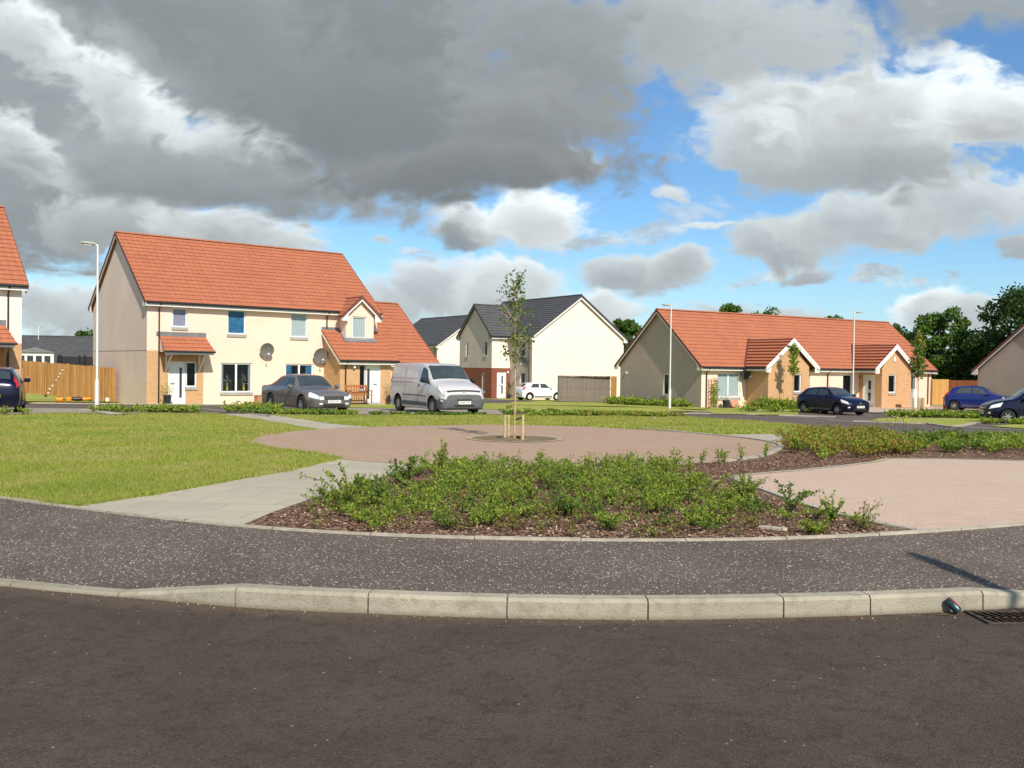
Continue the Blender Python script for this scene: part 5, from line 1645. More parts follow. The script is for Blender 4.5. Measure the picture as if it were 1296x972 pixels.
def plate(parent, x, z, w, txt, m, sd=-1, size=.085, tilt=0):
    """number plate on a face looking along -x (sd=-1) or +x (sd=1)"""
    p = MB().box(x - .008, x + .008, -w / 2, w / 2, z - .056, z + .056).build('number_plate', M[m], parent)
    cu = bpy.data.curves.new('lettering', 'FONT'); cu.body = txt; cu.size = size * 1.18; cu.align_x = 'CENTER'; cu.align_y = 'CENTER'; cu.extrude = .0015
    tmp = bpy.data.objects.new('t', cu); COL.objects.link(tmp)
    bpy.context.view_layer.update()
    me = bpy.data.meshes.new_from_object(tmp.evaluated_get(bpy.context.evaluated_depsgraph_get()))
    bpy.data.objects.remove(tmp)
    rot = Matrix(((0, 0, sd), (sd, 0, 0), (0, 1, 0))).to_4x4() if sd > 0 else Matrix(((0, 0, -1), (-1, 0, 0), (0, 1, 0))).to_4x4()
    me.transform(Matrix.Translation((x + sd * .011, 0, z)) @ rot)
    me.materials.clear(); me.materials.append(M['black'])
    o_ = bpy.data.objects.new('lettering', me); COL.objects.link(o_); o_.parent = p
    return p


def mirror(B, parent, m, x, v=4.1, s=1.0):
    for sd in (1, -1):
        p = B.P(x, v, sd)
        b = MB(); c = (p[0] - .03, p[1] + sd * .13 * s, p[2] + .06 * s)
        i0 = []
        for k in range(7):
            t = k / 6; rr = math.sin(math.pi * (t * .9 + .05))
            i0.append((c[0] - .07 * s + .14 * s * t, rr))
        b.lathe([(0.001, -.07 * s), (.055 * s, -.06 * s), (.078 * s, -.02 * s), (.082 * s, .05 * s), (.07 * s, .055 * s), (0.001, .05 * s)], c, axis='X', n=16)
        b.v = [(v_[0], c[1] + (v_[1] - c[1]) * 1.25, v_[2]) for v_ in b.v]
        b.box(p[0] - .04, p[0] + .02, min(p[1], c[1]), max(p[1], c[1]), p[2] - .01, p[2] + .03)
        b.build('mirror', m, parent, smooth=True)


def place_car(name, cx, cy, heading, L, label, cat, group=None, z=None):
    hx, hy = heading; n_ = math.hypot(hx, hy); hx, hy = hx / n_, hy / n_
    ang = math.atan2(-hy, -hx)
    z0 = gz(cx, cy) if z is None else z
    root = empty(name, (cx, cy, z0), ang, label, cat, group)
    return root


SALOON = [(0, .30, .56, .62, .60, .60, .50, .63, .645), (.10, .22, .74, .78, .745, .67, .62, .715, .74), (.5, .19, .86, .89, .835, .74, .66, .82, .86), (.95, .18, .885, .90, .86, .82, .70, .88, .915),
          (1.42, .18, .89, .905, .875, .885, .70, .94, .985), (2.12, .18, .89, .905, .875, .92, .56, 1.36, 1.405), (2.75, .18, .89, .905, .875, .93, .565, 1.395, 1.452), (3.35, .18, .89, .905, .87, .935, .56, 1.34, 1.405),
          (3.75, .18, .885, .90, .865, .945, .585, 1.20, 1.27), (4.15, .19, .88, .895, .855, .95, .64, 1.03, 1.085), (4.55, .21, .86, .875, .83, .95, .66, .99, 1.04), (4.73, .26, .80, .82, .77, .90, .62, .96, .99), (4.80, .32, .66, .70, .66, .84, .54, .89, .91)]
HATCH = [(0, .28, .52, .56, .55, .58, .46, .62, .64), (.10, .21, .70, .73, .70, .66, .58, .72, .745), (.42, .18, .80, .825, .77, .76, .62, .84, .88), (.85, .17, .825, .84, .80, .86, .66, .93, .965),
         (1.12, .17, .83, .845, .81, .90, .66, .97, 1.02), (1.78, .17, .83, .845, .81, .94, .55, 1.36, 1.405), (2.3, .17, .83, .845, .81, .95, .56, 1.40, 1.455), (2.95, .17, .83, .845, .80, .96, .55, 1.375, 1.435), (3.38, .18, .82, .84, .79, .97, .54, 1.30, 1.37),
         (3.68, .20, .80, .82, .77, .96, .56, 1.10, 1.16), (3.84, .24, .76, .78, .72, .90, .58, .98, 1.01), (3.92, .30, .64, .68, .64, .80, .54, .86, .88)]
VAN = [(0, .28, .70, .76, .72, .70, .62, .76, .785), (.09, .22, .86, .90, .85, .80, .74, .90, .94), (.32, .20, .91, .935, .88, .97, .76, 1.06, 1.11), (.72, .20, .93, .95, .90, 1.08, .78, 1.18, 1.235),
       (.98, .20, .935, .95, .91, 1.12, .80, 1.25, 1.31), (1.72, .20, .94, .955, .925, 1.20, .74, 1.84, 1.885), (2.1, .20, .94, .955, .925, 1.22, .77, 1.90, 1.955), (3.0, .20, .94, .955, .93, 1.22, .79, 1.91, 1.968), (4.2, .20, .94, .955, .93, 1.22, .79, 1.905, 1.96),
       (4.66, .22, .93, .95, .925, 1.22, .78, 1.89, 1.94), (4.76, .26, .90, .92, .89, 1.20, .75, 1.82, 1.88), (4.78, .32, .86, .88, .86, 1.18, .72, 1.76, 1.82)]


def seams(B, parent, xs, v0=2.1, v1=4.05, m='dark'):
    for x in xs:
        B.patch('door_seam', M[m], parent, x, x + .012, v0, v1, nx=1, nv=8, both=True, off=.003)


def set_center(root, L):
    """vehicle meshes run from x=0 (nose) to L: shift them so the root sits under the middle"""
    for o_ in root.children_recursive:
        if o_.type == 'MESH' and not o_.data.get('moved'):
            o_.data.transform(Matrix.Translation((-L / 2, 0, 0))); o_.data['moved'] = 1


def make_hatch(name, pos, heading, pm, label, cat='car', group='small hatchbacks', L=3.92, scale=1.0, zs=1.0, hub='alloy', txt='SF57 OKR', front=True, three=False, spokes=6, z=None, rearw=None):
    root = place_car(name, pos[0], pos[1], heading, L, label, cat, group, z)
    S = [tuple([a[0]] + [a[1]] + [k for k in a[2:5]] + [a[5] * zs, a[6], a[7] * zs, a[8] * zs]) for a in HATCH]
    B = Body(S); r = .300
    xf, xr_ = .80, 3.28
    B.shell('body', M[pm], root, [(xf, .78, .365), (xf, -.78, .365), (xr_, .78, .365), (xr_, -.78, .365)])
    B.patch('windscreen', M['darkglass'], root, (1.20, 1.20), (1.72, 1.72), 5.10, 7, both=True)
    side_end = 3.30
    B.patch('front_side_window', M['darkglass'], root, (1.36, 1.74), (2.28, 2.26), 4.12, 4.86, both=True)
    if three:
        B.patch('rear_side_window', M['darkglass'], root, (2.40, 2.38), (3.18, 2.92), 4.16, 4.84, both=True)
    else:
        B.patch('rear_side_window', M['darkglass'], root, (2.36, 2.34), (3.20, 3.02), 4.14, 4.86, both=True)
    B.patch('rear_window', M['darkglass'], root, 3.44, 3.76, 5.15, 7, both=True)
    for sd in (1, -1):
        B.patch('headlight', M['lampwhite'], root, (.07, .16), (.50, .62), 3.50, 4.22, sd, .007)
        B.patch('tail_lamp', M['lampred'], root, (3.70, 3.52), (3.895, 3.80), 3.7, 4.7, sd, .008)
        B.patch('fog_lamp', M['lampwhite'], root, .05, .13, 2.5, 2.85, sd, .008, 3, 3)
        B.patch('door_handle', M['black'] if three else M[pm], root, 2.08, 2.24, 3.80, 3.88, sd, .022, 3, 1)
        B.patch('side_sill', M['greyplastic'], root, 1.25, 2.85, 1.95, 2.25, sd, .006)
    seams(B, root, [1.30, 2.32] if three else [1.30, 2.30, 2.95])
    MB().box(-.012, .02, -.36, .36, .585, .625).build('grille', M['dark'], root)
    MB().box(-.012, .02, -.40, .40, .30, .37).build('lower_grille', M['dark'], root)
    MB().lathe([(0, -.022), (.045, -.018), (.05, 0)], (0, 0, .635), axis='X', n=14).build('badge', M['chrome'], root)
    plate(root, -.014, .46, .52, txt, 'platewhite'); plate(root, L + .012, .55, .52, txt, 'plateyellow', 1)
    mirror(B, root, M[pm], 1.42)
    for x in (xf, xr_):
        for y in (.735, -.735): wheel(root, x, y, r, .195, hub, spokes)
    set_center(root, L)
    if scale != 1.0: root.scale = (scale,) * 3
    return root


# --- grey saloon in front of the semi
AX = (-7.18, 36.05)      # centre of the front axle
hd = (math.sin(R(38)), -math.cos(R(38)))
L = 4.80; xf = .93; c0 = (AX[0] - hd[0] * (L / 2 - xf), AX[1] - hd[1] * (L / 2 - xf))
root = place_car('saloon_car', c0[0], c0[1], hd, L, 'dark grey four-ring saloon parked nose out in front of the cream semi', 'car')
B = Body(SALOON)
xr_ = 3.69
B.shell('body', M['p_grey'], root, [(xf, .83, .39), (xf, -.83, .39), (xr_, .83, .39), (xr_, -.83, .39)])
B.patch('windscreen', M['darkglass'], root, 1.50, 2.06, 5.10, 7, both=True)
B.patch('front_side_window', M['darkglass'], root, (1.62, 2.06), (2.58, 2.56), 4.12, 4.86, both=True)
B.patch('rear_side_window', M['darkglass'], root, (2.68, 2.66), (3.72, 3.42), 4.14, 4.86, both=True)
B.patch('rear_window', M['darkglass'], root, 3.46, 4.02, 5.15, 7, both=True)
for sd in (1, -1):
    B.patch('headlight', M['lampwhite'], root, (.0, .03), (.36, .50), 3.40, 4.55, sd, .008)
    B.patch('tail_lamp', M['lampred'], root, (4.55, 4.52), (4.785, 4.75), 3.5, 4.3, sd, .008)
    for x0 in (2.30, 3.25): B.patch('door_handle', M['p_grey'], root, x0, x0 + .17, 3.84, 3.92, sd, .022, 3, 1)
    B.patch('rubbing_strip', M['greyplastic'], root, 1.35, 3.2, 3.0, 3.08, sd, .012, 10, 1)
seams(B, root, [1.45, 2.62, 3.42])
for sd in (1, -1):
    MB().box(-.012, .01, min(sd * .415, sd * .60), max(sd * .415, sd * .60), .52, .64).build('headlight', M['lampwhite'], root)
    MB().box(-.012, .01, min(sd * .46, sd * .60), max(sd * .46, sd * .60), .345, .40).build('fog_lamp', M['lampwhite'], root)
gl = MB().box(-.016, .01, -.40, .40, .53, .655).build('grille', M['dark'], root)
b = MB()
for k in range(4): b.box(-.022, -.016, -.38, .38, .548 + k * .028, .554 + k * .028)
b.build('grille_bar', M['lead'], gl)
b = MB()
for k in range(4):
    cy = -.105 + k * .07
    b.lathe([(.048, -.006), (.038, -.006), (.038, .004), (.048, .004), (.048, -.006)], (-.03, cy, .595), axis='X', n=20)
b.build('badge_rings', M['chrome'], gl)
MB().box(-.015, .01, -.46, .46, .31, .37).build('lower_grille', M['dark'], root)
plate(root, -.03, .455, .52, 'SD04 FKG', 'platewhite'); plate(root, L + .01, .60, .52, 'SD04 FKG', 'plateyellow', 1)
mirror(B, root, M['p_grey'], 1.68, s=1.05)
for x in (xf, xr_):
    for y in (.80, -.80): wheel(root, x, y, .325, .215, 'alloy', 7)
set_center(root, L)

# --- silver van
AX = (-2.22, 36.35); al = R(31); hd = (math.sin(al), -math.cos(al)); L = 4.78; xf = .86
c0 = (AX[0] - hd[0] * (L / 2 - xf), AX[1] - hd[1] * (L / 2 - xf))
root = place_car('panel_van', c0[0], c0[1], hd, L, 'silver panel van with grey bumpers parked beside the wing of the semi', 'van')
B = Body(VAN); xr_ = 3.96
B.shell('body', M['p_silver'], root, [(xf, .87, .40), (xf, -.87, .40), (xr_, .87, .40), (xr_, -.87, .40)], (.52, .62))
B.patch('windscreen', M['darkglass'], root, 1.08, 1.66, 5.08, 7, both=True)
B.patch('side_window', M['darkglass'], root, (.98, 1.52), (1.98, 1.90), 4.02, 4.84, both=True)
for sd in (1, -1):
    B.patch('headlight', M['lead'], root, (.03, .10), (.40, .60), 3.72, 4.72, sd, .007)
    B.patch('headlight_lens', M['lampwhite'], root, (.06, .13), (.36, .54), 3.80, 4.62, sd, .013)
    B.patch('fog_lamp', M['lampwhite'], root, .06, .15, 2.75, 2.95, sd, .02, 3, 2)
    B.patch('sill_trim', M['greyplastic'], root, 1.30, 3.50, 2.0, 2.35, sd, .010)
    B.patch('side_moulding', M['greyplastic'], root, 1.32, 3.50, 2.75, 2.83, sd, .012, 10, 1)
    B.patch('panel_recess', M['p_silver'], root, (2.15, 2.15), (3.2, 3.2), 4.2, 4.8, sd, .009)
    B.patch('panel_recess', M['p_silver'], root, (3.36, 3.36), (4.6, 4.6), 4.2, 4.8, sd, .009)
    B.patch('door_handle', M['black'], root, 1.93, 2.0, 3.55, 3.85, sd, .02, 2, 2)
    B.patch('tail_lamp', M['lampred'], root, 4.60, 4.77, 3.9, 4.7, sd, .008)
seams(B, root, [1.18, 2.07, 3.28], 2.0, 4.9)
B.patch('slide_rail', M['black'], root, 2.5, 4.6, 3.93, 3.96, nx=10, nv=1, both=True, off=.006)
MB().box(-.02, .02, -.60, .60, .31, .60).build('front_bumper', M['greyplastic'], root, bevel=.015)
MB().box(-.03, .0, -.30, .30, .565, .60).build('lower_grille', M['dark'], root)
MB().box(-.028, .0, -.42, .42, .33, .40).build('air_intake', M['dark'], root)
b = B.patch('grille', M['dark'], root, .055, .095, 5.1, 7, both=True, off=.008)
MB().lathe([(0, -.03), (.07, -.025), (.08, 0), (.055, .002), (.0, .002)], (.055, 0, .80), axis='X', n=18).build('badge', M['chrome'], root)
MB().prism([(.72, -.42, 1.178), (.72, -.10, 1.192), (.78, -.10, 1.214), (.78, -.42, 1.20)], (-.006, 0, .012)).build('bonnet_vent', M['dark'], root)
plate(root, -.038, .475, .52, 'SM03 VYP', 'platewhite')
mirror(B, root, M['black'], 1.30, 4.15, 1.25)
for x in (xf, xr_):
    for y in (.84, -.84): wheel(root, x, y, .325, .215, 'alloy', 0)
set_center(root, L)

# --- hatchbacks
def from_front_axle(ax, hd, L, xf=.80):
    n_ = math.hypot(*hd); return (ax[0] - hd[0] / n_ * (L / 2 - xf), ax[1] - hd[1] / n_ * (L / 2 - xf))


hd = (.43, -.90)
fw_ = (.344 * 49.3, 49.3)
make_hatch('hatchback_car', from_front_axle((fw_[0] + .66, fw_[1] + .3), hd, 3.92), hd, 'p_navy', 'navy hatchback in front of the bungalow, its single fog lamp glinting', txt='SF57 OKR')
hd = (math.cos(R(27)), math.sin(R(27)))
rw = ((669.5 - 648) / FPX * 71.3, 71.3)
c_ = (rw[0] + hd[0] * (3.28 - 1.96) - hd[1] * .74 * 1, rw[1] + hd[1] * (3.28 - 1.96) + hd[0] * .74)
make_hatch('hatchback_car', c_, hd, 'p_white', 'white three-door hatchback beside the grey-brown screen fence', three=True, txt='SP08 WNE', spokes=0, hub='galv', scale=.95)
hd = (.76, -.65)
rw = (.4665 * 58.6, 58.6)
c_ = (rw[0] + hd[0] * (3.28 - 1.96) + .65 * .74, rw[1] + hd[1] * (3.28 - 1.96) + .76 * .74)
make_hatch('hatchback_car', c_, hd, 'p_blue', 'bright blue hatchback in front of the golden gate', txt='SL09 DZH', zs=1.06)
hd = (-.95, .20)
fw_ = (.5225 * 40.2, 40.2)
c_ = (fw_[0] - hd[0] / .971 * 1.16 + .15, fw_[1] - hd[1] / .971 * 1.16 + .72)
make_hatch('hatchback_car', c_, hd, 'p_navy2', 'very dark blue car cut off by the right edge, facing left', txt='SN06 BTV', zs=1.09, spokes=7)
hd = (-.42, .907)
c_ = (-16.25 - .42 * 1.96, 29.6 + .907 * 1.96)
make_hatch('hatchback_car', c_, hd, 'p_navy2', 'dark blue car cut off by the left edge, seen from behind with a yellow plate', txt='SK55 LGT', z=gz(-16, 30) + .0)

# ================================================================== STREET LAMPS
def street_lamp(x, y, h, rz, label, z=None, arm=.65):
    z = gz(x, y) if z is None else z
    t = empty('street_lamp', (x, y, z), rz, label, 'street lamp', 'white street lamps')
    MB().tube([(0, 0, -.1), (0, 0, 1.1)], [.075, .075], 14).tube([(0, 0, 1.1), (0, 0, h)], [.044, .034], 14).build('column', M['galv'], t, smooth=True)
    MB().box(-.03, .03, -.078, -.072, .45, .95).build('access_door', M['white'], t)
    a = MB().tube([(0, 0, h - .02), (.16, 0, h + .035)], [.036, .034], 8); a.build('bracket', M['galv'], t)
    hB = MB()
    prof = [(.10, .045, .055), (.25, .10, .075), (.55, .13, .08), (.80, .11, .055), (.88, .05, .03)]
    rings = []
    for (px, w, hh) in prof:
        rings.append([(px, w * math.cos(a_), h + .02 + px * .05 + (hh * math.sin(a_) if math.sin(a_) > 0 else hh * .55 * math.sin(a_))) for a_ in [2 * math.pi * k / 12 for k in range(12)]])
    for r0, r1 in zip(rings[:-1], rings[1:]):
        for k in range(12): hB.face([r0[k], r0[(k + 1) % 12], r1[(k + 1) % 12], r1[k]])
    hB.face(rings[0]); hB.face(rings[-1][::-1])
    hB.build('lantern', M['sill'], t, smooth=True)
    MB().box(.30, .70, -.09, .09, h - .018, h - .004).build('lens', M['lampwhite'], t)
    for c_ in t.children:
        if c_.name.split('.')[0] in ('lantern', 'lens', 'bracket'): c_.scale = (arm, .75, 1)
    return t


street_lamp(-15.08, 34.5, 5.98, R(205), 'tall white street lamp on the lawn edge in front of the semi gable')
street_lamp(8.85, 53.2, 5.75, R(200), 'white street lamp in front of the shaded bungalow gable')
street_lamp(20.9, 58.2, 5.9, R(20), 'white street lamp behind the navy hatchback')
street_lamp(6.40, -.05, 6.0, R(101), 'street lamp behind the camera whose shadow falls on the pavement', z=.13, arm=1.7)
street_lamp(-49.9, 100, 6.3, R(180), 'distant white street lamp above the left fence')

# ================================================================== TREES
def crown_points(n, clumps, rng):
    k = rng.integers(0, len(clumps), n)
    C = np.array([c[:3] for c in clumps])[k]; r = np.array([c[3] for c in clumps])[k]
    d = rng.normal(size=(n, 3)); d /= np.linalg.norm(d, axis=1)[:, None]
    rad = r * rng.uniform(.35, 1.0, n)**.6
    return C + d * rad[:, None] * (1, 1, .8)


def big_tree(x, y, h, w, label, lm='l_tree', n=16000, leaf=.26, seed=1, nclump=46, base=.25, name='tree', z=None, group='trees behind the houses'):
    rng = np.random.default_rng(seed); z = gz(x, y) if z is None else z
    t = empty(name, (x, y, z), rng.uniform(0, 6), label, 'tree', group)
    cl = []
    H0 = h * base
    for k in range(nclump):
        u = rng.uniform(0, 1); zz = H0 + (h - H0) * u
        R_ = w / 2 * math.sin(math.pi * (.12 + .80 * u))**.8
        a = rng.uniform(0, 2 * math.pi); q = rng.uniform(.35, 1)**.5
        cl.append((R_ * q * math.cos(a) * .9, R_ * q * math.sin(a) * .9, zz - .08 * h * rng.uniform(0, 1), w * rng.uniform(.09, .17)))
    P = crown_points(n, cl, rng)
    tr = MB(); tr.tube([(0, 0, -.2), (.1, 0, h * .3), (-.05, .1, h * .6), (0, 0, h * .85)], [w * .035, w * .027, w * .016, .03], 8)
    for c in cl[::3]:
        b0 = (0, 0, max(h * .2, c[2] * .62)); m_ = ((b0[0] + c[0]) * .5, (b0[1] + c[1]) * .5, (b0[2] + c[2]) * .5 + .1)
        tr.tube([b0, m_, c[:3]], [w * .012, w * .008, .02], 5)
    tr.build('trunk', M['bark'], t, smooth=True)
    leaf_mesh('crown', P, leaf, M[lm], t, rng=rng, aspect=.7)
    return t


# (x, y, height, width, ...)
def tx(px, D): return (px - 648) / FPX * D
big_tree(tx(1188, 84), 84, 8.0, 6.4, 'mid-green rounded tree rising between the two right-hand bungalows', 'l_tree', 15000, .27, 3, base=.18)
big_tree(tx(1293, 78), 78, 9.2, 9.0, 'large dark tree above the roof at the right edge', 'l_treedk', 20000, .27, 4, 60, base=.12)
big_tree(tx(1345, 74), 74, 9.6, 9.0, 'dark tree just beyond the right edge, behind the bungalow', 'l_treedk', 14000, .28, 14, 50, base=.12)
big_tree(tx(1150, 92), 92, 6.6, 5.0, 'dark low tree left of the rounded tree, behind the bungalow roof end', 'l_treedk', 9000, .27, 5, base=.1)
big_tree(tx(1228, 82), 82, 4.4, 7.0, 'dark undergrowth tree behind the golden gate', 'l_treedk', 12000, .27, 6, base=.02)
big_tree(tx(1190, 88), 88, 4.6, 7.0, 'dark bushy tree low behind the gate, left of the undergrowth', 'l_treedk', 10000, .27, 16, base=.02)
big_tree(tx(792, 92), 92, 7.5, 4.4, 'green tree between the grey-roofed house and the bungalow', 'l_tree', 12000, .25, 7, base=.1)
big_tree(tx(800, 102), 102, 6.0, 5.0, 'darker tree low beside the bungalow gable', 'l_treedk', 8000, .27, 17, base=.05)
big_tree(tx(925, 110), 110, 10.4, 5.0, 'feathery treetop showing over the left half of the bungalow ridge', 'l_tree', 7000, .28, 8, base=.4)
big_tree(tx(968, 118), 118, 10.6, 6.0, 'pale treetop over the middle of the bungalow ridge', 'l_tree', 6000, .28, 9, base=.4)
big_tree(tx(1050, 112), 112, 9.2, 5.0, 'small treetop over the ridge near the right lamp', 'l_tree', 5000, .28, 10, base=.4)
big_tree(tx(1128, 100), 100, 7.9, 3.6, 'treetop at the right end of the bungalow ridge', 'l_tree', 5000, .28, 11, base=.3)
big_tree(tx(106, 112), 112, 6.3, 4.5, 'green tree behind the dark roof, left of the semi gable', 'l_tree', 7000, .3, 12, base=.1)
big_tree(tx(62, 130), 130, 5.6, 6, 'low distant tree above the dark roof', 'l_treedk', 6000, .3, 13, base=.1)


def young_tree(x, y, h, label, crown, n, leafm, leaf, z=None, seed=2, trunk_r=.022, stakes=(), stake_h=.55, tie=True, nbr=16, cz=(.45, 1.0), w=.9, name='young_tree', shape=1.0):
    rng = np.random.default_rng(seed); z = gz(x, y) if z is None else z
    t = empty(name, (x, y, z), 0, label, 'tree')
    tr = MB(); tr.tube([(0, 0, -.1), (.01, .0, h * .3), (-.02, .01, h * .6), (.015, 0, h * .82), (.03, 0, h * .99)], [trunk_r, trunk_r * .85, trunk_r * .6, trunk_r * .35, .004], 8)
    P = []
    for k in range(nbr):
        u = k / nbr; z0 = h * (cz[0] + (cz[1] - .06 - cz[0]) * u); a = rng.uniform(0, 6.28); ln = w / 2 * (math.sin(math.pi * (.18 + .72 * u))**shape) * rng.uniform(.7, 1.15)
        p0 = np.array((0, 0, z0)); p1 = p0 + np.array((math.cos(a) * ln * .55, math.sin(a) * ln * .55, ln * .75)); p2 = p0 + np.array((math.cos(a) * ln, math.sin(a) * ln, ln * 1.0))
        tr.tube([p0, p1, p2], [trunk_r * .35, .005, .002], 5)
        for q in range(max(1, n // nbr)):
            s_ = rng.uniform(.25, 1.1); b0 = p0 * (1 - s_) + p1 * s_ if s_ < .55 else p1 + (p2 - p1) * (s_ - .3)
            P.append(b0 + rng.normal(size=3) * (.055, .055, .07) * (w / .9))
    for q in range(n // 6):
        u = rng.uniform(cz[0] + .1, 1.0); P.append(np.array((0.02, 0, h * u)) + rng.normal(size=3) * .05)
    tr.build('trunk', M['trunk'], t, smooth=True)
    leaf_mesh('crown', np.array(P), leaf, M[leafm], t, rng=rng)
    for k, (sx, sy, r) in enumerate(stakes):
        MB().tube([(sx, sy, -.1), (sx, sy, stake_h)], r, 9).build('stake', M['stake'], t, smooth=True)
    if tie and stakes:
        MB().tube([(stakes[-1][0], stakes[-1][1], stake_h - .04), (0, 0, stake_h - .10), (.0, .02, stake_h - .09)], .018, 6).build('tie', M['black'], t)
    return t


young_tree(.06, 19.25, 3.42, 'slender young birch held by three pale stakes in the middle of the paved circle', None, 600, 'l_birch', .078, z=.17, seed=5,
           stakes=[(-.19, .05, .027), (-.12, .10, .022), (.17, .0, .028)], stake_h=.50, nbr=30, w=.88, cz=(.42, 1.0), trunk_r=.020)
p = local(O2, T2, 4.55, -3.0)
young_tree(p[0], p[1], 3.9, 'narrow columnar tree with a wooden frame in front of the left brick porch', None, 900, 'l_shrub', .13, z=-.6, seed=8, nbr=26, w=.75, cz=(.50, 1.0), trunk_r=.03,
           stakes=[(-.25, 0, .04), (.25, 0, .04)], stake_h=.75, shape=.3)
young_tree(tx(1162, 50), 50, 4.5, 'narrow tree with reddish upper leaves staked in the verge beside the right brick porch', None, 1000, 'l_dark', .14, z=gz(21.4, 50), seed=9, nbr=26, w=.85, cz=(.44, .84), trunk_r=.035,
           stakes=[(-.22, 0, .05), (.28, .0, .09), (.12, .12, .09)], stake_h=1.0, shape=.3)
C = np.array([tx(1162, 50), 50, gz(21.4, 50) + 3.9]) + RNG.normal(size=(260, 3)) * (.12, .12, .35) - np.array([tx(1162, 50), 50, gz(21.4, 50)])
lm_ = leaf_mesh('upper_crown', C, .13, M['l_red'], [o_ for o_ in bpy.data.objects if o_.name.startswith('young_tree') and abs(o_.location.y - 50) < .1][0])

# ================================================================== PLANTING
def shrub_template(rng, n_stem, h, spread, leaves, leaf, droop=.25):
    """returns leaf centres/directions and stem polylines of one low shrub"""
    L_, S_ = [], []
    for k in range(n_stem):
        a = rng.uniform(0, 6.28); ln = rng.uniform(.6, 1.1); tip = np.array((math.cos(a) * spread * ln, math.sin(a) * spread * ln, h * rng.uniform(.45, 1.1)))
        mid = tip * (.5, .5, .7) + rng.normal(size=3) * .01
        S_.append([(0, 0, 0), tuple(mid), tuple(tip)])
        m = leaves // n_stem
        for q in range(m):
            s_ = .2 + .8 * rng.uniform()**.8
            p = mid * (s_ / .6) if s_ < .6 else mid + (tip - mid) * ((s_ - .6) / .4)
            L_.append(p + rng.normal(size=3) * (.018, .018, .014) * (leaf / .03))
    return np.array(L_), S_


def scatter(poly, n, rng, dens=None):
    xs = np.array([p[0] for p in poly]); ys = np.array([p[1] for p in poly]); out = []
    while len(out) < n:
        X = rng.uniform(xs.min(), xs.max(), 4000); Y = rng.uniform(ys.min(), ys.max(), 4000)
        m = inside(poly, X, Y)
        if dens is not None: m &= rng.uniform(size=4000) < dens(X, Y)
        out += list(zip(X[m], Y[m]))
    return np.array(out[:n])


def mass_planting(name, label, cat, pts, hs, leafm, leaf, leaves=120, stems=9, spread=.26, seed=1, kind='stuff', group=None, stem_r=.004, z_off=0.0):
    rng = np.random.default_rng(seed)
    T = [shrub_template(rng, stems, 1.0, 1.0, leaves, leaf) for _ in range(8)]
    P = []; sb = MB()
    for i, (x, y) in enumerate(pts):
        L_, S_ = T[rng.integers(0, 8)]; a = rng.uniform(0, 6.28); c, s_ = math.cos(a), math.sin(a)
        h = hs[i]; sp = spread * rng.uniform(.7, 1.3) * (h / .3)**.3
        z = gz(x, y) + z_off
        Q = np.c_[(L_[:, 0] * c - L_[:, 1] * s_) * sp + x, (L_[:, 0] * s_ + L_[:, 1] * c) * sp + y, L_[:, 2] * h + z + .01]
        P.append(Q)
        for st in S_[:5]:
            q = [(x + (p[0] * c - p[1] * s_) * sp, y + (p[0] * s_ + p[1] * c) * sp, z + p[2] * h) for p in st]
            sb.tube(q, [stem_r, stem_r * .7, stem_r * .3], 3, cap=False)
    P = np.concatenate(P); P[:, 2] = np.maximum(P[:, 2], gza(P[:, 0], P[:, 1]) + .005)
    o_ = leaf_mesh(name, P, leaf, M[leafm], rng=rng, up=((0, 0, 1), .35))
    tag(o_, label, cat, group, kind)
    s_o = sb.build('stems', M['stem'], o_)
    return o_


NB = [p for p in ecurve(-2.3, 3.5, 16, .14)] + [(3.2, 9.2), (2.85, 10.2), (2.5, 11.6), (2.3, 12.7), (2.4, 13.7), (1.6, 13.9), (.9, 13.55), (-.2, 13.5), (-1.0, 13.6), (-1.25, 12.9), (-1.75, 11.2), (-1.95, 10.2), (-2.15, 9.2)]
rg = np.random.default_rng(21)
def dens_front(X, Y):
    d = Y - ef(X)                       # distance back from the edging
    left = np.clip((X + 2.3 + .9) / 1.0, 0.05, 1) 
    patch_ = .55 + .45 * np.sin(X * 5.1 + 1.3) * np.sin(Y * 3.7 + X)
    return np.clip((d - .12) / .9, .10, 1.0) * left * np.clip(patch_ + d * .12, .2, 1)
pts = scatter(NB, 270, rg, dens_front)
hs = .08 + .08 * rg.uniform(size=len(pts)) + np.clip((pts[:, 1] - ef(pts[:, 0]) - .5) / 3, 0, 1) * .09
mass_planting('ground_cover', 'low green shrubs covering the near planting bed', 'ground cover', pts[:190], hs[:190], 'l_shrub', .025, 290, 11, .25, 31)
mass_planting('ground_cover', 'darker small-leaved plants mixed through the near planting bed', 'ground cover', pts[190:], hs[190:] * .8, 'l_dark', .028, 230, 10, .24, 32)
pts = scatter(NB, 150, rg, lambda X, Y: np.clip(1.3 - (Y - ef(X)) / 2.5, .15, 1))
mass_planting('weeds', 'reddish and yellowish low weeds between the near shrubs', 'ground cover', pts, .06 + .06 * rg.uniform(size=150), 'l_weed', .022, 60, 7, .16, 33)
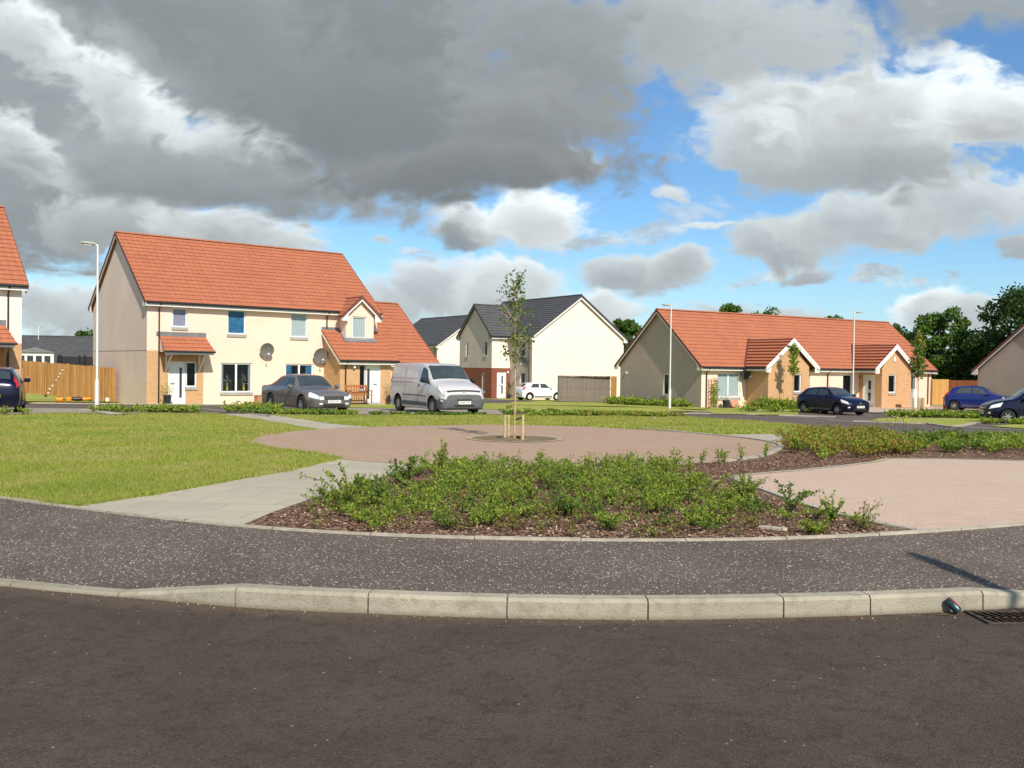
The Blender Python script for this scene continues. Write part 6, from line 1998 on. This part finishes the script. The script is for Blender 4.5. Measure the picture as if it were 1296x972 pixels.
# back row of upright golden-green tips along the circle
row = np.array([(x, y) for x, y in [(-1.15, 12.9), (-.75, 13.2), (-.35, 13.25), (.05, 13.3), (.4, 13.35), (.75, 13.35), (1.1, 13.4), (1.4, 13.45), (1.75, 13.6), (2.1, 13.75), (2.45, 13.9), (2.55, 13.3), (2.0, 13.2), (1.5, 12.9), (3.0, 14.7), (3.35, 15.1), (3.7, 15.3), (3.1, 14.3), (4.2, 15.9)]])
NTH = ['first', 'second', 'third', 'fourth', 'fifth', 'sixth', 'seventh', 'eighth', 'ninth', 'tenth', 'eleventh', 'twelfth', 'thirteenth', 'fourteenth', 'fifteenth', 'sixteenth', 'seventeenth', 'eighteenth', 'nineteenth']
order_ = list(np.argsort(row[:, 0] / row[:, 1]))
ROWL = ['upright golden-green shrub at the near rim of the paved circle, %s from the left' % NTH[order_.index(k)] for k in range(len(row))]
for k, (x, y) in enumerate(row):
    x += rg.uniform(-.06, .06); y += rg.uniform(-.1, .1)
    where = 'left' if x < 0 else ('middle' if x < 1.3 else 'right')
    L_, S_ = shrub_template(rg, 6, rg.uniform(.20, .30), .07, 110, .034)
    lab = ROWL[k]
    t = empty('shrub', (x, y, .17), 0, lab, 'shrub', 'upright shrubs along the rim of the paved circle')
    leaf_mesh('foliage', L_, .034, M['l_shrub'], t, rng=rg, up=((0, 0, 1), .5))
    b = MB()
    for st in S_: b.tube(st, [.004, .003, .0015], 3)
    b.build('stems', M['stem'], t)


def sprig(x, y, label, n_stem, h, spread, leaves, leaf, leafm, seed, lean=(0, 0), name='shrub', arch=.0, z=.17):
    rng = np.random.default_rng(seed); t = empty(name, (x, y, z), 0, label, 'plant')
    L_, b = [], MB()
    for k in range(n_stem):
        a = rng.uniform(0, 6.28); r = spread * rng.uniform(.4, 1.1)
        tip = np.array((math.cos(a) * r + lean[0], math.sin(a) * r + lean[1], h * rng.uniform(.6, 1.05)))
        mid = tip * (.45, .45, .65 + arch)
        pl = [np.zeros(3), mid, tip]
        b.tube([tuple(p) for p in pl], [.006, .004, .0015], 4)
        m = leaves // n_stem
        for q in range(m):
            s_ = .15 + .85 * q / m; p = mid * (s_ / .55) if s_ < .55 else mid + (tip - mid) * ((s_ - .55) / .45)
            L_.append(p + rng.normal(size=3) * .010)
    b.build('stems', M['stem'], t)
    leaf_mesh('foliage', np.array(L_), leaf, M[leafm], t, rng=rng, up=((0, 0, 1), .25))
    return t


sprig(-1.62, 9.55, 'spiky arching shrub at the left tip of the near bed, leaning over the flag path', 9, .46, .40, 330, .042, 'l_shrub', 41, (-.16, 0), arch=.1)
sprig(-1.45, 9.85, 'dark-leaved shrub just behind the arching one at the left of the near bed', 9, .30, .22, 380, .040, 'l_dark', 42)
sprig(-.88, 12.3, 'tallest weed in the near bed, a leafy spire left of the young tree', 7, .56, .13, 420, .036, 'l_shrub', 43, name='weed')
sprig(-1.25, 11.3, 'spindly grassy plant beside the flag path', 9, .40, .20, 180, .06, 'l_dark', 44, name='weed')
sprig(2.55, 10.3, 'bushy feathery shrub at the right of the near bed', 14, .36, .28, 900, .028, 'l_shrub', 45)
sprig(2.85, 9.7, 'dark arching shrub overhanging the paved forecourt', 10, .33, .30, 420, .034, 'l_dark', 46, (.10, 0), arch=.12)
sprig(3.12, 9.15, 'small leafy shrub near the right tip of the near bed', 8, .28, .20, 320, .030, 'l_shrub', 47, (.05, 0))
sprig(3.32, 8.95, 'thin twiggy plant at the right tip of the near bed', 4, .30, .10, 80, .03, 'l_red', 48, (.12, .0))
sprig(2.72, 8.52, 'green clump spilling over the concrete edging on to the pavement', 9, .12, .16, 380, .032, 'l_shrub', 49, (0, -.1))
sprig(1.22, 8.22, 'tiny tuft growing over the edging in the middle of the near bed', 5, .08, .07, 90, .022, 'l_shrub', 50, (0, -.06), name='weed')
sprig(1.7, 8.9, 'low feathery green clump near the front of the near bed', 12, .20, .24, 620, .026, 'l_shrub', 51)
sprig(-.2, 8.75, 'low pale green clump at the front left of the near bed', 12, .18, .28, 620, .026, 'l_shrub', 52)
sprig(.55, 9.3, 'broad-leaved green weed in the middle of the near bed', 8, .20, .18, 90, .075, 'l_dark', 53, name='weed')
# yellow flower
t = empty('yellow_flower', (-.62, 11.4, .17), 0, 'single yellow flower standing above the near shrubs', 'flower')
MB().tube([(0, 0, 0), (.01, 0, .3)], .003, 4).build('stem', M['stem'], t)
leaf_mesh('petals', np.array([(0.01, 0, .31)]) + RNG.normal(size=(16, 3)) * .018, .03, M['l_yellow'], t)

# second bed: golden-red shrubs left, green ones right
B2 = [(4.6, 15.1), (5.3, 15.4), (6.0, 16.2), (7.2, 16.9), (7.6, 18.5), (8.2, 20.6), (7.4, 21.3), (6.3, 20.7), (5.65, 19.6), (5.4, 18.2), (4.9, 16.6)]
pts = scatter(B2, 150, rg, lambda X, Y: np.clip((Y - 15.2) / 2, .25, 1))
mass_planting('ground_cover', 'bronze and yellow-green shrubs at the right of the paved circle', 'ground cover', pts[:85], .19 + .12 * rg.uniform(size=85), 'l_red', .048, 200, 9, .30, 34)
mass_planting('ground_cover', 'green leaves showing through the bronze shrubs', 'ground cover', pts[85:], .18 + .10 * rg.uniform(size=65), 'l_shrub', .045, 170, 9, .28, 35)
B3 = [(7.3, 17.4), (8.7, 17.3), (11, 17.2), (16, 17.8), (21, 18.8), (21, 22.8), (14, 21.5), (11.5, 21.2), (8.6, 21.2), (8.1, 19.5)]
pts = scatter(B3, 330, rg)
mass_planting('ground_cover', 'low band of bright green shrubs behind the paved forecourt', 'ground cover', pts[:200], .15 + .11 * rg.uniform(size=200), 'l_shrub', .050, 170, 8, .32, 36)
mass_planting('ground_cover', 'darker green patches in the shrub band behind the forecourt', 'ground cover', pts[200:], .14 + .11 * rg.uniform(size=130), 'l_dark', .052, 150, 8, .30, 37)
for k, (px, py, dd) in enumerate([(1120, 544, 0), (1132, 543, 0), (1140, 541, 0), (1146, 543, 0), (1113, 546, 0), (1151, 545, 0)]):
    x = (px - 648) / FPX * 20.6; t = empty('yellow_flower', (x, 20.6 + .15 * (k % 3), gz(x, 20.6)), 0, 'pale yellow weed flower above the shrub band, %s from the left' % NTH[[1, 2, 3, 4, 0, 5][k]], 'flower', 'yellow weed flowers in the shrub band')
    hh = .38 + .1 * (k % 3) / 2
    MB().tube([(0, 0, 0), (.02, 0, hh)], .005, 4).build('stem', M['stem'], t)
    leaf_mesh('petals', np.array([(0.02, 0, hh)]) + RNG.normal(size=(16, 3)) * (.06, .06, .04), .045, M['l_yellow'], t)


# distant planting strips
def strip_pts(A, Bp, n, wid, rng):
    A, Bp = np.array(A), np.array(Bp); u = rng.uniform(size=n); d = Bp - A; nn = np.array([-d[1], d[0]]) / np.linalg.norm(d)
    return A + d * u[:, None] + nn * rng.uniform(-wid / 2, wid / 2, n)[:, None]


def far_strip(label, a, b_, n, wid, h, lm, leaf=.09, seed=60, leaves=70, spread=.35):
    r = np.random.default_rng(seed)
    pts = strip_pts(a, b_, n, wid, r)
    return mass_planting('shrub_strip', label, 'shrubs', pts, h * r.uniform(.55, 1.15, n), lm, leaf, leaves, 7, spread, seed, stem_r=.006)


far_strip('low green shrubs right of the street lamp, in front of the semi', (-14.6, 33.3), (-11.4, 33.6), 56, 2.2, .19, 'l_shrub', seed=61)
far_strip('yellowish low plants at the end of the far path', (-12.6, 33.0), (-10.9, 33.4), 26, 1.4, .18, 'l_shrub', seed=62)
far_strip('green shrubs hiding the foot of the cream wall', (-10.3, 34.4), (-8.6, 34.6), 40, 1.6, .30, 'l_shrub', seed=63)
far_strip('taller shrubs in front of the grey saloon', (-9.2, 33.2), (-5.9, 33.0), 70, 1.2, .13, 'l_dark', seed=64)
far_strip('light green shrubs at the wheels of the grey saloon', (-8.6, 32.9), (-5.4, 32.9), 34, .8, .12, 'l_shrub', seed=65)
far_strip('sparse small plants along the bay in front of the van', (-5.2, 33.2), (-.8, 34.2), 26, .5, .06, 'l_dark', seed=66)
far_strip('green and bronze shrub strip behind the young tree', (.6, 34.4), (5.6, 35.8), 60, 1.2, .17, 'l_shrub', seed=67)
far_strip('bronze plants in the strip behind the young tree', (2.2, 34.6), (6.4, 36.2), 40, .9, .15, 'l_red', seed=68)
far_strip('dark shrubs left part of the strip behind the young tree', (-.2, 34.5), (3.2, 35.2), 36, 1.0, .19, 'l_dark', seed=69)
pa, pb = local(O2, T2, -1.0, 7.6), local(O2, T2, -.9, .1)
far_strip('lush green border along the foot of the shaded bungalow gable', pa[:2], pb[:2], 85, 1.0, .45, 'l_shrub', .13, 70)
pa, pb = local(O2, T2, 2.6, -1.6), local(O2, T2, 4.6, -2.7)
far_strip('green shrubs in the corner beside the left brick porch', pa[:2], pb[:2], 46, 1.3, .60, 'l_shrub', .13, 71)
pa, pb = local(O2, T2, 4.6, -2.9), local(O2, T2, 7.6, -2.9)
far_strip('dark green shrubs at the foot of the left brick porch', pa[:2], pb[:2], 44, 1.0, .38, 'l_dark', .13, 72)
far_strip('green shrubs on the verge around the staked tree', (tx(1128, 49), 49.3), (tx(1240, 49), 48.6), 60, 1.4, .30, 'l_shrub', .12, 73)
far_strip('dark shrubs on the verge in front of the blue hatchback', (tx(1165, 50), 50), (tx(1250, 50), 49.5), 50, 1.2, .35, 'l_dark', .12, 74)
far_strip('few weeds at the kerb below the dark blue car', (tx(1245, 38), 38), (tx(1300, 38), 38), 16, .6, .25, 'l_shrub', .10, 75)
far_strip('weeds on the pale bay by the car at the left edge', (-17.5, 28.2), (-14.8, 29.0), 16, 1.0, .20, 'l_shrub', .08, 76)
far_strip('green garden strip at the foot of the dark bungalow-side verge', (12.5, 52.2), (17.5, 51.2), 30, .8, .25, 'l_shrub', .1, 77)

# bark chips on the near bed
rg = np.random.default_rng(5)
BEDN = ecurve(-2.35, 3.6, 20, .07) + [(3.35, 9.1), (3.1, 10.2), (2.9, 12.4), (3.4, 13.6), (5.0, 15.0), (6.2, 16.3), (8, 16.6), (12, 16.6), (12, 18), (5.6, 18), (4.9, 16.5), (3.1, 14.9), (1.0, 13.9), (-1.1, 13.85), (-1.9, 11.2), (-2.15, 9.4)]
pts = scatter(BEDN, 34000, rg, lambda X, Y: np.clip(10 / Y, 0, 1)**1.5)
n = len(pts); a = rg.uniform(0, 6.28, n); s1 = rg.uniform(.006, .021, n); s2 = s1 * rg.uniform(.25, .6, n)
tl = rg.normal(size=(n, 2)) * .25; zc = .168 + rg.uniform(.004, .022, n)
u = np.c_[np.cos(a), np.sin(a)]; v_ = np.c_[-np.sin(a), np.cos(a)]
Pq = np.empty((n, 4, 3))
for k, (p, q) in enumerate(((1, 1), (-1, 1), (-1, -1), (1, -1))):
    xy = pts + u * (s1 * p)[:, None] + v_ * (s2 * q)[:, None]
    Pq[:, k, :2] = xy; Pq[:, k, 2] = zc + p * s1 * tl[:, 0] + q * s2 * tl[:, 1]
o = quad_mesh('bark_chips', Pq, M['chip']); tag(o, 'loose brown bark chips over the near planting bed', 'mulch', kind='stuff')

# ------------------------------------------------------------------ grass blades
def blades(name, poly, n, label, seed, dens=None, h=(.022, .048), w=.0045, keep_out=None):
    rg_ = np.random.default_rng(seed); p = scatter(poly, n, rg_, dens)
    if keep_out is not None: p = p[~inside(keep_out, p[:, 0], p[:, 1])]
    n_ = len(p); a = rg_.uniform(0, 6.28, n_); hh = rg_.uniform(h[0], h[1], n_) * (1 + .35 * np.sin(p[:, 0] * 2.1) * np.sin(p[:, 1] * 1.3))
    ww = w * rg_.uniform(.7, 1.4, n_) * np.clip(p[:, 1] / 12, 1, 2.6)
    z = gza(p[:, 0], p[:, 1]) - .012; ln = rg_.normal(size=(n_, 2)) * .022
    Q = np.empty((n_, 3, 3)); dx_ = np.cos(a) * ww; dy_ = np.sin(a) * ww
    Q[:, 0] = np.c_[p[:, 0] - dx_, p[:, 1] - dy_, z]; Q[:, 1] = np.c_[p[:, 0] + dx_, p[:, 1] + dy_, z]; Q[:, 2] = np.c_[p[:, 0] + ln[:, 0], p[:, 1] + ln[:, 1], z + hh]
    o_ = quad_mesh(name, Q, M['l_grass']); return tag(o_, label, 'grass', kind='stuff')


LAWN = ecurve(-14, -4.45, 14, .06) + [(-3.96, 10.5), (-3.50, 11.9), (-3.13, 12.95), (-2.74, 14.78)] + [G(*p) for p in [(428, 580.5), (392, 572.5), (345, 566.5), (317, 562), (309, 558), (320, 552.6), (345, 548.4), (372, 545.6), (406, 543), (380, 539), (330, 531), (290, 525.2), (250, 520.4)]] + [(-12.0, 33.0), (-13, 32.4), (-14.5, 31.5), (-20, 29.5), (-20, 17)]
blades('grass', LAWN, 290000, 'close-mown lawn left of the flag path', 91, lambda X, Y: np.clip(12 / Y, 0, 1)**2.2 * np.clip((X + 22) / 12, .3, 1))
LAWN2 = [G(*p) for p in [(415, 536), (470, 540), (552, 538.2), (640, 537.6), (735, 539.4), (800, 542.8), (885, 548.8), (985, 549), (1040, 551), (1045, 545), (1000, 536.5), (900, 530.5), (840, 527), (760, 526.5), (600, 526), (450, 526.5), (345, 525.5)]]
blades('grass', LAWN2, 80000, 'curved strip of lawn behind the paved circle', 92, None, (.04, .08), .008)

# ragged tufts hanging over the edges of the lawn
def edge_tufts(name, line, n, label, seed, spread=.05):
    r = np.random.default_rng(seed); L_ = np.array(line); seg = np.linalg.norm(np.diff(L_, axis=0), axis=1); cum = np.concatenate([[0], np.cumsum(seg)])
    u = r.uniform(0, cum[-1], n); X = np.interp(u, cum, L_[:, 0]); Y = np.interp(u, cum, L_[:, 1])
    keep = np.sin(u * 9.0) + np.sin(u * 23.0 + 1) + r.normal(0, 1.1, n) > -.6
    X, Y = X[keep] + r.normal(0, spread, keep.sum()), Y[keep] + r.normal(0, spread, keep.sum()); n = len(X)
    a = r.uniform(0, 6.28, n); w = .0055 * r.uniform(.7, 1.3, n); hh = r.uniform(.03, .075, n); z = gza(X, Y) - .01; ln = r.normal(size=(n, 2)) * .035
    Q = np.empty((n, 3, 3)); Q[:, 0] = np.c_[X - np.cos(a) * w, Y - np.sin(a) * w, z]; Q[:, 1] = np.c_[X + np.cos(a) * w, Y + np.sin(a) * w, z]; Q[:, 2] = np.c_[X + ln[:, 0], Y + ln[:, 1], z + hh]
    return tag(quad_mesh(name, Q, M['l_grass']), label, 'grass', kind='stuff')


edge_tufts('grass_edge', [(-4.40, 9.56), (-3.96, 10.5), (-3.48, 11.9), (-3.10, 12.95), (-2.70, 14.8), (-3.3, 15.7), (-4.3, 16.6), (-5.0, 17.8), (-5.15, 19.2), (-4.9, 20.4)], 9000, 'longer ragged grass along the lawn edge beside the flag path and circle', 95)
edge_tufts('grass_edge', ecurve(-9, -4.45, 10, .07), 5000, 'ragged grass along the edging at the front of the lawn', 96, .03)

# ================================================================== SMALL THINGS
# grit and small stones collected in the gutter
rg = np.random.default_rng(77)
xg = rg.uniform(-5, 4.6, 900); yg = kf(xg) - np.abs(rg.normal(0, .07, 900)) - .012
Cg = np.c_[xg, yg, np.full(900, .002)]
o = leaf_mesh('grit', Cg, rg.uniform(.005, .014, 900), M['chip'], rng=rg, up=((0, 0, 1), .2), aspect=.9); tag(o, 'fine grit and leaf scraps collected along the foot of the kerb', 'grit', kind='stuff')
xg = rg.uniform(-6, 5, 500); tt = rg.uniform(.02, 1, 500); yg = kf(xg) * (1 - tt) + ef(xg) * tt
# crushed drinks can in the gutter
t = empty('drinks_can', (3.02, 6.37, .036), R(-38), 'dark drinks can with red flash lying against the kerb beside the drain', 'drinks can')
cb = MB(); cb.lathe([(0, -.06), (.024, -.06), (.031, -.05), (.032, 0), (.031, .048), (.026, .058), (.022, .058), (0, .056)], axis='X', n=24); cb.build('body', mat('dark_can_print', (.03, .06, .075), .3, .3, 30, metal=.4), t, smooth=True)
cb = MB()
for k in range(6):
    a0, a1 = R(55 + k * 9), R(55 + (k + 1) * 9)
    cb.face([(-.045, .0328 * math.cos(a0), .0328 * math.sin(a0)), (.03, .0328 * math.cos(a0), .0328 * math.sin(a0)), (.03, .0328 * math.cos(a1), .0328 * math.sin(a1)), (-.045, .0328 * math.cos(a1), .0328 * math.sin(a1))])
cb.build('red_band', M['redplastic'], t)
MB().lathe([(0, .0565), (.021, .0585), (.025, .0595)], axis='X', n=20).build('lid', M['chrome'], t)
t.rotation_euler = Vector((.52, -.55, -.62)).to_track_quat('X', 'Z').to_euler()
t.location = (3.0, 6.395, .056)
t.scale = (.9, .9, .9)
# yellowed leaf under it
t = empty('dead_leaf', (2.93, 6.33, .004), 0, 'yellow dead leaf beside the drinks can', 'leaf')
MB().face([(-.03, 0, .004), (0, -.018, .012), (.035, 0, .006), (0, .018, .003)]).build('blade', mat('yellow_leaf', (.30, .24, .03), .8), t)
# pale stone in the bed
t = empty('broken_slab', (2.40, 8.66, .175), R(-30), 'long pale piece of broken concrete lying in the bark near the edging', 'stone')
MB().prism([(-.13, -.02, 0), (.10, -.03, 0), (.13, .02, 0), (-.08, .035, 0)], (0, 0, .03)).build('slab', M['paleblock'], t, bevel=.004)
# toys on the grass by the left fence
t = empty('ride_on_toy', (-22.6, 48.35, gz(-22.6, 48) + .02), R(20), 'orange and black plastic ride-on toy lying on the grass by the left fence', 'toy')
MB().lathe([(.0, -.45), (.16, -.42), (.22, -.2), (.16, .05), (.0, .08)], (-.45, 0, .17), axis='X', n=14).build('nose', M['orangeplastic'], t, smooth=True)
MB().lathe([(.0, 0), (.22, .05), (.26, .22), (.18, .36), (0, .40)], (.05, 0, 0), n=14).build('tub', M['orangeplastic'], t, smooth=True)
MB().tube([(.25, 0, .22), (.75, .05, .22), (1.1, .05, .2)], [.14, .2, .13], 10).build('body', M['black'], t, smooth=True)
MB().tube([(1.1, .05, .2), (1.7, .08, .24)], [.15, .09], 10).build('tail', M['orangeplastic'], t, smooth=True)
t.scale = (.62, .62, .62)
t = empty('football', (-20.5, 48.1, gz(-20.5, 48) + .02), 0, 'small white ball at the foot of the fence near the semi gable', 'ball')
MB().lathe([(.10 * math.sin(math.pi * k / 10), .12 - .12 * math.cos(math.pi * k / 10)) for k in range(11)], n=16).build('ball', M['white'], t, smooth=True)
fa, fb = np.array((-27.1, 52.6)), np.array((-20.55, 49.15)); fdir = (fb - fa) / np.linalg.norm(fb - fa)
for k, (u, zz) in enumerate(((.30, .30), (.315, .52), (.345, .70), (.385, 1.02), (.41, 1.18), (.43, 1.36), (.455, 1.55))):
    q = fa + fdir * 7.40 * u; t = empty('butterfly_ornament', (q[0] + .03, q[1] - .05, -.36 + zz), math.atan2(fdir[1], fdir[0]), 'white butterfly ornament on the left fence, %s up from the grass in its rising row' % NTH[k], 'ornament', 'white ornaments rising across the left fence')
    b = MB(); s_ = 1.4 if k < 3 else 1.0
    for sg in (-1, 1):
        b.prism([(0, 0, 0), (sg * .06 * s_, -.03, .05 * s_), (sg * .075 * s_, -.03, 0), (sg * .04 * s_, -.02, -.05 * s_)], (0, -.006, 0))
    b.build('wings', M['white'], t)
# trampoline net and white playhouse behind that fence
t = empty('trampoline', (-25.0, 55.2, -.5), 0, 'dark netted trampoline showing over the left fence', 'trampoline')
for k in range(6):
    a = R(60 * k); MB().tube([(1.35 * math.cos(a), 1.35 * math.sin(a), 0), (1.35 * math.cos(a), 1.35 * math.sin(a), 2.55)], .05, 7).build('pole', M['black'], t)
b = MB()
for k in range(24):
    a0, a1 = R(15 * k), R(15 * (k + 1))
    b.face([(1.33 * math.cos(a0), 1.33 * math.sin(a0), .75), (1.33 * math.cos(a1), 1.33 * math.sin(a1), .75), (1.33 * math.cos(a1), 1.33 * math.sin(a1), 2.45), (1.33 * math.cos(a0), 1.33 * math.sin(a0), 2.45)])
nm, nt, nb_ = new_mat('dark_net'); nt.put(nb_.inputs['Base Color'], (.015, .015, .018)); nb_.inputs['Alpha'].default_value = .62; nb_.inputs['Roughness'].default_value = .9
b.build('net', nm, t)
MB().lathe([(0, .7), (1.3, .7), (1.45, .72), (1.45, .66), (0, .66)], n=24).build('bed', M['black'], t)
t = empty('summerhouse', (-37.4, 74.5, .0), R(25), 'white glazed summerhouse behind the left end of the fence', 'summerhouse')
MB().box(-1.3, 1.3, -1, 1, 0, 2.35).build('wall', M['white'], t)
b = MB()
for k in range(4): b.box(-1.15 + k * .6, -.72 + k * .6, -1.03, -1.003, 1.1, 2.1)
b.build('window', M['darkglass'], t)
MB().prism([(-1.45, -1.15, 2.36), (1.45, -1.15, 2.36), (0, -1.15, 2.75)], (0, 2.3, 0)).build('roof', M['lead'], t)
# white sign / meter post low beside the staked tree
t = empty('meter_cabinet', (tx(1158, 62.5), 62.5, -.6), R(32), 'small white utility cabinet beside the staked tree', 'cabinet')
MB().box(-.28, .28, -.12, .12, .0, 1.15).box(-.31, .31, -.15, .15, 1.15, 1.2).build('cabinet', M['white'], t, bevel=.01)
MB().box(-.24, .24, -.125, -.121, .1, 1.08).build('door', M['fascia'], t)
t = empty('plastic_box', (tx(1201, 60), 60, gz(27, 60)), .3, 'dark red plastic recycling box by the blue hatchback', 'recycling box')
MB().prism([(-.20, -.16, 0), (.20, -.16, 0), (.20, .16, 0), (-.20, .16, 0)], (0, 0, .01)).prism([(-.24, -.2, .01), (.24, -.2, .01), (.24, .2, .01), (-.24, .2, .01)], (0, 0, .75)).build('box', M['redplastic'], t, bevel=.015)
MB().box(-.27, .27, -.23, .23, .76, .80).build('lid', M['redplastic'], t)
# litter scrap on the far lawn
t = empty('litter', (4.75, 31.6, gz(4.75, 31.6) + .02), .5, 'scrap of white litter on the far lawn', 'litter')
MB().face([(-.08, 0, .02), (0, -.05, .1), (.09, 0, .05), (.02, .06, .01)]).build('scrap', M['white'], t)
